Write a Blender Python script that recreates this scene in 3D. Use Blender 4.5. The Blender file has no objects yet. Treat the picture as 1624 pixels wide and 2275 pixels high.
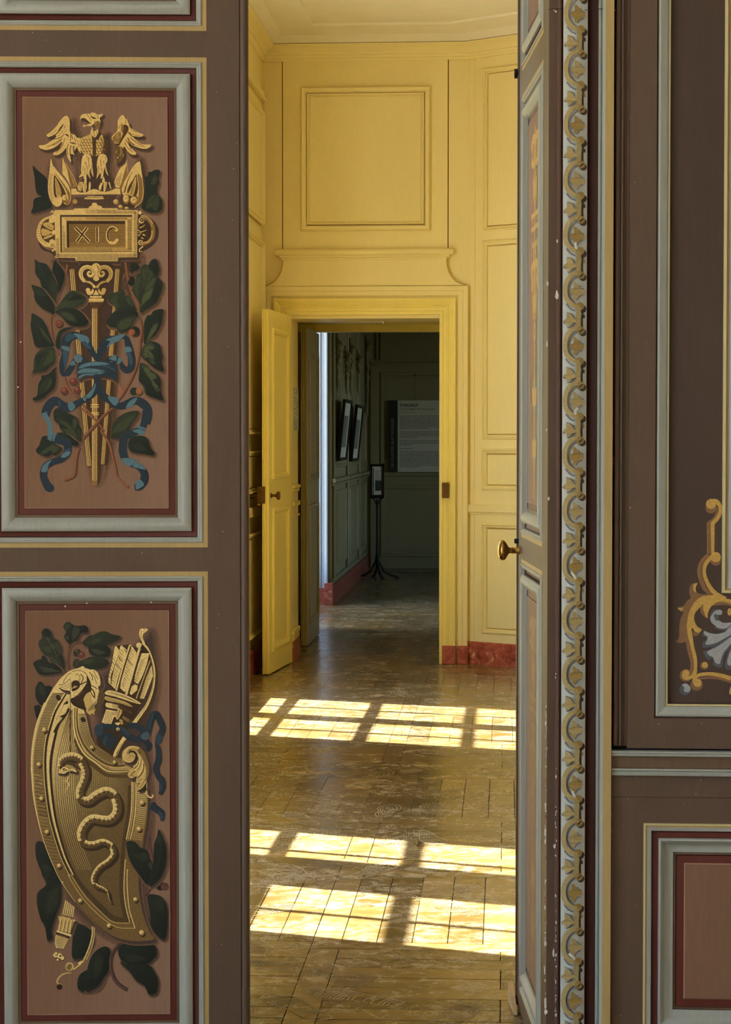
import bpy, math, random
import numpy as np
from mathutils import Vector, Matrix, geometry
random.seed(11)
C = bpy.context.scene
COL = C.collection
# ------------------------------------------------------------------ camera
F = 4600.0                       # focal length in pixels of the 1624 x 2275 frame
CAM = Vector((0.0, 0.0, 1.42))
YAW = math.atan(308.0 / F)       # turned a little to the left of the rooms' axis
PIT = math.atan(157.5 / F)       # tilted slightly down
fw = Vector((-math.sin(YAW) * math.cos(PIT), math.cos(YAW) * math.cos(PIT), -math.sin(PIT)))
rt = Vector((math.cos(YAW), math.sin(YAW), 0.0))
up = rt.cross(fw)
cam_data = bpy.data.cameras.new('camera')
cam_data.sensor_fit = 'HORIZONTAL'
cam_data.sensor_width = 36.0
cam_data.lens = F / 1624.0 * 36.0
cam_data.clip_start = 0.05
cam_data.clip_end = 200.0
cam = bpy.data.objects.new('camera', cam_data)
cam.matrix_world = Matrix(((rt.x, up.x, -fw.x, CAM.x), (rt.y, up.y, -fw.y, CAM.y), (rt.z, up.z, -fw.z, CAM.z), (0, 0, 0, 1)))
COL.objects.link(cam)
C.camera = cam
# ------------------------------------------------------------------ sky, sun, exposure
C.view_settings.view_transform = 'Standard'
C.view_settings.look = 'None'
C.view_settings.gamma = 1.0
C.view_settings.use_curve_mapping = False
C.view_settings.exposure = 1.55
W = bpy.data.worlds.new('sky'); C.world = W; W.use_nodes = True
wn = W.node_tree; wn.nodes.clear()
w_out = wn.nodes.new('ShaderNodeOutputWorld')
w_bg = wn.nodes.new('ShaderNodeBackground')
w_sky = wn.nodes.new('ShaderNodeTexSky')
w_sky.sky_type = 'NISHITA'
w_sky.sun_disc = False
w_sky.sun_elevation = math.radians(47)
w_sky.sun_rotation = math.radians(-72)
w_sky.air_density = 1.0; w_sky.dust_density = 0.8; w_sky.ozone_density = 1.6
w_bg.inputs['Strength'].default_value = 0.62
wn.links.new(w_sky.outputs[0], w_bg.inputs['Color'])
wn.links.new(w_bg.outputs[0], w_out.inputs['Surface'])
SUN_DIR = Vector((1.0, -0.325, -1.156)).normalized()      # the way the light travels
sd = bpy.data.lights.new('sun', 'SUN'); sd.energy = 17.0; sd.angle = math.radians(0.53); sd.color = (1.0, 0.96, 0.88)
so = bpy.data.objects.new('sun', sd); COL.objects.link(so)
so.rotation_euler = SUN_DIR.to_track_quat('-Z', 'Y').to_euler()
so.location = (-12, 14, 14)
C.cycles.use_denoising = True
C.cycles.max_bounces = 10
C.cycles.diffuse_bounces = 7
C.cycles.glossy_bounces = 4
C.cycles.transparent_max_bounces = 12
C.cycles.sample_clamp_indirect = 6.0
C.cycles.caustics_reflective = False
C.cycles.caustics_refractive = False

def portal(name, x, y0, y1, z0, z1, side):
    l = bpy.data.lights.new(name, 'AREA'); l.shape = 'RECTANGLE'; l.size = abs(z1 - z0); l.size_y = abs(y1 - y0)
    l.cycles.is_portal = True
    o = bpy.data.objects.new(name, l); COL.objects.link(o)
    o.location = (x, (y0 + y1) / 2, (z0 + z1) / 2)
    o.rotation_euler = Vector((side, 0, 0)).to_track_quat('-Z', 'Y').to_euler()
    o.rotation_euler = (0, math.radians(-90 if side > 0 else 90), 0)
    return o
# windows: (y0, y1, z0, z1) ; all on the left-hand side of the three rooms
WIN_FAR = (10.02, 11.62, 0.30, 3.30)
WIN_MID = (6.20, 7.88, 0.30, 3.30)
WIN_END = (15.75, 17.55, 0.30, 3.10)
WIN_NEAR = ((-3.2, -1.2, 0.15, 3.5), (0.2, 2.6, 0.15, 3.5))
XL = -1.543                      # inner face of the left wall in the yellow room
XN = -3.4                        # inner face of the left wall in the front room
for i, (w, x) in enumerate(((WIN_FAR, XL - .47), (WIN_MID, XL - .47), (WIN_END, XL - .62), (WIN_NEAR[0], XN - .47), (WIN_NEAR[1], XN - .47))):
    portal('sky_portal', x - .06, w[0], w[1], w[2], w[3], 1)
portal('sky_portal', 2.98, 18.6, 19.7, .4, 2.7, -1)  # portal of the added fill window

# ------------------------------------------------------------------ helpers
def lin(c):
    return tuple(((v / 255.0) / 12.92 if v / 255.0 <= 0.04045 else ((v / 255.0 + 0.055) / 1.055) ** 2.4) for v in c)

def ray(px, py):
    return (rt * ((px - 812.0) / F) + up * (-(py - 1137.5) / F) + fw)

def at(px, py, Y):
    """point seen at a pixel on the upright plane at depth Y"""
    d = ray(px, py); t = (Y - CAM.y) / d.y
    return CAM + d * t

def at_plane(px, py, P, N):
    d = ray(px, py); t = (P - CAM).dot(N) / d.dot(N)
    return CAM + d * t

def on_floor(px, py, z=0.0):
    d = ray(px, py); t = (z - CAM.z) / d.z
    return CAM + d * t

MATS = {}
def nt(name):
    m = bpy.data.materials.new(name); m.use_nodes = True
    t = m.node_tree; t.nodes.clear()
    out = t.nodes.new('ShaderNodeOutputMaterial'); b = t.nodes.new('ShaderNodeBsdfPrincipled')
    t.links.new(b.outputs[0], out.inputs[0])
    return m, t, b

def N(t, kind, **kw):
    n = t.nodes.new(kind)
    for k, v in kw.items():
        if k in n.inputs: n.inputs[k].default_value = v
        else: setattr(n, k, v)
    return n

def mixc(t, a, b, fac, mode='MIX'):
    n = t.nodes.new('ShaderNodeMix'); n.data_type = 'RGBA'; n.blend_type = mode
    for sock, v in ((n.inputs[0], fac), (n.inputs[6], a), (n.inputs[7], b)):
        if hasattr(v, 'links') or isinstance(v, bpy.types.NodeSocket): t.links.new(v, sock)
        else: sock.default_value = v if not isinstance(v, tuple) else (*v[:3], 1.0)
    return n.outputs[2]

def ramp(t, fac, stops):
    n = t.nodes.new('ShaderNodeValToRGB'); t.links.new(fac, n.inputs[0])
    e = n.color_ramp.elements
    e[0].position, e[0].color = stops[0][0], (*stops[0][1], 1)
    e[1].position, e[1].color = stops[-1][0], (*stops[-1][1], 1)
    for p, c in stops[1:-1]:
        k = e.new(p); k.color = (*c, 1)
    return n.outputs[0]

def coords(t, scale=(1, 1, 1), kind='Object'):
    tc = t.nodes.new('ShaderNodeTexCoord'); mp = t.nodes.new('ShaderNodeMapping')
    mp.inputs['Scale'].default_value = scale
    t.links.new(tc.outputs[kind], mp.inputs[0])
    return mp.outputs[0]

def paint(name, rgb, rough=.5, var=.10, scale=6.0, stretch=(1, 1, .25), fine=.05, wear=0.0, wear_rgb=(190, 180, 165), bump=.04, spec=.35, stain=None):
    """oil paint on wood: faint brush drag, slow mottling and, if asked, chips down to the ground coat"""
    if name in MATS: return MATS[name]
    m, t, b = nt(name); MATS[name] = m
    base = lin(rgb)
    v = coords(t, (stretch[0] * scale, stretch[1] * scale, stretch[2] * scale))
    n1 = N(t, 'ShaderNodeTexNoise', Scale=1.0, Detail=4.0, Roughness=.6); t.links.new(v, n1.inputs['Vector'])
    lo = tuple(c * (1 - var) for c in base); hi = tuple(min(1, c * (1 + var)) for c in base)
    c1 = ramp(t, n1.outputs['Fac'], ((.3, lo), (.7, hi)))
    v2 = coords(t, (160, 160, 14))
    n2 = N(t, 'ShaderNodeTexNoise', Scale=1.0, Detail=2.0); t.links.new(v2, n2.inputs['Vector'])
    g = ramp(t, n2.outputs['Fac'], ((.3, (1 - fine,) * 3), (.7, (1 + fine,) * 3)))
    c2 = mixc(t, c1, g, 1.0, 'MULTIPLY')
    if wear > 0:
        v3 = coords(t, (55, 55, 30))
        n3 = N(t, 'ShaderNodeTexNoise', Scale=1.0, Detail=5.0, Roughness=.65); t.links.new(v3, n3.inputs['Vector'])
        f3 = ramp(t, n3.outputs['Fac'], ((.765 - wear * .1, (0, 0, 0)), (.79 - wear * .1, (.8, .8, .8))))
        c2 = mixc(t, c2, lin(wear_rgb), f3)
    t.links.new(c2, b.inputs['Base Color'])
    b.inputs['Roughness'].default_value = rough
    b.inputs['Specular IOR Level'].default_value = spec
    if bump:
        bp = N(t, 'ShaderNodeBump', Strength=bump * 3, Distance=.002); t.links.new(n2.outputs['Fac'], bp.inputs['Height'])
        t.links.new(bp.outputs[0], b.inputs['Normal'])
    return m

def simple(name, rgb, rough=.5, metal=0.0, spec=.4, noise=.0, nscale=40.0):
    if name in MATS: return MATS[name]
    m, t, b = nt(name); MATS[name] = m
    b.inputs['Roughness'].default_value = rough; b.inputs['Metallic'].default_value = metal
    b.inputs['Specular IOR Level'].default_value = spec
    if noise:
        n1 = N(t, 'ShaderNodeTexNoise', Scale=nscale, Detail=3.0); t.links.new(coords(t), n1.inputs['Vector'])
        base = lin(rgb)
        c = ramp(t, n1.outputs['Fac'], ((.3, tuple(x * (1 - noise) for x in base)), (.7, tuple(min(1, x * (1 + noise)) for x in base))))
        t.links.new(c, b.inputs['Base Color'])
    else:
        b.inputs['Base Color'].default_value = (*lin(rgb), 1)
    return m

def tag(o, label=None, cat=None, group=None, kind=None):
    if label: o['label'] = label
    if cat: o['category'] = cat
    if group: o['group'] = group
    if kind: o['kind'] = kind
    return o

def empty(name, loc=(0, 0, 0), rz=0.0):
    o = bpy.data.objects.new(name, None); o.empty_display_size = .1
    o.location = loc; o.rotation_euler = (0, 0, rz); COL.objects.link(o); return o

class MB:
    """collects faces and links them as one mesh object"""
    def __init__(s): s.v = []; s.f = []; s.m = []; s.mats = []
    def mi(s, mat):
        if mat not in s.mats: s.mats.append(mat)
        return s.mats.index(mat)
    def face(s, pts, mat):
        i = len(s.v); s.v += [tuple(p) for p in pts]; s.f.append(tuple(range(i, i + len(pts)))); s.m.append(s.mi(mat))
    def raw(s, verts, faces, mat):
        i = len(s.v); s.v += [tuple(p) for p in verts]; k = s.mi(mat)
        for f in faces: s.f.append(tuple(i + j for j in f)); s.m.append(k)
    def box(s, x0, x1, y0, y1, z0, z1, mat, bev=0.0):
        x0, x1 = min(x0, x1), max(x0, x1); y0, y1 = min(y0, y1), max(y0, y1); z0, z1 = min(z0, z1), max(z0, z1)
        if bev <= 0:
            vs = [(x0, y0, z0), (x1, y0, z0), (x1, y1, z0), (x0, y1, z0), (x0, y0, z1), (x1, y0, z1), (x1, y1, z1), (x0, y1, z1)]
            s.raw(vs, [(0, 3, 2, 1), (4, 5, 6, 7), (0, 1, 5, 4), (1, 2, 6, 5), (2, 3, 7, 6), (3, 0, 4, 7)], mat); return
        b = min(bev, (x1 - x0) * .45, (y1 - y0) * .45, (z1 - z0) * .45)
        ring = lambda d, z: [(x0 + d, y0, z), (x1 - d, y0, z), (x1, y0 + d, z), (x1, y1 - d, z), (x1 - d, y1, z), (x0 + d, y1, z), (x0, y1 - d, z), (x0, y0 + d, z)]
        r = ring(b, z0 + b) + ring(b, z1 - b)
        top = [(x0 + b, y0 + b, z1), (x1 - b, y0 + b, z1), (x1 - b, y1 - b, z1), (x0 + b, y1 - b, z1)]
        bot = [(x0 + b, y0 + b, z0), (x1 - b, y0 + b, z0), (x1 - b, y1 - b, z0), (x0 + b, y1 - b, z0)]
        fs = [(i, (i + 1) % 8, 8 + (i + 1) % 8, 8 + i) for i in range(8)]
        fs += [(16, 17, 18, 19), (23, 22, 21, 20)]
        tr = [(8, 9, 17, 16), (10, 11, 18, 17), (12, 13, 19, 18), (14, 15, 16, 19), (9, 10, 17), (11, 12, 18), (13, 14, 19), (15, 8, 16)]
        br = [(1, 0, 20, 21), (3, 2, 21, 22), (5, 4, 22, 23), (7, 6, 23, 20), (2, 1, 21), (4, 3, 22), (6, 5, 23), (0, 7, 20)]
        s.raw(r + top + bot, fs + tr + br, mat)
    def frame(s, x0, x1, z0, z1, prof, y=0.0):
        """mitred moulding round a rectangle in the local x-z plane; prof = [(inset, height, material of the strip that starts here)]; height goes to -y"""
        for k in range(len(prof) - 1):
            d0, h0, mat = prof[k]; d1, h1 = prof[k + 1][:2]
            a = [(x0 + d0, y - h0, z0 + d0), (x1 - d0, y - h0, z0 + d0), (x1 - d0, y - h0, z1 - d0), (x0 + d0, y - h0, z1 - d0)]
            b = [(x0 + d1, y - h1, z0 + d1), (x1 - d1, y - h1, z0 + d1), (x1 - d1, y - h1, z1 - d1), (x0 + d1, y - h1, z1 - d1)]
            s.raw(a + b, [(i, (i + 1) % 4, 4 + (i + 1) % 4, 4 + i) for i in range(4)], mat)
    def sweep(s, path, prof, closed=False):
        """profile [(out, z, mat)] carried along a plan path [(x, y)], mitred; out is to the left of the travel direction"""
        P = [Vector((p[0], p[1])) for p in path]; n = len(P); off = []
        for i in range(n):
            a = (P[i] - P[i - 1]).normalized() if (i > 0 or closed) else None
            b = (P[(i + 1) % n] - P[i]).normalized() if (i < n - 1 or closed) else None
            if a is None: a = b
            if b is None: b = a
            na = Vector((-a.y, a.x)); nb = Vector((-b.y, b.x)); m = (na + nb)
            m = m / max(.2, m.dot(na)) if m.length > 1e-6 else na
            off.append(m)
        for i in range(n if closed else n - 1):
            j = (i + 1) % n
            for k in range(len(prof) - 1):
                o0, z0, mat = prof[k]; o1, z1 = prof[k + 1][:2]
                s.face([(*(P[i] + off[i] * o0), z0), (*(P[j] + off[j] * o0), z0), (*(P[j] + off[j] * o1), z1), (*(P[i] + off[i] * o1), z1)], mat)
    def extrude(s, pts, z0, z1, caps=False):
        """plan profile [(x, y, mat)] drawn upward"""
        for k in range(len(pts) - 1):
            x0, y0, mat = pts[k]; x1, y1 = pts[k + 1][:2]
            s.face([(x0, y0, z0), (x1, y1, z0), (x1, y1, z1), (x0, y0, z1)], mat)
        if caps:
            for z in (z0, z1): s.face([(p[0], p[1], z) for p in (pts if z == z1 else pts[::-1])], pts[0][2])
    def prism(s, pts, y0, y1, mat):
        """outline [(x, z)] given thickness from y0 (front) to y1"""
        n = len(pts)
        tris = geometry.tessellate_polygon([[Vector((p[0], p[1], 0)) for p in pts]])
        fr = [(p[0], y0, p[1]) for p in pts]; bk = [(p[0], y1, p[1]) for p in pts]
        s.raw(fr + bk, [tuple(t) for t in tris] + [tuple(n + i for i in t[::-1]) for t in tris] + [(i, (i + 1) % n, n + (i + 1) % n, n + i) for i in range(n)], mat)
    def tube(s, pts, radii, mat, seg=10, cap=True):
        pts = [Vector(p) for p in pts]; base = len(s.v); k = s.mi(mat)
        if not isinstance(radii, (list, tuple)): radii = [radii] * len(pts)
        for i, p in enumerate(pts):
            d = (pts[min(i + 1, len(pts) - 1)] - pts[max(i - 1, 0)]).normalized()
            a = d.orthogonal().normalized() if i == 0 else (a - d * a.dot(d)).normalized()
            b = d.cross(a)
            for q in range(seg):
                w = 2 * math.pi * q / seg
                s.v.append(tuple(p + (a * math.cos(w) + b * math.sin(w)) * radii[i]))
        for i in range(len(pts) - 1):
            for q in range(seg):
                s.f.append((base + i * seg + q, base + i * seg + (q + 1) % seg, base + (i + 1) * seg + (q + 1) % seg, base + (i + 1) * seg + q)); s.m.append(k)
        if cap:
            s.f.append(tuple(base + q for q in range(seg))[::-1]); s.m.append(k)
            s.f.append(tuple(base + (len(pts) - 1) * seg + q for q in range(seg))); s.m.append(k)
    def build(s, name, parent=None, smooth=0, kind=None):
        me = bpy.data.meshes.new(name); me.from_pydata(s.v, [], s.f)
        for m in s.mats: me.materials.append(m)
        me.polygons.foreach_set('material_index', s.m)
        if smooth:
            import bmesh
            bm = bmesh.new(); bm.from_mesh(me); bmesh.ops.remove_doubles(bm, verts=bm.verts, dist=1e-5)
            bmesh.ops.recalc_face_normals(bm, faces=bm.faces); bm.to_mesh(me); bm.free()
            me.polygons.foreach_set('use_smooth', [True] * len(me.polygons))
            me.set_sharp_from_angle(angle=math.radians(smooth))
        me.update()
        o = bpy.data.objects.new(name, me); COL.objects.link(o)
        if parent: o.parent = parent
        if kind: o['kind'] = kind
        return o

def arc(d0, d1, h0, h1, bulge, mat, n=6):
    """profile points of a rounded moulding from (d0,h0) to (d1,h1)"""
    out = []
    for i in range(n):
        u = i / n
        out.append((d0 + (d1 - d0) * u, h0 + (h1 - h0) * u + bulge * math.sin(math.pi * u), mat))
    return out

# ------------------------------------------------------------------ flat painting: outlines laid on a panel as films of pigment
def pigment():
    if 'pigment' in MATS: return MATS['pigment']
    m, t, b = nt('pigment'); MATS['pigment'] = m
    a = N(t, 'ShaderNodeAttribute', attribute_name='pigment')
    n1 = N(t, 'ShaderNodeTexNoise', Scale=220.0, Detail=3.0); t.links.new(coords(t), n1.inputs['Vector'])
    g = ramp(t, n1.outputs['Fac'], ((.3, (.86,) * 3), (.7, (1.12,) * 3)))
    t.links.new(mixc(t, a.outputs['Color'], g, 1.0, 'MULTIPLY'), b.inputs['Base Color'])
    b.inputs['Roughness'].default_value = .55; b.inputs['Specular IOR Level'].default_value = .25
    return m

def smooth_pts(p, closed, n=4):
    out = []; k = len(p)
    for i in range(k if closed else k - 1):
        p1, p2 = p[i], p[(i + 1) % k]
        p0 = p[i - 1] if (closed or i > 0) else p1
        p3 = p[(i + 2) % k] if (closed or i + 2 < k) else p2
        for j in range(n):
            u = j / n; u2 = u * u; u3 = u2 * u
            out.append(tuple(.5 * (2 * p1[c] + (p2[c] - p0[c]) * u + (2 * p0[c] - 5 * p1[c] + 4 * p2[c] - p3[c]) * u2 + (3 * p1[c] - p0[c] - 3 * p2[c] + p3[c]) * u3) for c in (0, 1)))
    if not closed: out.append(tuple(p[-1]))
    return out

class Sheet:
    """one painted panel; mp maps a traced point to the panel's local (x, y, z); films stack outward along nrm"""
    def __init__(s, mp, nrm, lift=.0004, step=1e-5, base=None): s.mp, s.nrm, s.lift, s.step, s.parts, s.base = mp, Vector(nrm), lift, step, {}, base; s.bb = np.zeros((9000, 4)); s.ly = np.zeros(9000); s.n = 0; s.h = lift
    def layer(s, pts):
        """height of a new film: just above the films it overlaps"""
        xs = [p[0] for p in pts]; ys = [p[1] for p in pts]; x0, x1, y0, y1 = min(xs), max(xs), min(ys), max(ys)
        q = s.bb[:s.n]; hit = (q[:, 0] < x1) & (q[:, 1] > x0) & (q[:, 2] < y1) & (q[:, 3] > y0)
        k = 1 + (s.ly[:s.n][hit].max() if hit.any() else 0); s.bb[s.n] = (x0, x1, y0, y1); s.ly[s.n] = k; s.n += 1
        s.h = s.lift + s.step * k
    def part(s, name): return s.parts.setdefault(name, dict(v=[], f=[], c=[]))
    def poly(s, name, pts, col, raise_=True):
        s.layer(pts)
        d = s.part(name); i = len(d['v'])
        try: tris = geometry.tessellate_polygon([[Vector((p[0], p[1], 0)) for p in pts]])
        except Exception: return
        for p in pts:
            q = Vector(s.mp(p[0], p[1])) + s.nrm * s.h
            d['v'].append(tuple(q)); d['c'].append(lin(col(p[0], p[1]) if callable(col) else col))
        for t in tris: d['f'].append(tuple(i + k for k in t))
    def build(s, parent):
        for name, d in s.parts.items():
            me = bpy.data.meshes.new(name); me.from_pydata(d['v'], [], d['f'])
            at_ = me.color_attributes.new('pigment', 'FLOAT_COLOR', 'POINT')
            for i, c in enumerate(d['c']): at_.data[i].color = (*c, 1)
            me.materials.append(pigment()); me.update()
            # face the films outward
            if len(me.polygons):
                import bmesh
                bm = bmesh.new(); bm.from_mesh(me)
                for f in bm.faces:
                    if f.normal.dot(s.nrm) < 0: f.normal_flip()
                bm.to_mesh(me); bm.free()
            o = bpy.data.objects.new(name, me); COL.objects.link(o); o.parent = parent

CROP = dict(A1=(70, 230, 10.15), A2=(200, 230, 10.15), A3=(60, 360, 9.481), A4=(200, 360, 9.476), B1=(60, 570, 10.15), B2=(200, 570, 9.553),
            B3=(60, 740, 10.15), B4=(200, 740, 9.553), B5=(70, 900, 10.827), B6=(200, 900, 10.15),
            C1=(60, 1370, 10.15), C2=(200, 1380, 9.022), C3=(60, 1540, 10.15), C4=(200, 1570, 9.022), C5=(60, 1730, 9.022), C6=(210, 1750, 9.022),
            C7=(60, 1940, 7.844), C8=(200, 1940, 7.847), D1=(1490, 1090, 9.478), D2=(1490, 1290, 8.426), E1=(1220, 50, 7.583), Z=(0, 0, 1.0))
def blend(a, c, u): return tuple(a[i] + (c[i] - a[i]) * u for i in range(3))
def grow(p, g):
    """outline moved outward by g"""
    n = len(p); area = sum(p[i][0] * p[(i + 1) % n][1] - p[(i + 1) % n][0] * p[i][1] for i in range(n)); sg = 1 if area > 0 else -1; out = []
    for i in range(n):
        dx, dy = p[(i + 1) % n][0] - p[i - 1][0], p[(i + 1) % n][1] - p[i - 1][1]; l = math.hypot(dx, dy) or 1
        out.append((p[i][0] + sg * dy / l * g, p[i][1] - sg * dx / l * g))
    return out
class Brush:
    def __init__(s, sheet): s.s = sheet; s.k = (0, 0, 1.0)
    def crop(s, key): s.k = CROP[key]; return s
    def pts(s, data):
        if isinstance(data, str):
            v = [float(x) for x in data.split()]; data = list(zip(v[::2], v[1::2]))
        return [(x / s.k[2] + s.k[0], y / s.k[2] + s.k[1]) for x, y in data]
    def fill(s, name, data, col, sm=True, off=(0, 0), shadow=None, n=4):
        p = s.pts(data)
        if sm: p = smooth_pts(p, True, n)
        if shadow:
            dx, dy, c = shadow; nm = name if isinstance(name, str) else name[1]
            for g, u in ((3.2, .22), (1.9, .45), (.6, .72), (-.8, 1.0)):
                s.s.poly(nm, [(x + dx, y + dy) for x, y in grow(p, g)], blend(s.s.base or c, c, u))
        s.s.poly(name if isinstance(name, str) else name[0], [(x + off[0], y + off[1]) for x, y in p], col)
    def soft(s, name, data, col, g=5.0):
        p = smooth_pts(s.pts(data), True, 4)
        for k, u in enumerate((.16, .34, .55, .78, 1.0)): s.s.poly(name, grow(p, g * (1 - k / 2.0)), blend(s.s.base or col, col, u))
    def stroke(s, name, data, w, col, sm=True, w1=None, off=(0, 0), n=4, raise_=True):
        """w in traced units (start), w1 end width, or a list of widths"""
        p = s.pts(data)
        if sm and len(p) > 2: p = smooth_pts(p, False, n)
        k = len(p); L = []; R = []
        for i in range(k):
            a = p[max(i - 1, 0)]; b = p[min(i + 1, k - 1)]
            dx, dy = b[0] - a[0], b[1] - a[1]; l = math.hypot(dx, dy) or 1
            u = i / max(1, k - 1)
            if isinstance(w, (list, tuple)):
                q = u * (len(w) - 1); j = min(int(q), len(w) - 2); ww = w[j] + (w[j + 1] - w[j]) * (q - j)
            else: ww = w + ((w1 if w1 is not None else w) - w) * u
            ww = ww / s.k[2] / 2
            x, y = p[i][0] + off[0], p[i][1] + off[1]
            L.append((x - dy / l * ww, y + dx / l * ww)); R.append((x + dy / l * ww, y - dx / l * ww))
        s.s.layer(L + R)
        d = s.s.part(name); i0 = len(d['v'])
        for q in L + R:
            v = Vector(s.s.mp(*q)) + s.s.nrm * s.s.h
            d['v'].append(tuple(v)); d['c'].append(lin(col(*q) if callable(col) else col))
        for i in range(k - 1): d['f'].append((i0 + i, i0 + i + 1, i0 + k + i + 1, i0 + k + i))
    def dot(s, name, cx, cy, rx, col, ry=None, n=14):
        ry = ry or rx
        s.fill(name, [(cx + rx * math.cos(2 * math.pi * i / n), cy + ry * math.sin(2 * math.pi * i / n)) for i in range(n)], col, sm=False)
# ------------------------------------------------------------------ paints
BROWN = paint('umber_paint', (93, 73, 60), rough=.48, var=.10, wear=.06)
BROWN_LT = paint('umber_paint_light', (104, 82, 62), rough=.48, var=.10)
FIELD = paint('field_paint', (131, 96, 74), rough=.55, var=.10, scale=4)
FIELD_LINE = paint('field_line', (150, 116, 92), rough=.55)
FIELD_DK = paint('field_dark_paint', (74, 57, 49), rough=.55, var=.12, scale=5)
MAROON = paint('maroon_paint', (92, 40, 33), rough=.45, var=.12, wear=.02)
MAROON_DK = paint('maroon_shade_paint', (66, 27, 21), rough=.5, var=.12)  # darker copy of the maroon: shade of grooves and steps put into the colour
GREY = paint('grey_paint', (161, 163, 156), rough=.42, var=.06, wear=.03, wear_rgb=(215, 212, 205))
GOLD = paint('ochre_paint', (176, 149, 98), rough=.45, var=.07)
GOLD_PALE = paint('ochre_pale_paint', (196, 182, 134), rough=.45, var=.06)
STRIP = paint('strip_paint', (192, 196, 193), rough=.5, var=.05, wear=.03, wear_rgb=(228, 226, 220))
JAMB = paint('jamb_paint', (98, 72, 62), rough=.42, var=.10, wear=.10, wear_rgb=(205, 195, 185))
PALE_BLUE = paint('pale_blue_paint', (172, 177, 180), rough=.5, var=.05)
BLACK = simple('shadow_gap', (14, 12, 10), rough=.9)
YEL = paint('yellow_paint', (233, 218, 160), rough=.42, var=.035, scale=2.0, fine=.02, bump=.015)
YEL_DK = paint('yellow_leaf_paint', (238, 220, 132), rough=.36, var=.05, scale=3.0, fine=.03, bump=.02)
CEIL = paint('ceiling_paint', (228, 222, 208), rough=.8, var=.03, fine=.01, bump=0)
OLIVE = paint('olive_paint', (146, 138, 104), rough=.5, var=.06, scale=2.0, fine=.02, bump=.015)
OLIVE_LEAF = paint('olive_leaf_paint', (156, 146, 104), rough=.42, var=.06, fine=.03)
REVEAL = paint('reveal_paint', (186, 190, 198), rough=.5, var=.02, fine=.01, bump=0)
WHITE = paint('white_paint', (226, 228, 230), rough=.5, var=.02, fine=.01, bump=0)
PLAIN = paint('front_room_paint', (214, 208, 198), rough=.7, var=.04, bump=0)
BRASS = simple('brass', (196, 156, 88), rough=.22, metal=1.0, noise=.2, nscale=30)
BRASS_DK = simple('brass_dark', (104, 78, 44), rough=.42, metal=.85, noise=.25)
IRON = simple('black_iron', (18, 17, 17), rough=.5)
PAPER = simple('paper', (206, 204, 196), rough=.8)

def marble():
    m, t, b = nt('red_marble')
    v = coords(t)
    n1 = N(t, 'ShaderNodeTexNoise', Scale=16.0, Detail=6.0, Roughness=.62, Distortion=1.4); t.links.new(v, n1.inputs['Vector'])
    n2 = N(t, 'ShaderNodeTexNoise', Scale=6.0, Detail=3.0, Distortion=.8); t.links.new(v, n2.inputs['Vector'])
    c1 = ramp(t, n1.outputs['Fac'], ((.30, lin((96, 40, 30))), (.50, lin((168, 80, 64))), (.60, lin((178, 96, 76))), (.66, lin((205, 160, 120))), (.74, lin((228, 205, 170)))))
    c2 = mixc(t, c1, lin((190, 104, 84)), ramp(t, n2.outputs['Fac'], ((.45, (0, 0, 0)), (.7, (.6, .6, .6)))))
    t.links.new(c2, b.inputs['Base Color']); b.inputs['Roughness'].default_value = .3
    return m
MARBLE = marble()

def glass():
    m, t, b = nt('window_glass'); t.nodes.remove(b)
    out = [n for n in t.nodes if n.type == 'OUTPUT_MATERIAL'][0]
    tr = N(t, 'ShaderNodeBsdfTransparent'); tr.inputs[0].default_value = (.95, .97, .96, 1)
    gl = N(t, 'ShaderNodeBsdfGlossy'); gl.inputs['Roughness'].default_value = .02
    mx = N(t, 'ShaderNodeMixShader'); mx.inputs[0].default_value = .05
    t.links.new(tr.outputs[0], mx.inputs[1]); t.links.new(gl.outputs[0], mx.inputs[2]); t.links.new(mx.outputs[0], out.inputs[0])
    return m
GLASS = glass()
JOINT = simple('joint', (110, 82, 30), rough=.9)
JOINT_SHADE = simple('joint_shade', (176, 140, 66), rough=.9)  # darker yellow: joint shadow and dirt put into the colour of moulding notches

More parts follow.
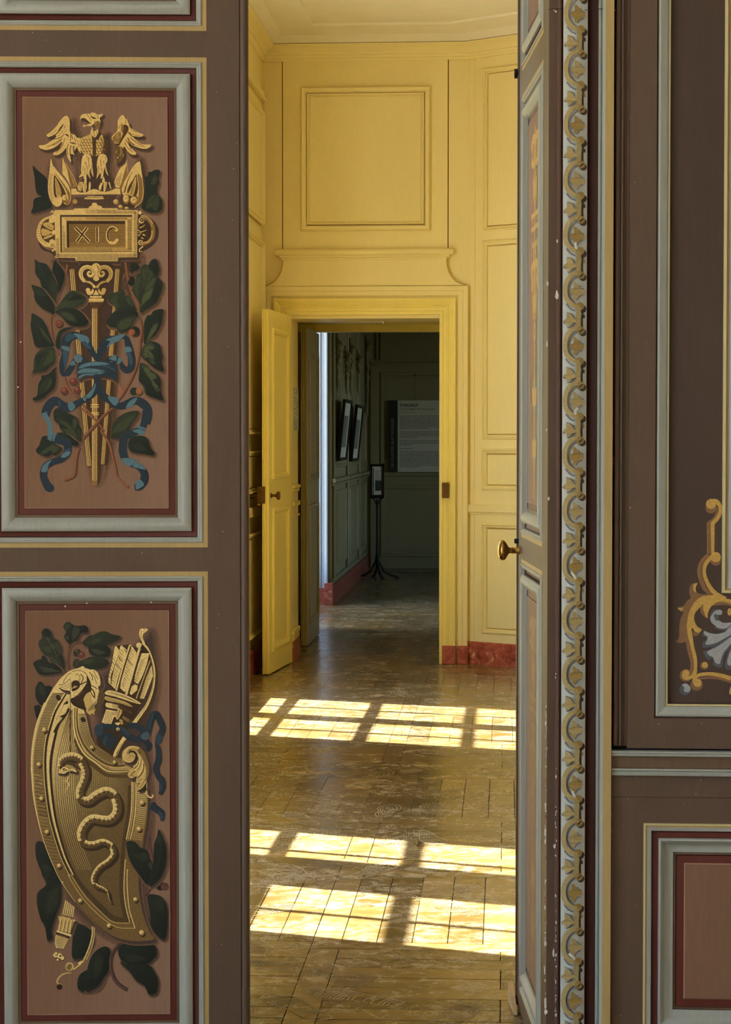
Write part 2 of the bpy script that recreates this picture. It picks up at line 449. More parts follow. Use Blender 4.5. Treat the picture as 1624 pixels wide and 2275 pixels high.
def oak():
    """waxed oak with grain, and the pale dust that feet have left in the wax"""
    m, t, b = nt('oak_parquet')
    oi = N(t, 'ShaderNodeObjectInfo'); ge = N(t, 'ShaderNodeNewGeometry')
    ad = N(t, 'ShaderNodeMath', operation='ADD'); t.links.new(oi.outputs['Random'], ad.inputs[0]); t.links.new(ge.outputs['Random Per Island'], ad.inputs[1])
    fr = N(t, 'ShaderNodeMath', operation='FRACT'); t.links.new(ad.outputs[0], fr.inputs[0])
    tone = ramp(t, fr.outputs[0], ((0, lin((104, 84, 46))), (.5, lin((125, 102, 58))), (1, lin((144, 118, 68)))))
    pos = N(t, 'ShaderNodeMapping'); pos.inputs['Scale'].default_value = (3.0, 34, 1); t.links.new(ge.outputs['Position'], pos.inputs[0])
    gr = N(t, 'ShaderNodeTexNoise', Scale=1.0, Detail=5.0, Distortion=.6); t.links.new(pos.outputs[0], gr.inputs['Vector'])
    c = mixc(t, tone, ramp(t, gr.outputs['Fac'], ((.3, (.80,) * 3), (.7, (1.14,) * 3))), 1.0, 'MULTIPLY')
    # slow stains
    sp = N(t, 'ShaderNodeMapping'); sp.inputs['Scale'].default_value = (1.3, .9, 1); t.links.new(ge.outputs['Position'], sp.inputs[0])
    st = N(t, 'ShaderNodeTexNoise', Scale=1.6, Detail=3.0); t.links.new(sp.outputs[0], st.inputs['Vector'])
    c = mixc(t, c, ramp(t, st.outputs['Fac'], ((.35, (.82, .78, .70)), (.65, (1.10, 1.06, .98)))), 1.0, 'MULTIPLY')
    # dust smears: broad patches broken by fine swirled lines
    dp = N(t, 'ShaderNodeMapping'); dp.inputs['Scale'].default_value = (2.6, 3.4, 1); dp.inputs['Rotation'].default_value = (0, 0, .35); t.links.new(ge.outputs['Position'], dp.inputs[0])
    d1 = N(t, 'ShaderNodeTexNoise', Scale=1.6, Detail=4.0, Roughness=.55, Distortion=1.1); t.links.new(dp.outputs[0], d1.inputs['Vector'])
    d2 = N(t, 'ShaderNodeTexNoise', Scale=5.0, Detail=5.0, Roughness=.62, Distortion=1.6); t.links.new(dp.outputs[0], d2.inputs['Vector'])
    d3 = N(t, 'ShaderNodeTexWave', Scale=9.0, Distortion=9.0, Detail=3.0); d3.inputs['Detail Scale'].default_value = 1.6; t.links.new(dp.outputs[0], d3.inputs['Vector'])
    f = mixc(t, ramp(t, d1.outputs['Fac'], ((.34, (0, 0, 0)), (.66, (1, 1, 1)))), ramp(t, d2.outputs['Fac'], ((.40, (0, 0, 0)), (.72, (1, 1, 1)))), 1.0, 'MULTIPLY')
    f2 = mixc(t, f, ramp(t, d3.outputs['Fac'], ((.25, (.6,) * 3), (.8, (1, 1, 1)))), 1.0, 'MULTIPLY')
    f3 = mixc(t, f2, (.95, .95, .95), 1.0, 'MULTIPLY')
    c = mixc(t, c, lin((196, 186, 166)), f3)
    t.links.new(c, b.inputs['Base Color'])
    rr = ramp(t, f2, ((0, (.20,) * 3), (1, (.50,) * 3)))
    t.links.new(rr, b.inputs['Roughness'])
    b.inputs['Specular IOR Level'].default_value = .5
    bp = N(t, 'ShaderNodeBump', Strength=.12, Distance=.002); t.links.new(gr.outputs['Fac'], bp.inputs['Height']); t.links.new(bp.outputs[0], b.inputs['Normal'])
    return m
OAK = oak()
SUBFLOOR = simple('subfloor', (34, 24, 14), rough=.9)
GRAVEL = simple('gravel', (176, 172, 162), rough=.95, noise=.15, nscale=8)

# ------------------------------------------------------------------ plan
Y1 = 4.50          # face of the near partition
Y1B = 4.76         # its back, in the yellow room
Y2 = 13.20         # end wall of the yellow room
Y3 = 15.20         # second wall of the passage
Y4 = 22.60         # end wall of the last room
XR = 3.0
CA = Vector((-0.224, Y2)); CB = Vector((XR, 11.05))       # canted wall, plan ends
HC = 4.0
XE = -1.498

def X(px, Y, py=980): return at(px, py, Y).x
def Z(py, Y, px=812): return at(px, py, Y).z

# ------------------------------------------------------------------ floor and parquet
mb = MB(); mb.box(-3.9, 3.6, -4.2, 23.2, -.12, -.020, SUBFLOOR)
floor = tag(mb.build('floor'), 'waxed oak parquet floor with dusty footprints', 'floor', kind='structure')
PITCH, GAP, BW = .985, .0010, .082
plank_cache = {}
def plank(w, l, x, y, along_y):
    key = (round(w, 3), round(l, 3))
    if key not in plank_cache:
        m = MB(); m.box(-l / 2 + GAP, l / 2 - GAP, -w / 2 + GAP, w / 2 - GAP, -.020, 0, OAK, .0012)
        o = m.build('plank', floor); plank_cache[key] = o; first = True
    else:
        o = plank_cache[key].copy(); COL.objects.link(o); first = False
    o.location = (x, y, random.uniform(-.0007, .0004)); o.rotation_euler = (random.uniform(-.002, .002), random.uniform(-.0008, .0008), math.pi / 2 if along_y else 0)
    return o
far = MB()
def lay(x0, x1, y0, y1, along_y):
    """a square of boards; near the door each is an object"""
    n = 9; wd = (x1 - x0 if along_y else y1 - y0) / n
    near = y1 < 8.75 and y0 > 3.75 and x0 > -2.1 and x1 < .95
    for i in range(n):
        c = (x0 if along_y else y0) + wd * (i + .5)
        lo, hi = (y0, y1) if along_y else (x0, x1)
        cuts = [lo, lo + (hi - lo) * (.5 if i % 2 else .5), hi] if (i % 3 != 1) else [lo, hi]
        for a, b_ in zip(cuts, cuts[1:]):
            if near:
                if along_y: plank(wd, b_ - a, c, (a + b_) / 2, True)
                else: plank(wd, b_ - a, (a + b_) / 2, c, False)
            else:
                e = random.uniform(-.0007, .0003)
                if along_y: far.box(c - wd / 2 + GAP, c + wd / 2 - GAP, a + GAP, b_ - GAP, -.02, e, OAK)
                else: far.box(a + GAP, b_ - GAP, c - wd / 2 + GAP, c + wd / 2 - GAP, -.02, e, OAK)
FX, FY = -.540, 5.73 - PITCH      # a corner of the grid: the frame board at lower left in the photograph
ix0, ix1, iy0, iy1 = -3, 4, -8, 20
for ix in range(ix0, ix1):
    for iy in range(iy0, iy1):
        x0, y0 = FX + ix * PITCH, FY + iy * PITCH
        if x0 + PITCH < -3.4 or y0 > 22.8: continue
        lay(x0 + BW, x0 + PITCH, y0 + BW, y0 + PITCH, iy % 2 == 1)
        nearf = 3.7 < y0 < 8.5 and -2.2 < x0 < .9
        if nearf:
            plank(BW, PITCH - BW, x0 + BW / 2, y0 + BW + (PITCH - BW) / 2, True)
            plank(BW, PITCH, x0 + PITCH / 2, y0 + BW / 2, False)
        else:
            far.box(x0 + GAP, x0 + BW - GAP, y0 + BW + GAP, y0 + PITCH - GAP, -.02, 0, OAK)
            far.box(x0 + GAP, x0 + PITCH - GAP, y0 + GAP, y0 + BW - GAP, -.02, 0, OAK)
far.build('parquet_boards', floor, kind='stuff')
mb = MB(); mb.box(-40, -4.2, -30, 55, -.6, -.45, GRAVEL)
tag(mb.build('ground'), 'pale gravel ground outside the windows', 'ground', kind='structure')

BLOCKER = simple('blocker_pale', (206, 198, 182), rough=.9, noise=.08, nscale=3)
mb = MB(); mb.box(-15, -2.2, 19.3, 27, -.5, 16, BLOCKER)  # unseen mass added only to stop the sun at the last window
tag(mb.build('sun_blocker'), 'unseen pale block added outside to keep the sun off the last window', 'blocker', kind='structure')

# ------------------------------------------------------------------ ceilings
mb = MB(); mb.box(XL - .57, XR + .3, Y1B, Y2 + .3, HC, HC + .15, CEIL)
ceiling = tag(mb.build('ceiling'), 'off-white plaster ceiling of the yellow room', 'ceiling', kind='structure')
ROOM = [(XL, Y1B), (XR, Y1B), (XR, CB.y), tuple(CA), (XL, Y2)]
mb = MB(); mb.sweep(ROOM, [(.0, 3.93, CEIL), (.08, 3.934, CEIL), (.14, 3.972, CEIL), (.25, 3.984, CEIL), (.345, 3.986, CEIL), (.352, 3.990, CEIL), (.36, 4.001, CEIL), (.37, 4.001, CEIL)], closed=True)
mb.build('plaster_border', ceiling, smooth=20)
mb = MB(); mb.box(XN - .5, 3.0, -4.2, Y1, HC, HC + .15, CEIL)
tag(mb.build('ceiling_front'), 'plain ceiling of the front room', 'ceiling', kind='structure')
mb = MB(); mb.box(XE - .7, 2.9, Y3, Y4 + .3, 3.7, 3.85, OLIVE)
tag(mb.build('ceiling_end'), 'shadowed ceiling of the last room', 'ceiling', kind='structure')

# ------------------------------------------------------------------ cornice, rails and marble base of the yellow room
mb = MB(); mb.sweep(ROOM, [(.0, 3.832, YEL), (.012, 3.834, YEL), (.015, 3.846, YEL), (.013, 3.852, YEL), (.016, 3.858, YEL), (.018, 3.866, YEL), (.03, 3.872, YEL), (.034, 3.884, YEL), (.052, 3.902, YEL), (.068, 3.908, YEL), (.07, 3.914, YEL), (.078, 3.918, YEL), (.08, 3.930, YEL), (.0, 3.933, YEL)], closed=True)
tag(mb.build('trim_1', smooth=25), 'yellow moulded cornice round the top of the yellow room', 'cornice', kind='structure')
def base_prof(h): return [(0.0, 0, MARBLE), (.022, 0, MARBLE), (.022, h - .012, MARBLE), (.014, h, MARBLE), (0, h, MARBLE)]
mb = MB(); mb.sweep([(.55, Y1B), (XR, Y1B), (XR, CB.y), (CA.x, CA.y)], base_prof(.145))
tag(mb.build('baseboard_right'), 'red marble base along the right side of the yellow room', 'baseboard', kind='structure')
mb = MB(); mb.sweep([(XL, Y2 - .0), (XL, WIN_FAR[1])], base_prof(.145)); mb.sweep([(XL, WIN_FAR[0]), (XL, WIN_MID[1])], base_prof(.145)); mb.sweep([(XL, WIN_MID[0]), (XL, Y1B)], base_prof(.145))
tag(mb.build('baseboard_left'), 'red marble base along the window wall of the yellow room', 'baseboard', kind='structure')
rail = [(0, .955, YEL), (.012, .957, YEL), (.015, .966, YEL), (.024, .972, YEL), (.026, 1.008, YEL), (.02, 1.016, YEL), (0, 1.019, YEL)]
mb = MB(); mb.sweep([(.55, Y1B), (XR, Y1B), (XR, CB.y), (CA.x, CA.y)], rail)
tag(mb.build('trim_2'), 'yellow dado rail along the canted wall', 'rail', kind='structure')

PANEL = [(d, h * 1.5, m_) for d, h, m_ in [(0, .0, YEL), (.003, .007, YEL), (.010, .010, YEL), (.015, .006, YEL), (.017, .001, YEL), (.024, .003, YEL), (.031, -.003, YEL), (.0325, -.010, JOINT_SHADE), (.0352, -.010, YEL), (.0375, -.003, YEL), (.046, -.002, YEL)]]
def yellow_panel(parent, x0, x1, z0, z1, name='panel_moulding', prof=PANEL, y=0.0):
    m = MB(); m.frame(x0, x1, z0, z1, prof, y)
    d, h = prof[-1][:2]
    m.face([(x0 + d, y - h, z0 + d), (x1 - d, y - h, z0 + d), (x1 - d, y - h, z1 - d), (x0 + d, y - h, z1 - d)], YEL)
    return m.build(name, parent, smooth=40)

# canted wall: local x runs along it from the corner, local -y faces the room
cu = (CB - CA).normalized()
canted = tag(empty('wall_right', (CA.x, CA.y, 0), math.atan2(cu.y, cu.x)), 'canted yellow panelled wall beside the far doorway', 'wall', kind='structure')
CN = Vector((cu.y, -cu.x, 0)); CN = CN if CN.y < 0 else -CN
CU3 = Vector((cu.x, cu.y, 0)); CA3 = Vector((CA.x, CA.y, 0))
def cpx(px, py):
    p = at_plane(px, py, CA3, CN); return (p - CA3).dot(CU3), p.z
L_C = (CB - CA).length
mb = MB(); mb.box(0, L_C + .2, .018, .2, 0, HC, YEL); wb = mb.build('wall_board', canted)
s0 = cpx(1072, 700)[0]; s1 = s0 + .62
zz = [(153, 515), (535, 977), (997, 1089), (1162, 1407)]
rows = [(cpx(1072, b)[1], cpx(1072, a)[1]) for a, b in zz]
cols = [(s0, s1), (s1 + .12, s1 + .12 + 1.1), (s1 + 1.34, s1 + 1.34 + 1.1)]
# face board with the panels let in: stiles and rails
edges = [0.0] + [v for c in cols for v in c] + [L_C]
st = MB()
for a, b_ in zip(edges[::2], edges[1::2]): st.box(a, b_, 0, .019, 0, HC, YEL)
st.build('stile', canted)
zed = [0.0]
for lo, hi in rows[::-1]: zed += [lo, hi]
zed.append(HC)
rl = MB()
for c in cols:
    for a, b_ in zip(zed[::2], zed[1::2]): rl.box(c[0], c[1], 0, .019, a, b_, YEL)
rl.build('rail', canted)
for c in cols:
    for lo, hi in rows: yellow_panel(canted, c[0], c[1], lo, hi)
# corner post joint
mb = MB(); mb.box(cpx(1055, 700)[0] - .002, cpx(1055, 700)[0] + .001, -.0035, .001, .15, 3.83, YEL); mb.build('corner_bead', canted)
mb = MB(); mb.box(XR, XR + .25, Y1B, CB.y + .1, 0, HC, YEL)
tag(mb.build('wall_side'), 'plain yellow side wall facing the windows', 'wall', kind='structure')

# ------------------------------------------------------------------ end wall of the yellow room
DX0, DX1 = X(648, Y2), X(976, Y2); DZ = Z(707.5, Y2, 812)
end = tag(empty('wall_back', (0, Y2, 0)), 'yellow end wall with a doorway and a framed overdoor panel', 'wall', kind='structure')
mb = MB()
AX0, AX1 = X(581.5, Y2), X(1040, Y2); AZ = Z(636, Y2, 812)
mb.box(XL - .3, DX0, 0, .40, 0, HC, YEL); mb.box(DX1, CA.x + .4, 0, .40, 0, HC, YEL); mb.box(DX0, DX1, 0, .40, DZ, HC, YEL)
mb.build('wall_board', end)
def uframe(m, x0, x1, z1, prof, y=0.0, zb=0.0):
    for k in range(len(prof) - 1):
        d0, h0, mat = prof[k]; d1, h1 = prof[k + 1][:2]
        a = [(x0 + d0, y - h0, zb), (x0 + d0, y - h0, z1 - d0), (x1 - d0, y - h0, z1 - d0), (x1 - d0, y - h0, zb)]
        b = [(x0 + d1, y - h1, zb), (x0 + d1, y - h1, z1 - d1), (x1 - d1, y - h1, z1 - d1), (x1 - d1, y - h1, zb)]
        m.raw(a + b, [(i, i + 1, 5 + i, 4 + i) for i in range(3)], mat)
aw = AX1 - DX1
AP = [(0, 0, YEL), (.0, .030, YEL), (.004, .036, YEL), (.030, .036, YEL), (.032, .033, YEL), (.036, .036, YEL), (.060, .036, YEL), (.064, .030, YEL), (.070, .020, YEL), (.078, .020, YEL), (.080, .044, YEL_DK), (.092, .046, YEL_DK), (.112, .036, YEL_DK), (.124, .026, YEL_DK), (.128, .031, YEL_DK), (.134, .031, YEL_DK), (.137, .024, YEL_DK), (.158, .022, YEL_DK), (.162, .026, YEL_DK), (aw - .012, .026, YEL_DK), (aw - .002, .022, YEL_DK), (aw, .014, YEL_DK), (aw, -.02, YEL_DK)]
mb = MB(); uframe(mb, AX0 + .002, AX1, AZ, AP); mb.build('architrave', end, smooth=35)
# marble plinths of the architrave with the narrow yellow strip left at the opening
ZP = Z(1433, Y2, 1000)
for a, b_ in ((X(983, Y2), X(1013, Y2)), (X(1016.5, Y2), AX1 + .003), (AX0 - .0, X(609, Y2)), (X(612, Y2), X(641, Y2))):
    mb = MB(); mb.box(a, b_, -.058, -.0, 0, ZP, MARBLE, .003); mb.build('plinth', end)
# keeper of the lock on the right-hand architrave
mb = MB(); mb.box(X(982.5, Y2), X(997, Y2), -.052, -.020, Z(1106, Y2, 990), Z(1072, Y2, 990), BRASS_DK, .003); tag(mb.build('strike_box', end), 'brown painted lock keeper')
# overdoor: raised board, framed panel, shelf and flared pediment
bx0, bx1 = X(628.5, Y2), X(995, Y2)
mb = MB(); mb.box(bx0 + .004, bx1 - .004, -.010, -.0, Z(556, Y2), 3.835, YEL)
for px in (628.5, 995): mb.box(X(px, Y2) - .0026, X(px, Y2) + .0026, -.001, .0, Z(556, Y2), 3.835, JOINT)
mb.build('overdoor_board', end)
OD = [(d, h * 1.6, m_) for d, h, m_ in [(0, .0, JOINT_SHADE), (.004, -.006, YEL), (.020, -.008, YEL), (.022, .012, YEL), (.030, .022, YEL), (.048, .020, YEL), (.056, .010, YEL), (.060, .003, JOINT_SHADE), (.062, .010, YEL), (.070, .009, YEL), (.074, -.002, YEL), (.080, -.002, YEL), (.082, .003, YEL), (.094, .001, YEL)]]
yellow_panel(end, X(662, Y2), X(963, Y2), Z(521, Y2), Z(186.5, Y2), 'overdoor_frame', OD, -.010)
pz = lambda y: Z(y, Y2)
pl = [(616, 632), (604, 634)]
left = [(629, 577), (629.5, 588), (626, 603), (619, 616), (609, 626), (599, 632), (590, 635.5)]
right = [(992, 577), (992.5, 588), (996, 604), (1003, 617), (1013, 627), (1024, 632), (1036, 635)]
mb = MB()
for (l0, r0), (l1, r1) in zip(zip(left, right), list(zip(left, right))[1:]):
    q = [(X(l0[0], Y2), pz(l0[1])), (X(r0[0], Y2), pz(r0[1])), (X(r1[0], Y2), pz(r1[1])), (X(l1[0], Y2), pz(l1[1]))]
    mb.face([(x, -.026, z) for x, z in q], YEL)
    for i, j in ((0, 3), (2, 1)): mb.face([(q[i][0], -.026, q[i][1]), (q[j][0], -.026, q[j][1]), (q[j][0], 0, q[j][1]), (q[i][0], 0, q[i][1])], YEL)
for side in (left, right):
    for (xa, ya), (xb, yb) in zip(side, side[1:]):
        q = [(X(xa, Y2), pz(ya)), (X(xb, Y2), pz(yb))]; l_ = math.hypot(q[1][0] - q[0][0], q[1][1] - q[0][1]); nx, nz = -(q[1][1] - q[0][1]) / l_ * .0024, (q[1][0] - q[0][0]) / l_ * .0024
        mb.face([(q[0][0] - nx, -.0275, q[0][1] - nz), (q[1][0] - nx, -.0275, q[1][1] - nz), (q[1][0] + nx, -.0275, q[1][1] + nz), (q[0][0] + nx, -.0275, q[0][1] + nz)], JOINT_SHADE)  # thin strips painting a shade line along the pediment curves
mb.build('pediment', end)
mb = MB()
sx0, sx1 = X(611, Y2), X(1008.5, Y2); r = (Z(553, Y2) - Z(569, Y2)) / 2; zc = Z(561, Y2)
mb.tube([(sx0 + r * .2, -.030, zc), (sx0 + r, -.030, zc), (sx1 - r, -.030, zc), (sx1 - r * .2, -.030, zc)], [r * .75, r, r, r * .75], YEL, 16)
mb.box(sx0 + .03, sx1 - .03, -.040, 0, Z(573, Y2), zc - r * .8, YEL, .004); mb.box(sx0 + .044, sx1 - .044, -.032, 0, Z(578, Y2), Z(572.5, Y2), YEL, .003)
mb.build('shelf', end, smooth=35)

# ------------------------------------------------------------------ window wall of the yellow room
wl = tag(empty('wall_left', (XL, 0, 0), math.pi / 2), 'yellow panelled window wall in deep shade', 'wall', kind='structure')   # local x = depth, local -y = into the room
mb = MB()
ys = [Y1B - .0, WIN_MID[0], WIN_MID[1], WIN_FAR[0], WIN_FAR[1], Y2 + .3]
for a, b_ in zip(ys[::2], ys[1::2]): mb.box(a, b_, 0, .57, 0, HC, YEL)
for w in (WIN_MID, WIN_FAR): mb.box(w[0], w[1], 0, .57, 0, w[2], YEL); mb.box(w[0], w[1], 0, .57, w[3], HC, YEL)
mb.build('wall_board', wl)
for lo, hi in ((2.78, 3.50), (1.46, 2.68), (1.10, 1.36), (.22, .86)): yellow_panel(wl, 11.85, 13.10, lo, hi, prof=[(d, h + .016, m_) for d, h, m_ in PANEL])
mb = MB()
mb.box(11.62, 13.2, -.030, 0, 3.575, 3.60, YEL, .004); mb.box(11.62, 13.2, -.020, 0, 3.60, 3.635, YEL, .004)
mb.box(11.62, 13.2, -.022, 0, .955, 1.018, YEL, .006)
mb.build('wall_moulding', wl)
mb = MB(); mb.box(Y2 - .014, Y2 - .002, -.012, 0, .15, 3.83, YEL); mb.build('corner_bead', wl)

def window(name, xw, y0, y1, z0, z1, vbars, zbars, label, mat):
    """casement window in a wall that faces +x: frame, thick uprights, thin uprights, transoms, panes"""
    root = tag(empty(name, (xw, 0, 0)), label, 'window', kind='structure')
    m = MB(); t = .028
    m.box(-t, t, y0, y0 + .045, z0, z1, mat); m.box(-t, t, y1 - .035, y1, z0, z1, mat); m.box(-t, t, y0, y1, z0, z0 + .06, mat); m.box(-t, t, y0, y1, z1 - .05, z1, mat)
    m.build('window_frame', root)
    for a, b_ in vbars:
        m = MB(); m.box(-.02, .02, a, b_, z0 + .06, z1 - .05, mat); m.build('upright', root)
    for z in zbars:
        m = MB(); m.box(-.018, .018, y0 + .04, y1 - .03, z - .022, z + .022, mat); m.build('transom', root)
    m = MB(); m.box(-.002, .002, y0 + .01, y1 - .01, z0 + .02, z1 - .02, GLASS); m.build('pane', root)
    return root
XW = XL - .41
window('window_1', XW, *WIN_FAR, [(10.415, 10.435), (10.775, 10.955), (11.245, 11.265)], (.92, 1.466, 2.06, 2.65), 'far white casement window of the yellow room', WHITE)
window('window_2', XW, *WIN_MID, [(6.60, 6.62), (6.95, 7.39), (7.49, 7.51)], (.79, 1.36, 1.90, 2.45), 'near white casement window of the yellow room', WHITE)

# ------------------------------------------------------------------ near partition
part = tag(empty('wall_front', (0, 0, 0)), 'brown panelled partition with painted casing and dado', 'wall', kind='structure')
HX = X(1217, Y1)                              # hinge side of the right-hand leaf
mb = MB(); mb.box(HX + .02, XR + .2, Y1 + .03, Y1B, 0, HC, YEL); mb.box(XN - .5, -1.36, Y1 + .03, Y1B, 0, HC, YEL); mb.box(-1.36, HX + .02, Y1 + .03, Y1B, 3.32, HC, YEL)
mb.build('wall_board', part)
ZD = Z(1661, Y1, 1400)                        # top of the dado
cx = lambda px: X(px, Y1)
def strip(name, pts, z0, z1, sm=40):
    m = MB(); m.extrude([(cx(p), y, mat) for p, y, mat in pts], z0, z1); return m.build(name, part, smooth=sm)
strip('jamb_bead', [(1215, 4.60, JAMB), (1216, 4.520, JAMB), (1218, 4.510, JAMB), (1223, 4.503, JAMB), (1229, 4.503, JAMB), (1232, 4.508, JAMB), (1233, 4.500, JAMB), (1236, 4.493, JAMB), (1240, 4.490, JAMB), (1243.5, 4.491, MAROON), (1246, 4.496, MAROON_DK), (1248, 4.502, MAROON_DK)], 0, 3.4)
SB = .003
def strip_y(px):
    u = max(0, min(1, (px - 1248.5) / (1302 - 1248.5)))
    return 4.482 + .010 * u ** 2 - SB * math.sin(math.pi * u)
strip('scroll_strip', [(1248.5, 4.502, STRIP)] + [(1248.5 + 53.5 * i / 14, strip_y(1248.5 + 53.5 * i / 14), STRIP) for i in range(15)] + [(1302.2, 4.505, STRIP)], 0, 3.4, 30)
strip('casing_groove', [(1302, 4.512, MAROON_DK), (1305, 4.514, MAROON_DK), (1310, 4.512, MAROON_DK), (1325, 4.510, MAROON_DK), (1326, 4.502, MAROON_DK)], 0, 3.4)
strip('casing_bead', [(1326, 4.504, GREY), (1327, 4.495, GREY), (1330, 4.490, GREY), (1333, 4.492, GREY), (1333.8, 4.495, GREY), (1334.6, 4.490, GREY), (1338, 4.486, GREY), (1341, 4.484, GREY)], 0, 3.4)
strip('casing_fillet', [(1341, 4.484, GOLD), (1342, 4.482, GOLD), (1359.5, 4.482, GOLD), (1360.5, 4.484, GOLD), (1361, 4.53, GOLD)], 0, 3.4)
strip('joint_gap', [(1360.8, 4.529, BLACK), (1366, 4.529, BLACK)], 0, 3.4)
strip('pilaster_bead', [(1365, 4.53, BROWN), (1365, 4.497, BROWN), (1367, 4.4945, BROWN), (1372, 4.4945, BROWN), (1375, 4.497, BROWN), (1376, 4.501, BROWN), (1377, 4.501, BROWN), (1378, 4.4975, BROWN), (1381, 4.4965, BROWN), (1383.5, 4.499, BROWN), (1386, 4.504, BROWN), (1390, 4.5055, BROWN), (1393, 4.503, BROWN), (1395, 4.4985, BROWN), (1396, 4.500, BROWN)], ZD + .004, 3.9, 30)
# upper panel of the wall
ux0 = cx(1456); ux1 = ux0 + .66; uz0 = Z(1596, Y1, 1500); uz1 = 3.3
for a, b_, c_, d_ in ((cx(1396), ux0, Z(1662.5, Y1, 1450), 3.9), (ux1, ux1 + .2, Z(1662.5, Y1, 1450), 3.9)):
    mb = MB(); mb.box(a, b_, Y1, Y1 + .03, c_, d_, BROWN); mb.build('stile', part)
zy0 = Z(1662.5, Y1, 1450)
for c_, d_ in ((zy0, uz0), (uz1, 3.9)):
    mb = MB(); mb.box(ux0, ux1, Y1, Y1 + .03, c_, d_, BROWN); mb.build('rail', part)
UP = [(0, 0, BROWN), (.0008, -.006, MAROON_DK), (.0026, -.006, GREY), (.0045, -.002, GREY), (.008, -.001, GREY), (.022, -.007, GREY), (.0248, -.009, GREY), (.0252, -.011, GREY), (.026, -.008, GOLD_PALE), (.0292, -.009, GOLD_PALE), (.0302, -.012, FIELD_DK), (.0310, -.022, FIELD_DK)]
mb = MB(); mb.frame(ux0, ux1, uz0, uz1, UP, Y1)
d, h = UP[-1][:2]
mb.face([(ux0 + d, Y1 - h, uz0 + d), (ux1 - d, Y1 - h, uz0 + d), (ux1 - d, Y1 - h, uz1 - d), (ux0 + d, Y1 - h, uz1 - d)], FIELD_DK)
upper = mb.build('upper_panel', part)
YF = Y1 - UP[-1][1]                             # depth of the dark field
ix0 = X(1605, YF); iz0 = Z(1318, YF, 1615)
mb = MB(); IP = [(0, 0, GOLD_PALE), (.001, .005, GOLD_PALE), (.0065, .006, GOLD_PALE), (.0075, .002, GOLD), (.0105, .001, GOLD), (.0115, .003, PALE_BLUE), (.014, .001, PALE_BLUE)]
mb.frame(ix0, ix0 + .36, iz0, 3.0, IP, YF)
mb.face([(ix0 + .014, YF - .001, iz0 + .014), (ix0 + .346, YF - .001, iz0 + .014), (ix0 + .346, YF - .001, 2.986), (ix0 + .014, YF - .001, 2.986)], PALE_BLUE)
mb.build('inner_frame', upper)
# dado
zy = lambda py: Z(py, Y1, 1450)
XD0, XD1 = cx(1361.5), ux1 + .2
mb = MB()
dp = [(-.012, zy(1659), BLACK), (-.012, zy(1667.6), GREY), (.012, zy(1668), GREY), (.014, zy(1671), GREY), (.011, zy(1674), GREY), (.013, zy(1677), GREY), (.010, zy(1679.5), GREY), (.003, zy(1680), BROWN_LT), (.003, zy(1706), BROWN_LT), (.010, zy(1706.5), GREY), (.013, zy(1710), GREY), (.007, zy(1713.5), GREY), (.008, zy(1716), GREY), (.013, zy(1719), GREY), (.012, zy(1721.5), GREY), (.002, zy(1722.5), BROWN), (.002, zy(1770), BROWN), (-.001, zy(1770.8), BROWN), (.0, zy(1771.5), BROWN), (.0, zy(1772), BROWN)]
for k in range(len(dp) - 1):
    a, b_ = dp[k], dp[k + 1]
    mb.face([(XD0, Y1 - a[0], a[1]), (XD1, Y1 - a[0], a[1]), (XD1, Y1 - b_[0], b_[1]), (XD0, Y1 - b_[0], b_[1])], a[2])
mb.box(XD0, XD1, Y1 + .003, Y1 + .03, zy(1772), zy(1669), BROWN)
tag(mb.build('dado_rail', part, smooth=30), 'brown dado rail with two grey beads')
lx0 = cx(1433.5); lx1 = lx0 + .70; lz1 = zy(1828.5); lz0 = .115
for a, b_ in ((XD0, lx0), (lx1, XD1)):
    mb = MB(); mb.box(a, b_, Y1, Y1 + .03, 0, zy(1772), BROWN); mb.build('stile', part)
for c_, d_ in ((0, lz0), (lz1, zy(1772))):
    mb = MB(); mb.box(lx0, lx1, Y1, Y1 + .03, c_, d_, BROWN); mb.build('rail', part)
LP = [(0, 0, GOLD_PALE), (.001, .004, GOLD_PALE), (.0045, .004, GOLD_PALE), (.0055, .001, GOLD), (.0085, .001, GREY), (.0095, .003, GREY), (.0165, .001, GREY), (.0185, -.006, MAROON_DK), (.021, -.008, MAROON), (.031, -.007, MAROON), (.0325, -.004, GREY), (.0335, .006, GREY), (.037, .007, GREY), (.041, .003, GREY), (.045, -.005, GREY), (.050, -.009, GREY), (.056, -.0105, GREY), (.0645, -.010, GREY), (.066, -.013, BLACK), (.067, -.015, BROWN_LT), (.070, -.014, MAROON_DK), (.0735, -.016, MAROON), (.089, -.0145, FIELD_LINE), (.0915, -.012, FIELD), (.093, -.012, FIELD)]
mb = MB(); mb.frame(lx0, lx1, lz0, lz1, LP, Y1); d, h = LP[-1][:2]
mb.face([(lx0 + d, Y1 - h, lz0 + d), (lx1 - d, Y1 - h, lz0 + d), (lx1 - d, Y1 - h, lz1 - d), (lx0 + d, Y1 - h, lz1 - d)], FIELD)
mb.build('lower_panel', part, smooth=32)
mb = MB(); mb.box(XD1, 2.8, Y1, Y1 + .03, 0, 3.9, BROWN); mb.build('stile', part)
mb = MB(); mb.box(XN, -1.5, Y1 - .02, Y1 + .03, 0, 3.4, BROWN); mb.build('stile', part)
mb = MB(); mb.box(XN, 2.8, Y1 - .02, Y1 + .03, 3.4, 4.0, BROWN); mb.build('rail', part)
mb = MB(); mb.box(-1.5, -1.35, Y1 - .03, Y1 + .03, 0, 3.4, GOLD); mb.build('casing_fillet', part)

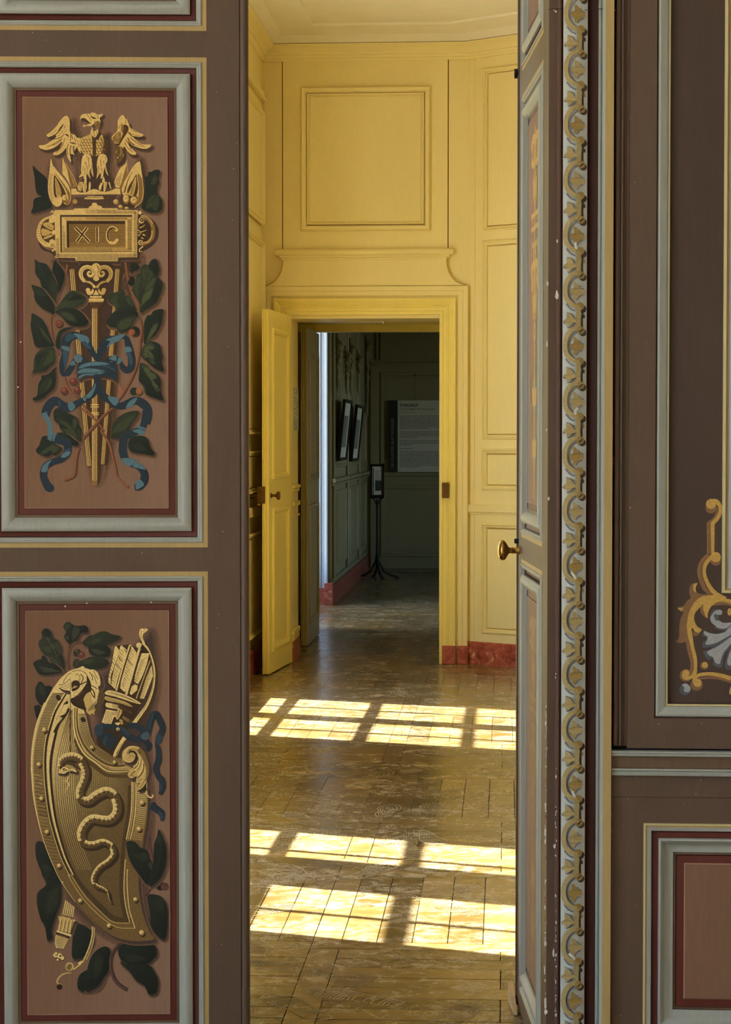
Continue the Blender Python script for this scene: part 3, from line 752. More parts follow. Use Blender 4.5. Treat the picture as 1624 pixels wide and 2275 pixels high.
# ------------------------------------------------------------------ front room (behind the camera): only its window wall matters
fr = tag(empty('wall_window', (XN, 0, 0), math.pi / 2), 'window wall of the front room', 'wall', kind='structure')
mb = MB(); a0 = -4.2
for w in WIN_NEAR:
    mb.box(a0, w[0], 0, .57, 0, HC, PLAIN); a0 = w[1]
    mb.box(w[0], w[1], 0, .57, 0, w[2], PLAIN); mb.box(w[0], w[1], 0, .57, w[3], HC, PLAIN)
mb.box(a0, Y1 + .03, 0, .57, 0, HC, PLAIN); mb.build('wall_board', fr)
for i, w in enumerate(WIN_NEAR):
    c_ = (w[0] + w[1]) / 2
    window('window_%d' % (4 + i), XN - .41, *w, [(c_ - .06, c_ + .06)], (.95, 1.5, 2.05, 2.6), ('first' if i == 0 else 'second') + ' casement window of the front room', WHITE)
mb = MB(); mb.box(2.8, 3.0, -4.2, Y1 + .03, 0, HC, PLAIN)
tag(mb.build('wall_opposite'), 'plain wall of the front room facing its windows', 'wall', kind='structure')
mb = MB(); mb.box(XN - .5, 3.0, -4.4, -4.2, 0, HC, PLAIN)
tag(mb.build('wall_behind'), 'plain wall of the front room behind the viewer', 'wall', kind='structure')

# ------------------------------------------------------------------ passage between the yellow room and the last room
ps = tag(empty('wall_passage', (0, 0, 0)), 'yellow lining of the deep doorway', 'wall', kind='structure')
ZS = 2.275
mb = MB()
mb.box(DX0 - .02, DX0 - .001, Y2 + .02, Y2 + .42, 0, ZS, YEL_DK); mb.box(DX0 - .16, DX0 - .02, Y2 + .40, Y2 + .42, 0, ZS, YEL_DK)
mb.box(DX0 - .30, DX0 - .16, Y2 + .40, Y3, 0, ZS, YEL_DK)
mb.box(DX1 + .001, DX1 + .25, Y2 + .02, Y3, 0, ZS, YEL_DK)
mb.build('lining', ps)
mb = MB(); mb.box(DX0 - .3, DX1 + .25, Y2 + .06, Y3 - .06, ZS, ZS + .1, YEL_DK); mb.build('soffit', ps)
mb = MB(); mb.box(DX0 - .3, DX1 + .25, Y3 - .06, Y3 + .02, 2.218, ZS, YEL_DK); mb.box(DX0 - .3, DX1 + .2, Y2 + .30, Y2 + .36, 2.238, ZS, YEL_DK); mb.build('lintel', ps)
mb = MB()
for z0, z1, o in ((1.00, 1.03, .016), (.93, .945, .012), (1.115, 1.135, .018), (1.09, 1.115, .01), (.17, .20, .014), (.13, .17, .01)): mb.box(DX0 - .02, DX0 + o - .001, Y2 + .04, Y2 + .42, z0, z1, YEL_DK, .004)
mb.build('lining_moulding', ps)
mb = MB(); mb.box(DX0 - .02, DX0 + .012, Y2 + .03, Y2 + .43, 0, .13, MARBLE); mb.build('plinth', ps)

# ------------------------------------------------------------------ last room
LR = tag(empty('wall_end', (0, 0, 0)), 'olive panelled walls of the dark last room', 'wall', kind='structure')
YW0, YW1 = WIN_END[0], 17.90
mb = MB()
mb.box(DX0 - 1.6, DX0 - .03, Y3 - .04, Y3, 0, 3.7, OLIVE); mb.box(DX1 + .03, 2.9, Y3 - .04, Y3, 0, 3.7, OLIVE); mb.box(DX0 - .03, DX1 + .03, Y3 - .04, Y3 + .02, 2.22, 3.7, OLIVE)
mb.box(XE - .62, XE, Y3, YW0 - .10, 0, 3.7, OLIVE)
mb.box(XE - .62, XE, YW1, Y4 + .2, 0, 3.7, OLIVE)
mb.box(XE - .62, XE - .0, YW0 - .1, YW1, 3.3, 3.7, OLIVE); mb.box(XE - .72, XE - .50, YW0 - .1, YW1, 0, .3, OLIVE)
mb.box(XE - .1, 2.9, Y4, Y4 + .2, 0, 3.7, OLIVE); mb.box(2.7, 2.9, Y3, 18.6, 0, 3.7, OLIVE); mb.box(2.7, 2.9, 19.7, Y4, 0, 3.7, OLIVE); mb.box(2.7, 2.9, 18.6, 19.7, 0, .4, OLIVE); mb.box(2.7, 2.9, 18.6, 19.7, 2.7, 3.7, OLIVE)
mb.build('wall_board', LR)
# white reveal of the window recess, with its beads, on a marble foot
mb = MB()
mb.box(XE - .60, XE - .035, YW1 - .03, YW1 - .001, .145, 3.3, REVEAL); mb.box(XE - .11, XE - .085, YW1 - .04, YW1 - .03, .145, 3.3, REVEAL, .004); mb.box(XE - .05, XE - .025, YW1 - .045, YW1 - .03, .18, 3.3, REVEAL, .006)
tag(mb.build('window_reveal', LR), 'white painted reveal lit by the window')
mb = MB(); mb.box(XE - .6, XE - .04, YW1 - .045, YW1, 0, .145, MARBLE); mb.box(XE - .055, XE + .02, YW1 - .065, YW1, 0, .19, MARBLE, .004); mb.box(XE, XE + .02, YW1, Y4, 0, .17, MARBLE); mb.build('plinth', LR)
window('window_3', XE - .58, WIN_END[0], YW1 - .06, .30, 3.2, [(16.70, 16.82)], (.9, 1.45, 2.0, 2.6), 'casement window of the last room', WHITE)
window('window_6', 2.86, 18.6, 19.7, .4, 2.7, [(19.1, 19.2)], (1.1, 1.9), 'casement window added out of view to brighten the last room', WHITE)  # added out of view as fill light for the last room
# left wall: panelled pilaster strips, a dado with a carved rail
OP = [(0, 0, OLIVE), (.006, .012, OLIVE), (.02, .016, OLIVE), (.028, .006, OLIVE), (.036, .008, OLIVE), (.044, -.004, OLIVE), (.06, -.004, OLIVE)]
lw = empty('left_panelling', (XE, 0, 0), math.pi / 2); lw.parent = LR
bays = [(18.02, 18.42), (18.52, 19.55), (19.65, 20.0), (20.08, 21.15), (21.25, 22.3)]
for a, b_ in bays:
    for z0, z1 in ((1.18, 3.3), (.30, .98)):
        m = MB(); m.frame(a, b_, z0, z1, OP, 0); d, h = OP[-1][:2]
        m.face([(a + d, -h, z0 + d), (b_ - d, -h, z0 + d), (b_ - d, -h, z1 - d), (a + d, -h, z1 - d)], OLIVE)
        m.build('panel_moulding', lw, smooth=40)
m = MB()
for a, b_ in ((17.92, 19.58), (19.62, 21.2), (21.24, 22.6)): m.tube([(a, -.022, 1.075), (b_, -.022, 1.075)], [.022, .022], OLIVE, 12); m.box(a, b_, -.03, 0, 1.03, 1.05, OLIVE, .005); m.box(a, b_, -.018, 0, .20, .225, OLIVE, .006)
m.build('panel_rail', lw, smooth=40)
m = MB()
for y in (18.02, 19.60, 21.2):
    m.box(y - .03, y + .03, -.026, 0, .2, 3.35, OLIVE, .006)
m.build('pilaster', lw)
def carving(y, z, h):
    """hanging leaf carving at the top of a pilaster"""
    m = MB()
    for k in range(7):
        u = k / 6
        m.tube([(y, -.02, z - h * u), (y + .05 * (1 - u) * (1 if k % 2 else -1), -.055 * (1 - .6 * u), z - h * u - .05), (y, -.03, z - h * u - .12)], [.022 * (1 - .6 * u), .028 * (1 - .6 * u), .004], OLIVE, 7)
    m.tube([(y, -.025, z + .05), (y, -.03, z - h - .1)], [.02, .008], OLIVE, 7)
    return m.build('carved_drop', lw, smooth=50)
carving(18.25, 2.32, .34); carving(19.3, 2.26, .28); carving(19.85, 2.36, .38); carving(20.9, 2.3, .3); carving(22.25, 2.5, .7)
# end wall: frieze board, door-like panels
BP = [(0, 0, OLIVE), (.004, .016, OLIVE), (.03, .02, OLIVE), (.036, .008, OLIVE), (.05, .01, OLIVE), (.056, -.006, OLIVE), (.075, -.008, OLIVE), (.08, .002, OLIVE), (.1, -.004, OLIVE)]
be = lambda px, py: at(px, py, Y4)
bw = empty('end_panelling', (0, Y4, 0)); bw.parent = LR
x0 = be(846, 900).x
for (ya, yb) in ((828, 1030), (1078, 1236)):
    m = MB(); z1, z0 = be(846, ya).z, be(846, yb).z
    m.frame(x0, x0 + 1.3, z0, z1, BP, -.03); d, h = BP[-1][:2]; m.face([(x0 + d, -.03 - h, z0 + d), (x0 + 1.3 - d, -.03 - h, z0 + d), (x0 + 1.3 - d, -.03 - h, z1 - d), (x0 + d, -.03 - h, z1 - d)], OLIVE); m.build('panel_moulding', bw, smooth=40)
m = MB(); m.box(be(824, 900).x, 2.6, -.03, 0, be(830, 1266).z + .015, be(830, 808).z, OLIVE); m.build('panel_board', bw)
m = MB(); m.box(be(852, 900).x, 2.6, -.062, 0, be(830, 1058).z, be(830, 1049).z, OLIVE, .01); m.box(be(824, 900).x, 2.6, -.05, 0, be(830, 812).z, be(830, 806).z, OLIVE, .008)
for px in (836, 845): m.box(be(px, 780).x, be(px, 780).x + .02, -.03, 0, be(830, 800).z, 3.6, OLIVE, .006)
m.build('panel_rail', bw)
# ------------------------------------------------------------------ the painted double door
LW, LH, LT = .685, 3.30, .042
LRZ = math.radians(5.4)
lu = Vector((math.cos(LRZ), math.sin(LRZ), 0)); ln = Vector((math.sin(LRZ), -math.cos(LRZ), 0))
lfree = at(552.5, 980, 4.545); lfree.z = 0
lh = lfree - lu * LW
def lmap(px, py):
    p = at_plane(px, py, lh, ln); return ((p - lh).dot(lu), 0.0, p.z)
hinge = Vector((X(1217, 4.497), 4.497, 0)); free = Vector((X(1153.5, 5.15), 5.15, 0))
RRZ = math.atan2(-(free - hinge).y, -(free - hinge).x)
LPROF = [(0, .0004, GOLD), (.0092, .0006, GOLD), (.0102, .0003, GREY), (.0112, .0030, GREY), (.0135, .0042, GREY), (.0155, .0030, GREY), (.0165, .0010, GREY), (.0185, .0015, GREY), (.0215, -.0010, GREY), (.0228, -.0060, MAROON_DK), (.0245, -.0080, MAROON), (.0325, -.0105, MAROON), (.0350, -.0115, MAROON_DK), (.0358, -.0040, GREY)] + arc(.0362, .0655, .0010, -.0045, .0085, GREY, 9) + [(.0655, -.0045, GREY), (.0662, -.0075, BROWN_LT), (.0722, -.0070, MAROON_DK), (.0735, -.0085, MAROON), (.0850, -.0080, MAROON_DK), (.0860, -.0060, FIELD_LINE), (.0875, -.0060, FIELD), (.0885, -.0065, FIELD)]
rects = {}
for k, (xa, xb, ya, yb) in dict(A=(-36.5, 459.5, -760, 67.5), B=(-36.5, 459.5, 126.5, 1216.5), C=(-33, 462.5, 1270, 2341)).items():
    s0, _, z1 = lmap((xa + xb) / 2, ya); _, _, z0 = lmap((xa + xb) / 2, yb)
    s0 = lmap(xa, (max(ya, 0) + min(yb, 2275)) / 2)[0]; s1 = lmap(xb, (max(ya, 0) + min(yb, 2275)) / 2)[0]
    rects[k] = (s0, s1, min(z0, z1), max(z0, z1))
SX0 = sum(r[0] for r in rects.values()) / 3; SX1 = sum(r[1] for r in rects.values()) / 3
for k in rects: rects[k] = (SX0, SX1, rects[k][2], rects[k][3])
def painted_leaf(name, sg, loc, rz, label):
    """sg = 1: hinged on its left; -1: hinged on its right. local x runs along the leaf, -y is the painted face"""
    root = tag(empty(name, loc, rz), label, 'door', kind='structure')
    fx = lambda s: s * sg
    def bx(nm, a, b_, z0, z1, mat=BROWN, bev=.0):
        m = MB(); m.box(fx(a), fx(b_), 0, LT, z0, z1, mat, bev); return m.build(nm, root)
    bx('stile', 0.0, SX0, .008, LH)
    m = MB(); m.box(fx(SX1), fx(LW - .0195), 0, LT, .008, LH, BROWN)
    pr = [(LW - .0195, .0), (LW - .0190, .003), (LW - .0180, .003), (LW - .0172, -.001), (LW - .014, -.004), (LW - .009, -.0048), (LW - .004, -.003), (LW - .0012, .001), (LW, .006), (LW, LT), (LW - .0195, LT)]
    m.extrude([(fx(a), y, BROWN) for a, y in pr], .008, LH)
    m.build('stile', root, smooth=40)
    zs = [.008] + [v for k in 'CBA' for v in rects[k][2:]] + [LH]
    for a, b_ in zip(zs[::2], zs[1::2]): bx('rail', SX0, SX1, a, b_)
    panels = {}
    for k in 'ABC':
        s0, s1, z0, z1 = rects[k]; x0, x1 = min(fx(s0), fx(s1)), max(fx(s0), fx(s1)); d, h = LPROF[-1][:2]
        m = MB(); m.face([(x0 + d, -h, z0 + d), (x1 - d, -h, z0 + d), (x1 - d, -h, z1 - d), (x0 + d, -h, z1 - d)], FIELD)
        m.box(x0, x1, .014, .034, z0, z1, BROWN)
        cut = next(i for i, p in enumerate(LPROF) if p[2] is BROWN_LT)
        m.frame(x0, x1, z0, z1, LPROF[cut:], 0)
        p = m.build('panel', root, smooth=32); panels[k] = p
        m = MB(); m.frame(x0, x1, z0, z1, LPROF[:cut + 1], 0); m.build('moulding', p, smooth=32)
    return root, panels
door1, LP1 = painted_leaf('door_1', 1, tuple(lh), LRZ, 'brown leaf of the painted double door standing almost closed, trophies on its panels')
door2, LP2 = painted_leaf('door_2', -1, tuple(hinge), RRZ, 'brown leaf of the painted double door swung wide open, seen edge on')

def lathe(m, prof, mat, seg=20, sx=1.0, sz=1.0, c=(0, 0, 0)):
    """turned shape about the local y axis: prof = [(y, radius)]"""
    vs = []; fs = []
    for y, r in prof:
        for q in range(seg): vs.append((c[0] + r * sx * math.cos(2 * math.pi * q / seg), c[1] + y, c[2] + r * sz * math.sin(2 * math.pi * q / seg)))
    for i in range(len(prof) - 1):
        for q in range(seg): fs.append((i * seg + q, i * seg + (q + 1) % seg, (i + 1) * seg + (q + 1) % seg, (i + 1) * seg + q))
    fs.append(tuple(range(seg))); fs.append(tuple((len(prof) - 1) * seg + q for q in range(seg))[::-1])
    m.raw(vs, fs, mat)
# brass knob, black latch pieces and edge plate of the open leaf
kz = Z(1224, 5.12, 1150)
m = MB()
lathe(m, [(.002, .0095), (-.003, .0095), (-.006, .0075), (-.016, .0070), (-.0165, .0078), (-.019, .0078), (-.0195, .0065), (-.024, .0068), (-.027, .0085), (-.030, .0140), (-.0335, .0195), (-.038, .0235), (-.042, .0247), (-.046, .0232), (-.0497, .0185), (-.0522, .0120), (-.0535, .005), (-.0538, .001)], BRASS, 26, .66, 1.08, (-LW + .037, 0, kz))
tag(m.build('knob', door2, smooth=50), 'oval brass knob')
m = MB(); zc = Z(1203, 5.14, 1150); m.box(-LW + .004, -LW + .022, -.010, .004, zc - .006, zc + .006, IRON, .001); m.build('latch', door2)
m = MB(); zc = Z(158, 5.14, 1150); m.box(-LW - .002, -LW + .008, -.004, .02, zc - .01, zc + .01, IRON); m.prism([(-LW + .004, zc + .012), (-LW + .016, zc), (-LW + .004, zc - .012), (-LW - .008, zc)], -.012, .0, IRON); m.build('latch', door2)
m = MB(); m.box(-LW - .0025, -LW + .0005, .010, .030, Z(1354, 5.14, 1150), Z(1294, 5.14, 1150), BRASS_DK); m.build('edge_plate', door2)

# ------------------------------------------------------------------ the yellow leaf and the olive leaf of the far doorway
DP = [(0, 0, None), (.004, .008, None), (.012, .012, None), (.022, .011, None), (.030, .004, None), (.034, .005, None), (.040, -.006, None), (.060, -.006, None), (.064, -.004, None), (.078, -.004, None)]
def plain_leaf(name, loc, rz, Wd, H, T, rows, mat, label, x0=.10, x1=.10):
    """hinged at local 0; the seen face is local -y"""
    root = tag(empty(name, loc, rz), label, 'door', kind='structure')
    a, b_ = x0, Wd - x1; prof = [(d, h, mat) for d, h, _ in DP]
    for xa, xb in ((0, a), (b_, Wd)):
        m = MB()
        if xb == Wd:
            m.box(xa, Wd - .006, 0, T, 0.008, H, mat); m.extrude([(Wd - .006, 0, mat), (Wd - .002, .002, mat), (Wd, .006, mat), (Wd, .014, mat), (Wd - .004, .017, mat), (Wd, .020, mat), (Wd, .030, mat), (Wd - .003, .033, mat), (Wd + .003, .035, mat), (Wd + .003, T, mat), (Wd - .006, T, mat)], .008, H, True)
        else: m.box(xa, xb, 0, T, .008, H, mat)
        m.build('stile', root)
    zs = [.008] + [v for r in rows for v in r] + [H]
    for c_, d_ in zip(zs[::2], zs[1::2]):
        m = MB(); m.box(a, b_, 0, T, c_, d_, mat); m.build('rail', root)
    for c_, d_ in rows:
        m = MB(); m.frame(a, b_, c_, d_, prof); d, h = prof[-1][:2]
        m.face([(a + d, -h, c_ + d), (b_ - d, -h, c_ + d), (b_ - d, -h, d_ - d), (a + d, -h, d_ - d)], mat)
        m.box(a, b_, .018, T - .008, c_, d_, mat); m.build('panel', root, smooth=35)
    return root
yh = Vector((DX0 + .004, Y2 - .05, 0)); YF2 = 12.44
yf = Vector((X(597, YF2), YF2, 0)); yw = (yf - yh).length
yrz = math.atan2((yf - yh).y, (yf - yh).x)         # local x from the hinge to the free edge; local -y must face right (+x)
# local -y after rotation rz: (sin rz, -cos rz); for a leaf pointing to -y this is (-1, 0), so mirror by building on +y: rotate the free end to be the origin
lrz2 = math.atan2((yh - yf).y, (yh - yf).x)
def back_leaf(name, hinge, free, H, T, rows, mat, label):
    """leaf pointing toward the viewer whose seen face looks right: built from its free edge to its hinge"""
    Wd = (hinge - free).length
    root = plain_leaf(name, (hinge.x, hinge.y, 0), math.atan2((free - hinge).y, (free - hinge).x), Wd, H, T, rows, mat, label)
    # local y is flipped so that the panelled face looks into the doorway
    for c in root.children: c.scale = (1, -1, 1)
    return root
zl = lambda y: Z(y, 12.80, 620)
yellow = back_leaf('door_3', yh, yf, 2.215, .040, [(.135, 1.015), (1.185, 2.11)], YEL_DK, 'narrow yellow panelled door leaf opened against the window wall')
zk = Z(1101, 12.5, 608); LZ0, LZ1 = Z(1119, 12.44, 580), Z(1081, 12.44, 580)
m = MB(); lathe(m, [(-.002, .016), (.004, .016), (.006, .009), (.030, .008), (.034, .014), (.040, .024), (.050, .027), (.056, .022), (.058, .006)], BRASS_DK, 18, .8, 1.0, (yw - .06, 0, zk)); tag(m.build('knob', yellow, smooth=50), 'small dark brass knob')
m = MB(); m.box(yw - .13, yw + .003, -.072, -.040, Z(1119, 12.44, 580), Z(1081, 12.44, 580), BRASS_DK, .002); m.box(yw + .002, yw + .005, -.072, -.022, Z(1119, 12.44, 580), Z(1081, 12.44, 580), BRASS_DK, .001)
for dz in (.012, .09): lathe(m, [(-.0, .005), (.001, .005)], BRASS, 8, 1, 1, (yw - .02, -.086, Z(1119, 12.44, 580) + dz))
m.box(yw - .004, yw + .012, -.070, -.050, Z(1119, 12.44, 580) - .012, Z(1119, 12.44, 580), BRASS, .002); tag(m.build('lock_case', yellow), 'brown iron rim lock')
m = MB(); lathe(m, [(-.085, .012), (-.105, .010), (-.115, .02), (-.13, .02), (-.134, .006)], BRASS_DK, 14, 1, 1, (yw - .07, 0, zk)); m.build('knob', yellow, smooth=50)
oh = Vector((X(709, 15.1), 15.10, 0)); of = Vector((X(683, 14.2), 14.20, 0))
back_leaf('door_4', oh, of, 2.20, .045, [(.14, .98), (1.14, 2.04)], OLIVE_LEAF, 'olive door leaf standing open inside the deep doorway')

# ------------------------------------------------------------------ small things of the doorway and the last room
m = MB(); p0, p1 = at(775.5, 712, 13.56), at(850.5, 712, 13.56)
m.box(p0.x, p1.x, 13.56, 13.68, p0.z - .013, 2.275, simple('lamp_white', (205, 205, 190), rough=.4), .006)
m.box(p0.x - .006, p0.x + .004, 13.55, 13.69, p0.z - .019, p0.z + .012, WHITE, .002); m.box(p1.x - .004, p1.x + .006, 13.55, 13.69, p0.z - .019, p0.z + .012, WHITE, .002)
tag(m.build('emergency_lamp'), 'flat white emergency lamp fixed under the head of the far doorway', 'lamp')
p0 = at(719, 715, 14.4)
m = MB(); vs = [(2.276, .058), (2.262, .058), (2.250, .050), (2.244, .034), (2.243, .008)]
seg = 20; V = [(p0.x + r * math.cos(2 * math.pi * q / seg), 14.4 + r * math.sin(2 * math.pi * q / seg), z) for z, r in vs for q in range(seg)]
m.raw(V, [(i * seg + q, i * seg + (q + 1) % seg, (i + 1) * seg + (q + 1) % seg, (i + 1) * seg + q) for i in range(4) for q in range(seg)] + [tuple(4 * seg + q for q in range(seg))], simple('detector_white', (214, 216, 216), rough=.4))
tag(m.build('smoke_detector', smooth=40), 'round white smoke detector under the passage ceiling', 'detector')
# printed notice on the passage wall
m = MB(); q0, q1 = DX0 + .0005, DX0 + .004
NY0, NY1, NZ0, NZ1 = Y2 + .05, Y2 + .40, Z(956, 13.4, 655), Z(862, 13.4, 655)
m.box(q0, q1, NY0, NY1, NZ0, NZ1, PAPER); o = m.build('wall_notice')
tag(o, 'printed paper notice on the left lining of the far doorway', 'notice')
m = MB(); random.seed(5); INK = simple('ink', (58, 54, 46), rough=.8)
for k in range(24):
    z = NZ1 - .02 - k * .0112
    if z < NZ0 + .015: break
    for a in range(5):
        if random.random() < .78: m.box(q1, q1 + .0004, NY0 + .02 + a * .065, NY0 + .02 + a * .065 + random.uniform(.02, .058), z - .0035, z, INK)
for z in (NZ0 + .004, NZ1 - .006): m.box(q1, q1 + .0004, NY0 + .005, NY1 - .005, z, z + .002, INK)
m.build('print', o, kind='stuff')
# pale wooden wedge on the floor by the open leaf
w0 = on_floor(1132, 2226); w1 = on_floor(1144, 2258)
m = MB(); zt = .046
m.raw([(w0.x - .004, w0.y, 0.002), (w0.x + .010, w0.y, 0.002), (w1.x + .006, w1.y, .002), (w1.x - .002, w1.y, .002), (w0.x - .004, w0.y + .01, zt), (w0.x + .010, w0.y + .01, zt), (w1.x + .006, w1.y, .006), (w1.x - .002, w1.y, .006)],
      [(0, 3, 2, 1), (4, 5, 6, 7), (0, 1, 5, 4), (1, 2, 6, 5), (2, 3, 7, 6), (3, 0, 4, 7)], simple('raw_pine', (206, 180, 140), rough=.7, noise=.1))
tag(m.build('door_wedge'), 'pale raw wooden wedge on the floor by the wide open painted door', 'wedge')

# display panel hung on the end wall
YP = Y4 - .075
bp = lambda px, py: at(px, py, YP)
PZ0, PZ1 = bp(900, 1048.5).z, bp(900, 889.5).z; PX0 = bp(861.5, 960).x; PXm = bp(883.5, 960).x; PX1 = PX0 + .76
DPAN = simple('panel_paper', (206, 202, 186), rough=.7); DBAND = simple('panel_band', (46, 44, 38), rough=.7); DINK = simple('panel_ink', (60, 58, 52), rough=.8); DRED = simple('panel_red', (96, 62, 52), rough=.8)
m = MB(); m.box(PX0, PX1, YP, YP + .012, PZ0, PZ1, DPAN); poster = tag(m.build('display_panel'), 'large grey text panel headed STARLINGS hanging on the end wall', 'sign')
m = MB(); m.box(PX0 - .0005, PXm, YP - .0006, YP, PZ0 - .0005, PZ1 + .0005, DBAND); tag(m.build('title_band', poster), 'dark vertical band')
FONT_H = 0.717
def text(name, body, parent, loc, size, mat, rot=(math.pi / 2, 0, 0), fit=None, bold=0.0):
    cu_ = bpy.data.curves.new(name, 'FONT'); cu_.body = body; cu_.size = size; cu_.extrude = .0002; cu_.offset = bold
    cu_.materials.append(mat)
    o = bpy.data.objects.new(name, cu_); COL.objects.link(o); o.parent = parent; o.location = loc; o.rotation_euler = rot
    bpy.context.view_layer.update()
    if fit: o.scale = (fit / max(1e-6, o.dimensions.x), 1, 1)
    dg = bpy.context.evaluated_depsgraph_get(); me = bpy.data.meshes.new_from_object(o.evaluated_get(dg)); me.name = name
    n = bpy.data.objects.new(name, me); COL.objects.link(n); n.parent = parent; n.location = loc; n.rotation_euler = rot; n.scale = o.scale
    bpy.data.objects.remove(o); bpy.data.curves.remove(cu_)
    return n
tx = bp(888, 960).x; ty = YP - .0008
text('heading', 'STARLINGS*', poster, (tx, ty, bp(888, 903.5).z), .046, DINK, fit=bp(930, 900).x - tx, bold=.0008)
text('heading', "L\u2019nom anglais de l\u2019\u00e9tourneau", poster, (tx, ty, bp(888, 910.5).z), .030, DINK, fit=bp(965, 900).x - tx)
text('heading', 'DES PLANTES AUX PAYSAGES', poster, (bp(874.5, 960).x, ty, bp(874, 1040).z), .040, simple('band_ink', (150, 146, 130), rough=.8), rot=(math.pi / 2, -math.pi / 2, 0), fit=bp(874, 930).z - bp(874, 1040).z)
m = MB(); m.box(PXm - .005, bp(926, 900).x, ty - .0002, ty + .0002, bp(888, 916).z - .0015, bp(888, 916).z + .0015, DINK)
random.seed(3); row = 0
for (ya, yb, last) in ((924, 953, .5), (959, 973, .3), (979, 990, .2), (996.5, 997.5, .22), (1003, 1040, .35)):
    y = ya
    while y <= yb:
        z = bp(890, y).z; endx = PX1 - .03 if y + 3.2 <= yb else tx + (PX1 - tx) * last
        x = tx
        while x < endx:
            wl_ = random.uniform(.012, .05); m.box(x, min(x + wl_, endx), ty - .0002, ty + .0002, z - .0022, z + .0022, DRED if (random.random() < .12) else DINK); x += wl_ + .006
        y += 3.1
m.build('print', poster, kind='stuff')
hk = bp(921, 833); ck = bp(921, 884)
m = MB(); m.tube([(hk.x, Y4 - .04, hk.z), (ck.x, YP + .004, ck.z), (ck.x, YP + .006, PZ1)], [.0015, .0015, .0015], IRON, 6); m.tube([(hk.x, Y4 - .07, hk.z), (hk.x, Y4 - .03, hk.z)], [.008, .008], IRON, 8); m.tube([(ck.x, YP, ck.z), (ck.x, YP + .012, ck.z)], [.006, .006], IRON, 8); m.build('hanger', poster)

# two framed prints tilted out from the left wall
FRM = simple('frame_black', (24, 23, 21), rough=.4); MAT_W = simple('mount', (206, 202, 184), rough=.8); PIC = simple('print_grey', (120, 120, 110), rough=.7, noise=.35, nscale=9)
def framed(y0, y1, z0, z1, label):
    root = tag(empty('framed_print', (XE, y0, z0)), label, 'picture', 'framed prints on the olive wall')
    h = z1 - z0; w = y1 - y0; lean = .055; off = .030
    P = lambda y, z, d: (off + lean * (z / h) + d, y, z)
    def slab(m, ya, yb, za, zb, d0, d1, mat):
        vs = [P(ya, za, d0), P(yb, za, d0), P(yb, zb, d0), P(ya, zb, d0), P(ya, za, d1), P(yb, za, d1), P(yb, zb, d1), P(ya, zb, d1)]
        m.raw(vs, [(0, 3, 2, 1), (4, 5, 6, 7), (0, 1, 5, 4), (1, 2, 6, 5), (2, 3, 7, 6), (3, 0, 4, 7)], mat)
    m = MB(); f = .028
    for ya, yb, za, zb in ((0, w, 0, f), (0, w, h - f, h), (0, f, f, h - f), (w - f, w, f, h - f)): slab(m, ya, yb, za, zb, 0, .022, FRM)
    slab(m, 0, w, 0, h, -.006, .002, FRM); m.build('frame', root)
    m = MB(); slab(m, f, w - f, f, h - f, .002, .006, MAT_W); m.build('mount', root)
    m = MB(); slab(m, f + .12, w - f - .12, h * .22, h * .74, .006, .0068, PIC); m.build('print', root)
    m = MB(); slab(m, .12, .16, h * .2, h * .55, -.03, -.006, FRM); m.build('bracket', root); m = MB(); m.tube([(.02, w / 2, h + .0), (.012, w / 2, h + .2)], [.002, .002], IRON, 6); m.build('hanging_wire', root)
    return root
framed(18.20, 19.05, 1.245, 1.79, 'nearer of the two black framed prints leaning out from the olive wall')
framed(19.72, 20.60, 1.225, 1.77, 'farther of the two black framed prints, next to the corner')
# information stand
SY = 21.35; sp = lambda px, py: at(px, py, SY)
root = tag(empty('information_stand', (sp(838, 1284).x, SY, 0)), 'slim black metal stand holding a small printed notice', 'stand')
cxx = 0.0; Pz0, Pz1 = sp(838, 1107).z, sp(838, 1031).z; hw = (sp(853, 1060).x - sp(822.5, 1060).x) / 2
m = MB()
for a, b_, c_, d_ in ((-hw, hw, Pz0, Pz0 + .034), (-hw, hw, Pz1 - .024, Pz1), (-hw, -hw + .02, Pz0, Pz1), (hw - .02, hw, Pz0, Pz1)): m.box(a, b_, -.012, .012, c_, d_, IRON, .002)
m.box(-hw, hw, .004, .012, Pz0, Pz1, IRON); m.build('frame', root)
m = MB(); m.box(-hw + .022, hw - .022, -.004, .002, Pz0 + .036, Pz1 - .026, simple('stand_paper', (224, 220, 208), rough=.8)); sheet = m.build('notice_sheet', root)
m = MB(); hh = Pz1 - Pz0
m.box(-hw + .028, -hw + .036, -.0046, -.004, Pz0 + .04, Pz1 - .04, IRON); m.box(-hw + .05, hw - .026, -.0046, -.004, Pz0 + hh * .22, Pz0 + hh * .52, simple('stand_photo', (70, 70, 66), rough=.8, noise=.5, nscale=60))
for k in range(9): m.box(-hw + .05, hw - .03 - (.02 if k % 3 == 2 else 0), -.0046, -.004, Pz1 - .07 - k * .012, Pz1 - .066 - k * .012, simple('stand_ink', (110, 110, 106), rough=.8))
m.build('print', sheet)
m = MB(); m.tube([(0, 0, .12), (0, 0, .5), (0, 0, Pz0 - .01)], [.015, .012, .012], IRON, 10)
for sx in (-1, 1): m.tube([(0, 0, Pz0 - .10), (sx * .008, 0, Pz0 - .06), (sx * .03, 0, Pz0 - .015), (sx * .05, 0, Pz0 + .002)], [.008, .008, .007, .006], IRON, 8)
m.build('pole', root, smooth=50)
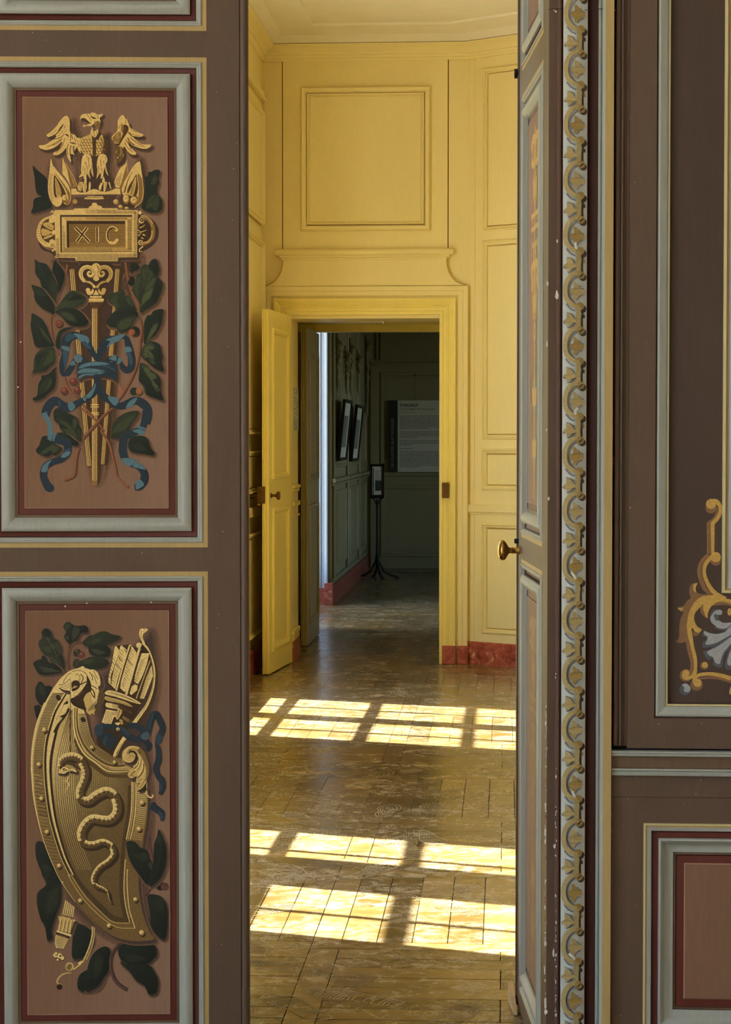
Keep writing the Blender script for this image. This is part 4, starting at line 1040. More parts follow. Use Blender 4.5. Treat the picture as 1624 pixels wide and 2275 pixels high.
for k, (dx, dy) in enumerate(((1, .25), (-1, .15), (.35, -1), (-.25, 1))):
    l = math.hypot(dx, dy); dx, dy = dx / l * .21, dy / l * .21
    m = MB(); m.tube([(0, 0, .30), (dx * .08, dy * .08, .18), (dx * .3, dy * .3, .085), (dx * .62, dy * .62, .035), (dx, dy, .014)], [.009, .010, .011, .012, .012], IRON, 8)
    m.box(dx - .02, dx + .02, dy - .015, dy + .015, 0, .014, IRON, .003); m.build('foot', root, smooth=50)
# ------------------------------------------------------------------ trophy paintings on the standing leaf
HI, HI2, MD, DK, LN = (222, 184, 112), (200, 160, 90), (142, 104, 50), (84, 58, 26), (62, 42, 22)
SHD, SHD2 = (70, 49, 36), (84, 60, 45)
G0, G1, G2, G3 = (30, 38, 29), (42, 50, 35), (58, 66, 42), (78, 84, 52)
B0, B1, B2 = (36, 50, 62), (52, 76, 92), (86, 116, 128)
ST, STD = (126, 78, 50), (78, 46, 32)
sh = Sheet(lmap, (0, -1, 0), lift=-.0062, base=(131, 96, 74)); b = Brush(sh)
EA, TB, TO, RB, FO, SP = 'painted_eagle', 'painted_tablet', 'painted_torch', 'painted_ribbon', 'painted_foliage', 'painted_blades'
# soft dark ground under everything that seems to stand off the panel
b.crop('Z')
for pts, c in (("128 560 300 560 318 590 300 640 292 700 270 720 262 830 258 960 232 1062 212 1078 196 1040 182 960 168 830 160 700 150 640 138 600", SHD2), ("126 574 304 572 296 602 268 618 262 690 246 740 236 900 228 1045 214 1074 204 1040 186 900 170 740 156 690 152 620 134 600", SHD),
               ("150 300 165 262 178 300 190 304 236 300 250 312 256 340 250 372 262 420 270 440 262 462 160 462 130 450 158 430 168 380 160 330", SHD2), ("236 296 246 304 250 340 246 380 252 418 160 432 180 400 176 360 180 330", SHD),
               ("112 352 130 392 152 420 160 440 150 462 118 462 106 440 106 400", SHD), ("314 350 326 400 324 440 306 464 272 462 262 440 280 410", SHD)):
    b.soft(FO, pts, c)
# leaves beside the blades
b.crop('A3'); b.fill(FO, "110 70 190 150 400 330 420 480 430 640 480 820 520 930 400 1000 200 1060 80 1060 120 940 130 800 200 740 300 720 200 640 170 520 150 300", (28, 34, 27), shadow=(3, 4, SHD2))
b.stroke(FO, "130 110 250 420 400 780", 10, (22, 27, 22)); b.stroke(FO, "110 1030 300 900 470 880", 10, (40, 46, 34))
b.crop('A4'); b.fill(FO, "1140 300 1200 300 1230 200 1290 200 1350 160 1450 160 1470 230 1440 330 1450 440 1410 560 1420 660 1490 760 1520 850 1500 1000 1400 1060 1250 1050 1080 960 1120 800 1150 560", (34, 40, 29), shadow=(3, 4, SHD2))
b.fill(FO, "1280 420 1350 270 1420 350 1380 450 1290 470", (56, 60, 40)); b.fill(FO, "1240 750 1380 680 1450 760 1410 1000 1340 1010 1280 940 1180 970", (56, 60, 40)); b.stroke(FO, "1150 900 1300 800 1420 720", 8, (34, 40, 28))
# blades
b.crop('A1'); b.fill(SP, "690 1190 740 1330 800 1500 840 1700 885 1890 830 1780 760 1660 690 1580", HI, sm=False); b.fill(SP, "750 1330 860 1500 960 1690 1030 1870 900 1895 850 1700 800 1500", MD, sm=False)
b.stroke(SP, "752 1330 860 1500 960 1690 1030 1870", 10, HI); b.stroke(SP, "830 1560 930 1850", 8, DK); b.stroke(SP, "870 1580 970 1860", 8, HI2)
b.crop('A2'); b.fill(SP, "840 1212 740 1370 650 1490 580 1640 540 1760 570 1880 650 1900 700 1780 760 1560 820 1380", HI, sm=False); b.fill(SP, "825 1360 850 1560 840 1630 720 1900 660 1900 760 1600", MD, sm=False)
for k in range(5): b.stroke(SP, [(700 - k * 26, 1560 + k * 30), (640 - k * 18, 1860 - k * 10)], 9, DK if k % 2 == 0 else HI2)
b.stroke(SP, "830 1360 850 1580", 8, HI)
b.crop('A3'); b.fill(SP, "493 -88 540 60 640 190 790 370 880 520 915 660 918 780 880 870 830 900 770 860 740 800 725 860 690 910 630 935 560 900 510 830 460 720 435 560 440 400 470 160", HI)
b.fill(SP, "560 200 700 360 820 520 885 620 912 690 912 780 870 875 830 890 800 860 860 780 850 700 800 560 700 400", MD); b.stroke(SP, "560 90 700 290 830 470 905 640 912 780 870 880", 10, HI)
b.fill(SP, "570 255 640 350 740 500 815 640 800 690 740 720 720 740 690 720 640 730 590 740 555 640 550 450", DK); b.fill(SP, "585 320 660 460 715 620 715 680 700 725 625 725 600 600", HI2)
for d in (0, 1, 2): b.stroke(SP, [(600 + 28 * d, 380 + 60 * d), (630 + 25 * d, 560), (650 + 26 * d, 700)], 9, (DK, MD, DK)[d])
for d in (0, 1, 2): b.stroke(SP, [(480 + 20 * d, 250), (462 + 22 * d, 560), (500 + 24 * d, 760), (560 + 20 * d, 860)], 8, MD)
b.stroke(SP, "575 250 700 420 780 560 815 650", 16, HI); b.dot(SP, 632, 836, 95, HI); b.dot(SP, 785, 765, 58, MD, 88); b.dot(SP, 778, 745, 48, HI, 60); b.stroke(SP, "770 720 810 740 815 790", 10, DK); b.stroke(SP, "760 790 800 840", 10, DK)
b.dot(SP, 1010, 830, 56, MD); b.dot(SP, 1000, 820, 42, HI2); b.stroke(SP, "985 850 1000 800 1040 800", 8, DK)
b.crop('A4'); b.fill(SP, "1040 -20 900 90 820 230 740 360 690 480 660 580 690 690 740 700 790 690 870 700 900 720 960 715 1000 740 960 900 930 950 1020 900 1090 800 1120 640 1110 420 1080 200", HI)
b.fill(SP, "975 255 890 380 820 480 775 640 880 705 960 720 1000 600 1010 480", DK); b.fill(SP, "962 295 900 420 850 560 795 670 890 712 930 620 968 430", HI2)
b.fill(SP, "1000 240 1065 300 1112 450 1115 650 1080 820 960 940 1005 760 1018 600 1010 420", MD); b.stroke(SP, "1060 100 1100 380 1118 640 1075 830 940 950", 12, HI); b.stroke(SP, "985 260 1012 480 1010 650 980 720", 14, HI)
for d in (0, 1, 2, 3): b.stroke(SP, [(890 - 30 * d, 190 + 50 * d), (790 - 18 * d, 400 + 40 * d), (730 - 8 * d, 640)], 8, MD if d % 2 else DK)
for d in (0, 1): b.stroke(SP, [(930 - 40 * d, 440 + 60 * d), (870 - 20 * d, 690)], 9, DK)
for x, y, rx, ry in ((755, 775, 72, 108), (920, 805, 85, 98), (540, 835, 58, 62), (640, 940, 46, 42), (770, 972, 48, 34)): b.dot(SP, x, y, rx, MD, ry); b.dot(SP, x - 8, y - 14, rx * .78, HI, ry * .7); b.stroke(SP, [(x - rx * .3, y + ry * .1), (x, y - ry * .3), (x + rx * .4, y)], 9, DK)
# eagle
b.crop('A1')
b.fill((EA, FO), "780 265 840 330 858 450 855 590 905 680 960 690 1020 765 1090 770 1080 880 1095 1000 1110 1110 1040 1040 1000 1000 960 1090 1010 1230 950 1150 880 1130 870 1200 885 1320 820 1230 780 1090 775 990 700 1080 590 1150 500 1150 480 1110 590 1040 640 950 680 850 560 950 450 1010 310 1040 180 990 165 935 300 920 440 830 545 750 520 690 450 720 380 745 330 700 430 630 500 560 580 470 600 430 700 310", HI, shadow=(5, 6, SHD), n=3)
for d, w, c in (("720 450 640 560 585 650", [10, 40, 34, 8], DK), ("590 640 520 700 440 740", 22, DK), ("470 800 620 770 720 700", 16, DK), ("690 770 560 860 440 930 350 950", 15, MD), ("660 800 560 890 470 930", 12, DK), ("750 770 700 900 620 1020 540 1090", 17, MD), ("690 870 650 950 590 1060", 12, DK),
                ("750 690 800 700 830 740", [16, 40, 14], DK), ("850 870 930 885 1000 905", [12, 34, 10], DK), ("830 900 800 1000 812 1150", 15, DK), ("890 930 862 1050 872 1180", 20, DK), ("940 950 950 1080 1000 1200", 28, DK), ("1010 970 1045 1060", 20, DK), ("860 560 880 700 870 840", 16, DK), ("900 700 920 800", 16, DK), ("960 760 990 860", 12, DK),
                ("560 580 480 650 400 700", 9, MD), ("730 350 738 370", 14, MD), ("700 600 640 680 600 730", 14, MD), ("790 560 740 640 700 690", 10, MD), ("760 480 720 560", 14, MD), ("1010 800 1050 900 1070 980", 12, MD)): b.stroke(EA, d, w, c)
for k in range(8): b.stroke(EA, [(330 + k * 45, 1000 - k * 18), (350 + k * 45, 955 - k * 22)], 8, MD)
for k in range(5): b.stroke(EA, [(560 + k * 35, 1120 - k * 35), (570 + k * 35, 1070 - k * 40)], 8, MD)
b.stroke(EA, "200 960 330 990 450 970", 8, HI)
b.crop('Z'); b.fill(EA, "202 290 199 297 188 302 178 307 176 315 178 328 182 338 188 343 200 343 206 346 212 346 218 344 226 343 232 336 238 320 236 308 228 300 218 297 214 288", HI2)
b.fill(EA, "228 300 237 308 240 322 236 336 229 343 222 345 228 330 230 312", DK); b.fill(EA, "204 300 211 298 213 320 212 345 206 346 205 325", DK)
for r_ in range(6):
    for q_ in range(9):
        x, y = 180 + q_ * 6.4 + (r_ % 2) * 3.2, 306 + r_ * 6.4
        if abs(x - 209) < 4 or x > 233 or (y > 334 and x < 190) or (y < 312 and (x < 186 or x > 226)): continue
        dkx = x > 222
        b.stroke(EA, [(x - 2.6, y - 1), (x - 1.6, y + 3), (x + .4, y + 4.6), (x + 2.4, y + 2.6)], [.5, 1.4, 1.5, .5], DK); b.fill(EA, [(x - 1.6, y - 1.6), (x + .6, y - 1.4), (x + .4, y + 2.4), (x - 1.2, y + 2)], MD if dkx else HI)
b.crop('A1')
b.fill((EA, FO), "1090 340 1110 260 1160 230 1240 220 1320 220 1350 195 1420 200 1470 235 1540 235 1600 220 1570 290 1530 310 1550 400 1530 470 1480 560 1440 600 1400 605 1360 520 1350 560 1330 650 1420 760 1500 640 1480 560 1500 420 1360 470 1290 400 1200 325 1130 320 1095 350", HI, shadow=(5, 5, SHD))
b.fill(EA, "1150 490 1165 468 1220 485 1300 445 1365 470 1330 500 1240 495 1180 520", HI); b.fill(EA, "1110 352 1140 328 1205 332 1290 405 1345 452 1290 440 1200 405", SHD)
b.fill(EA, "1325 268 1380 290 1460 330 1370 328", LN); b.dot(EA, 1352, 318, 12, HI); b.fill(EA, "1410 420 1500 380 1545 440 1480 545 1420 500", MD)
for d in ("1240 240 1300 310 1340 400", "1420 520 1470 480 1520 420", "1440 560 1490 520", "1330 235 1340 280", "1480 250 1500 330", "1380 560 1400 640 1410 740", "1450 600 1470 680"): b.stroke(EA, d, 10, DK)
b.fill(EA, "1110 1480 1120 1300 1150 1180 1220 1130 1290 1140 1340 1200 1360 1350 1390 1640 1340 1540 1330 1450 1300 1560 1325 1690 1260 1600 1230 1560 1230 1640 1170 1690 1160 1630 1060 1660 1120 1560 1100 1480", HI)
for d, w in (("1200 1300 1230 1380 1240 1480", 16), ("1290 1200 1280 1320 1320 1480", 18), ("1160 1400 1150 1520", 12), ("1200 1450 1190 1600", 12), ("1270 1400 1260 1520 1290 1640", 12), ("1350 1400 1370 1560", 14), ("1240 1160 1260 1260", 10)): b.stroke(EA, d, w, DK, w1=4)
for p in ("1200 1650 1232 1660 1235 1800 1240 1900 1200 2000 1150 1960 1150 1880 1170 1800", "1050 1830 1080 1770 1150 1765 1160 1820 1130 1900 1110 1970 1050 1950 1030 1890", "1290 1780 1320 1760 1330 1850 1310 1960 1280 1940"): b.fill(EA, p, HI)
for y in range(1790, 1950, 28): b.stroke(EA, [(1070, y + 20), (1130, y)], 9, DK); b.stroke(EA, [(1180, y + 20), (1230, y)], 9, DK)
b.crop('A2')
b.fill((EA, FO), "730 250 770 290 830 350 880 430 910 530 1000 590 1100 650 1195 690 1180 730 1120 740 1040 735 960 730 1010 790 1080 850 1160 905 1290 915 1370 910 1360 960 1280 1010 1180 1010 1060 980 950 930 880 870 850 820 870 900 930 1000 1040 1110 1010 1150 930 1140 850 1080 790 990 755 960 745 1060 750 1180 700 1280 600 1350 570 1320 560 1240 560 1100 600 1000 640 900 560 890 520 840 480 780 500 720 600 620 620 500 620 380 670 290", HI, shadow=(5, 6, SHD), n=3)
for p, c in (("760 470 850 500 860 600 800 700 760 760 700 860 640 960 640 880 700 760 740 640", DK), ("560 960 640 960 740 1000 745 1180 700 1280 600 1350 575 1310 560 1200", (104, 78, 38)), ("500 770 600 660 690 640 690 780 620 880 540 860", MD), ("700 480 750 470 740 640 690 620", MD)): b.fill(EA, p, c)
for d, w, c in (("780 300 810 360 780 440", 12, DK), ("840 360 880 470 920 560 1050 640", 13, DK), ("830 600 900 660 1000 700 1120 710", 12, MD), ("860 640 930 720 960 740", 22, DK), ("900 760 980 830 1090 900 1200 950", 13, DK), ("840 760 900 860 1000 930", 22, DK), ("930 770 1020 830 1120 890", 9, MD), ("1010 940 1100 960 1250 975", 9, MD), ("770 860 830 970 950 1080", 13, DK), ("800 800 860 900 920 1010", 14, DK), ("680 990 700 1080 660 1180", 14, HI2), ("590 1040 580 1120", 14, HI2), ("740 1120 735 1180", 12, HI2), ("610 1200 625 1220", 30, HI), ("640 560 680 480 720 430", 16, MD), ("560 740 640 680", 10, HI), ("590 770 650 740", 10, HI), ("620 840 650 860", 16, HI2), ("560 850 590 880", 14, HI2)): b.stroke(EA, d, w, c)
for k in range(6): b.stroke(EA, [(520 + k * 22, 760 - k * 28), (550 + k * 20, 740 - k * 24)], 8, DK)
b.fill(EA, "140 1690 160 1500 145 1400 160 1260 200 1160 270 1125 340 1150 380 1220 385 1290 350 1350 360 1450 405 1620 350 1540 320 1440 300 1540 285 1640 235 1690 240 1600 225 1560 180 1620", HI)
for d, w in (("230 1260 240 1380 230 1500", 16), ("300 1280 310 1380", 14), ("180 1400 190 1500 170 1600", 16), ("270 1440 260 1560", 12), ("340 1200 350 1280", 12), ("330 1420 370 1560", 10)): b.stroke(EA, d, w, DK, w1=4)
for p in ("280 1650 310 1660 330 1740 290 1780 270 1750", "310 1770 380 1770 370 1850 340 1960 300 1980 300 1880", "200 1850 240 1780 285 1790 260 1850 230 1950 190 1920", "410 1770 440 1780 470 1910 450 1900"): b.fill(EA, p, HI)
for y in range(1800, 1960, 28): b.stroke(EA, [(330, y), (375, y - 6)], 9, DK)
# plinth, dish and neck
b.crop('Z'); b.fill(TB, "157.6 418.8 168 418 171 424 178 427 190 427 197 423 207 419 214 420 222 424 232 426 243 424 250 421 256 418 266.5 418.6 267 430.5 157.6 431.5", HI, sm=False)
for k in range(28): b.fill(TB, [(159 + k * 3.9, 429), (161 + k * 3.9, 432.5), (163 + k * 3.9, 429)], HI, sm=False)
b.fill(TB, "186.5 441.5 188 438 197 435.5 228 435.5 228.5 438 231 441 215 442.5 200 442", HI, sm=False); b.stroke(TB, "190 438.4 210 438 227 438.2", 1.1, DK)
b.fill(TB, "204 451 207 449.6 214 450 216 455 226 458 226 462 196 462 197 459 203 456", HI, sm=False)
# tablet
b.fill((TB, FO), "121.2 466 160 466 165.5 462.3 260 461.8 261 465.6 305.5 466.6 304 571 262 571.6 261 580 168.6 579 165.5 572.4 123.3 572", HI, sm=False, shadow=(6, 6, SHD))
b.fill(TB, "132.6 477 293.6 477 294.2 559.6 133.6 560.6", LN, sm=False); b.fill(TB, "136 481 293 481 293.6 558.5 137 559.2", HI2, sm=False)
b.fill(TB, "137 481.5 146.5 490 146.5 549 137 557", HI, sm=False)
b.fill(TB, "147 490 277.5 490 278 549 148 549.5", LN, sm=False); b.fill(TB, "153 497.3 277 497.3 277.4 548.4 153.6 548.8", (160, 122, 60), sm=False)
for k in range(19): b.stroke(TB, [(154, 499 + k * 2.6), (276.5, 499 + k * 2.6)], [1.5, 1.2, .9] if k < 16 else .7, DK, sm=False, raise_=(k == 0))
b.stroke(TB, "280.5 489 280.8 550", 3.5, HI, sm=False)
for k in range(57): b.stroke(TB, [(146 + k * 2.6, 550.5), (145.4 + k * 2.6, 558.6)], 1.1 if k < 40 else .6, DK, sm=False, raise_=(k == 0))
for k in range(68): b.stroke(TB, [(126 + k * 2.62, 563.4), (126 + k * 2.62, 571 if not 16 < k < 52 else 578.6)], 1.1, DK, sm=False, raise_=(k == 0))
for k in range(39): b.stroke(TB, [(296.6, 470 + k * 2.55), (303.6, 470.4 + k * 2.55)], 1.1, DK, sm=False, raise_=(k == 0))
for k in range(27): b.stroke(TB, [(283, 488 + k * 2.5), (292, 488.4 + k * 2.5)], 1.1, DK, sm=False, raise_=(k == 0))
for k in range(44): b.stroke(TB, [(190 + k * 2.55, 465 if k < 27 else 468), (190.2 + k * 2.55, 474)], .7 if k < 10 else 1.1, DK, sm=False, raise_=(k == 0))
for k in range(36): b.stroke(TB, [(192 + k * 2.55, 482.3), (192.2 + k * 2.55, 487.5)], .8 if k < 8 else 1.2, DK, sm=False, raise_=(k == 0))
for k in range(24): b.stroke(TB, [(137.6, 502 + k * 2.4), (145 if k > 4 else 141, 502.2 + k * 2.4)], 1.0, MD if k < 6 else DK, sm=False, raise_=(k == 0))
for k in range(16): b.stroke(TB, [(124.5, 530 + k * 2.6), (131, 530.3 + k * 2.6)], 1.0, DK, sm=False, raise_=(k == 0))
b.stroke(TB, "133.2 560.9 293.8 560 294 476.8", 1.4, HI, sm=False); b.stroke(TB, "121.6 466.3 121.8 571.6", 1.2, HI, sm=False)
for d in (((166.5, 504.5), (198.2, 537.2)), ((193.2, 504.5), (169.7, 537.2)), ((215.3, 503.5), (215.5, 537))):
    b.stroke(TB, d, 7.2, HI, sm=False); 
for d in (((166.8, 504.8), (197.8, 536.8)), ((192.8, 504.8), (169.9, 536.8)), ((214.8, 503.8), (215, 536.6))): b.stroke(TB, d, 3.4, LN, sm=False)
b.crop('A4'); b.stroke(TB, "565 1445 520 1392 450 1372 390 1420 360 1520 372 1620 425 1690 510 1690 580 1615", 62, HI, n=5); b.stroke(TB, "540 1420 500 1390 450 1385 395 1430 368 1520 378 1610 420 1665", [16, 30, 36, 36, 30, 14], LN, n=5)
# handles
b.crop('A3'); b.fill(FO, "240 1640 330 1780 460 1850 590 1860 590 1980 480 1900 330 1850 250 1740", SHD)
b.fill(TB, "575 1120 450 1140 330 1190 250 1280 200 1420 195 1540 240 1660 340 1760 450 1790 575 1770 585 1440", HI); b.fill(TB, "555 1200 420 1200 330 1270 280 1390 285 1530 350 1640 470 1700 575 1690 580 1400", DK)
for k in range(15):
    a = 1.75 + k * .17; b.stroke(TB, [(560 + 300 * math.cos(a) * 1.0, 1460 - 255 * math.sin(a)), (560 + 362 * math.cos(a), 1460 - 318 * math.sin(a))], 9, DK, sm=False)
for d in ("325 1310 430 1265 560 1395 480 1420", "300 1400 420 1420 520 1480 400 1540 310 1540", "345 1590 440 1540 550 1520 500 1570 370 1620", "440 1250 500 1290 560 1340 560 1370 480 1350"): b.fill(TB, d, HI2)
for d in ("350 1390 430 1400 470 1440", "420 1330 500 1380"): b.stroke(TB, d, 12, DK)
b.dot(TB, 515, 1222, 62, HI); b.dot(TB, 522, 1680, 60, HI); b.dot(TB, 560, 1475, 50, HI); b.stroke(TB, "500 1060 520 1030 560 1050 560 1100 530 1110", 30, HI); b.stroke(TB, "480 1770 550 1790 565 1840 540 1870 515 1840", 26, HI)
for k in range(5): b.stroke(TB, [(500 + k * 14, 1720), (490 + k * 14, 1780)], 7, DK)
b.crop('A4'); b.fill(FO, "1150 1120 1300 1200 1430 1380 1420 1600 1300 1760 1100 1880 1000 1900 1000 1120", SHD)
b.fill(TB, "990 1400 1060 1130 1150 1120 1260 1180 1340 1300 1365 1440 1340 1600 1250 1700 1130 1750 1080 1740", MD); b.fill(TB, "1010 1380 1080 1200 1160 1180 1240 1250 1280 1400 1280 1540 1210 1640 1110 1680 1000 1600", LN)
b.stroke(TB, "1130 1690 1220 1670 1290 1560 1300 1440", 20, HI); b.stroke(TB, "1060 1130 1140 1125 1240 1180 1320 1290", 12, HI)
for k in range(9):
    a = 1.45 - k * .13; b.stroke(TB, [(1060 + 235 * math.cos(a), 1450 - 262 * math.sin(a)), (1060 + 280 * math.cos(a), 1450 - 318 * math.sin(a))], 9, HI, sm=False)
b.stroke(TB, "1040 1380 1110 1350 1150 1310", 24, HI, w1=6); b.stroke(TB, "1060 1470 1130 1450 1190 1420", 24, HI, w1=6); b.stroke(TB, "1100 1520 1160 1540", 24, HI); b.stroke(TB, "1070 1580 1120 1610", 22, HI); b.stroke(TB, "1000 1420 1050 1460 1050 1520 1000 1560", 12, HI)
for y in (1440, 1480, 1520): b.stroke(TB, [(985, y), (1040, y)], 8, HI)
b.dot(TB, 1075, 1225, 62, HI); b.dot(TB, 1085, 1215, 44, DK); b.stroke(TB, "1065 1230 1095 1200", 14, HI); b.dot(TB, 1062, 1690, 55, HI); b.dot(TB, 1072, 1690, 36, DK); b.dot(TB, 1080, 1690, 18, HI); b.dot(TB, 1045, 1062, 38, HI); b.stroke(TB, "1110 1770 1040 1830 1040 1880 1090 1870", 30, HI, w1=12)

# torch
b.crop('Z')
def shaft(x0, y0, x1, y1, w0, w1):
    nx = 1.0
    b.stroke(TO, [(x0 + 5, y0), (x1 + 5, y1 + 2)], w0 + 8, (70, 46, 24), sm=False, w1=w1 + 6); b.stroke(TO, [(x0, y0), (x1, y1)], w0 + 2, MD, sm=False, w1=w1 + 2)
    for k, c in enumerate((HI, DK, HI, DK, HI2)):
        o = (k - 2.2) / 5; b.stroke(TO, [(x0 + o * w0, y0 + abs(k - 2)), (x1 + o * w1, y1 - abs(k - 2))], w0 / 5.0, c, sm=False, w1=w1 / 5.0)
shaft(159, 597, 197.5, 1036, 9, 8); shaft(260.5, 597, 227.5, 1032, 8, 6.5)
b.fill(TO, "203.5 684 217 684 217 1072 214 1078 205 1078 203 1070", MD, sm=False); b.fill(TO, "217 680 226 680 224 900 222 1070 215 1080 217 1060", (68, 44, 24), sm=False)
for k, c in enumerate((HI2, HI, DK, HI, DK, HI, DK)): b.stroke(TO, [(204.6 + k * 1.75, 685 + (k % 2)), (205 + k * 1.7, 1070 - abs(k - 2) * 1.5)], 1.75, c, sm=False)
for y in (899, 904, 917, 921): b.stroke(TO, [(200.5, y), (219, y)], 2.2, HI, sm=False)
# dark capital ground and the volutes
b.fill(TO, "180 585 246 585 246 604 240 622 228 640 232 660 230 680 194 680 193 660 198 640 184 622 179 604", LN)
mir = lambda pts: [(424.6 - x, y) for x, y in pts]
for side in (0, 1):
    S = (lambda q: q) if side == 0 else mir
    b.crop('B1'); vol = b.pts("1300 560 1225 470 1205 360 1255 265 1360 228 1450 262 1492 345 1460 425 1395 430 1362 375 1395 335 1430 360"); body = b.pts("1250 480 1330 540 1430 560 1500 620 1545 680 1500 712 1450 640 1370 590 1290 560"); curl = b.pts("1330 790 1320 730 1370 700 1420 735 1415 770 1445 770 1470 720 1500 760 1480 830 1420 862 1360 850")
    b.crop('Z'); c1, c2 = (HI, HI2) if side == 0 else (HI2, MD)
    b.stroke(TO, S(vol), [7, 8.5, 9.5, 9, 8, 7, 6, 5, 4, 3.4], c1, n=5); b.stroke(TO, S([(x + .6, y + 1.2) for x, y in vol[1:7]]), .9, DK, n=5)
    b.fill(TO, S(body), c1); b.fill(TO, S(curl), c1)
    b.stroke(TO, S([(187, 622), (196, 627), (205, 634)]), .8, DK); b.stroke(TO, S([(190, 620), (199, 624), (208, 633)]), .8, DK)
b.fill(TO, "202.6 592 206 586.5 212.6 584 219 586.5 222.5 592 218 598 214.6 604 216 612 220 619 213 624.4 206 619 209.5 612 211 604 207 598", HI)
for k in range(4): b.stroke(TO, [(213 + k * 1.2, 588 + k * 2.4), (220 - k * .4, 592 + k * 2)], .9, DK)
b.fill(TO, "206 655 212.6 643 219 655", HI, sm=False); b.fill(TO, "198.6 657 226 657 225 661.4 199.6 661.4", HI, sm=False); b.fill(TO, "193 665.5 197 662.5 228 662.5 231 665 228 670.5 194 671", HI, sm=False); b.fill(TO, "196 671.5 229 671 224 678 217 684 204 684 200 678", DK, sm=False)
for k in range(14): b.stroke(TO, [(195 + k * 2.4, 668.6), (195 + k * 2.4, 671.4)], .8, DK, sm=False)

# stems and leaves
def stem(key, d, w=44): b.crop(key); b.stroke(FO, d, w * 1.1, STD, off=(2.0, 1.6)); b.stroke(FO, d, w, ST); b.stroke(FO, d, w * .28, (150, 98, 66), off=(-.9, -.5))
def leaf(key, d, base, lights=(), vein=None, dk=SHD2):
    b.crop(key); p = b.pts(d); xs_ = [q[0] for q in p]; ys_ = [q[1] for q in p]; x0, x1, y0, y1 = min(xs_), max(xs_), min(ys_), max(ys_)
    tone = lambda x, y: blend(tuple(c * 1.22 for c in base), tuple(c * .74 for c in base), max(0, min(1, .55 * (x - x0) / (x1 - x0) + .45 * (y - y0) / (y1 - y0))))
    b.fill((FO, FO), d, tone, shadow=(3.5, 4.0, dk))
    for q, c in lights:
        b.fill(FO, q, blend(base, c, .55)); w = b.pts(q); mx, my = sum(k[0] for k in w) / len(w), sum(k[1] for k in w) / len(w); kk = b.k; b.k = (0, 0, 1.0)
        b.fill(FO, [(mx + (x - mx) * .74, my + (y - my) * .74) for x, y in w], c); b.k = kk
    if vein:
        v = b.pts(vein[0]); c = vein[2] if len(vein) > 2 else G3; b.stroke(FO, vein[0], vein[1], c, w1=3)
        v = smooth_pts(v, False, 4); L_ = math.dist(v[0], v[-1]); kk = b.k; b.k = (0, 0, 1.0)
        for i in range(1, len(v) - 1, 2):
            dx, dy = v[i + 1][0] - v[i - 1][0], v[i + 1][1] - v[i - 1][1]; l = math.hypot(dx, dy) or 1; dx, dy = dx / l, dy / l
            if dx * (v[-1][0] - v[0][0]) + dy * (v[-1][1] - v[0][1]) < 0: dx, dy = -dx, -dy
            for sg in (-1, 1):
                r_ = L_ * .17 * math.sin(math.pi * i / (len(v) - 1)); b.stroke(FO, [v[i], (v[i][0] - dx * r_ * .6 - dy * sg * r_ * .9, v[i][1] - dy * r_ * .6 + dx * sg * r_ * .9)], .8, blend(base, c, .7), sm=False, w1=.2, raise_=False)
        b.k = kk
stem('B1', "900 180 860 420 770 700 680 950 640 1150 540 1330 520 1500 540 1700 600 1950"); stem('B3', "600 250 650 400 700 480"); stem('B3', "830 1000 900 1200 1020 1380 1150 1520 1320 1700 1480 1890")
stem('B2', "740 120 790 420 850 680 950 900 1020 1050 1040 1300 1090 1500 1070 1800"); stem('B4', "1060 100 1040 400 990 650 900 900 800 1100 680 1300 590 1420")
stem('B5', "1200 80 1400 260 1560 380 1720 620"); stem('B6', "230 570 420 860 500 1150 560 1400 620 1640 850 1850", 50); stem('B6', "500 70 330 200 150 400 20 560"); stem('B5', "1620 370 1400 600 1200 850 1120 1050 1060 1300 1040 1560 1010 1690 900 1760 770 1800", 60)
leaf('B1', "170 60 250 120 420 160 500 280 600 400 680 520 690 700 640 950 620 1150 560 1000 500 850 340 700 300 600 270 500 180 370 175 200", G0, [("500 400 620 450 680 600 680 750 640 950 610 1100 560 900 500 700", G1)], ("220 160 420 520 600 1050", 10, G2))
leaf('B1', "90 640 200 660 330 710 450 850 560 1000 615 1130 600 1290 480 1240 330 1160 220 1050 160 930 150 800", G0, [("110 650 250 690 400 830 470 900 340 900 180 850", G1)], ("130 670 380 980 590 1230", 9, G1))
leaf('B1', "620 90 700 160 800 290 840 400 820 560 740 750 690 850 690 650 640 480 570 350 570 220", (26, 32, 27), [], ("630 130 720 450 700 800", 9, G1))
leaf('B1', "610 1200 720 1060 850 880 950 780 1040 760 1180 800 1310 900 1320 950 1280 1040 1150 1130 1000 1160 850 1150 740 1160", G2, [("870 1000 980 900 1100 820 1310 920 1180 980 1000 990", G0), ("1000 780 1080 770 1100 810 980 880 850 990 760 1060 860 900", G1)])
leaf('B1', "610 1250 720 1180 900 1150 1100 1180 1250 1280 1340 1400 1380 1470 1320 1550 1180 1580 1000 1560 880 1480 780 1360 680 1280", G0, [("700 1260 850 1230 1000 1290 1100 1400 1090 1480 950 1440 840 1390", G2)])
leaf('B1', "100 1280 180 1310 320 1400 430 1560 480 1700 560 1900 600 1990 500 2030 200 2030 120 1800 75 1560 90 1400", G0, [("250 1560 350 1640 470 1800 560 1960 460 1900 340 1760", G2)], ("130 1360 330 1700 560 1970", 8, G1))
leaf('B1', "640 1930 690 1720 800 1620 960 1590 1060 1600 860 1680 760 1800 740 2050 660 2060", G0)
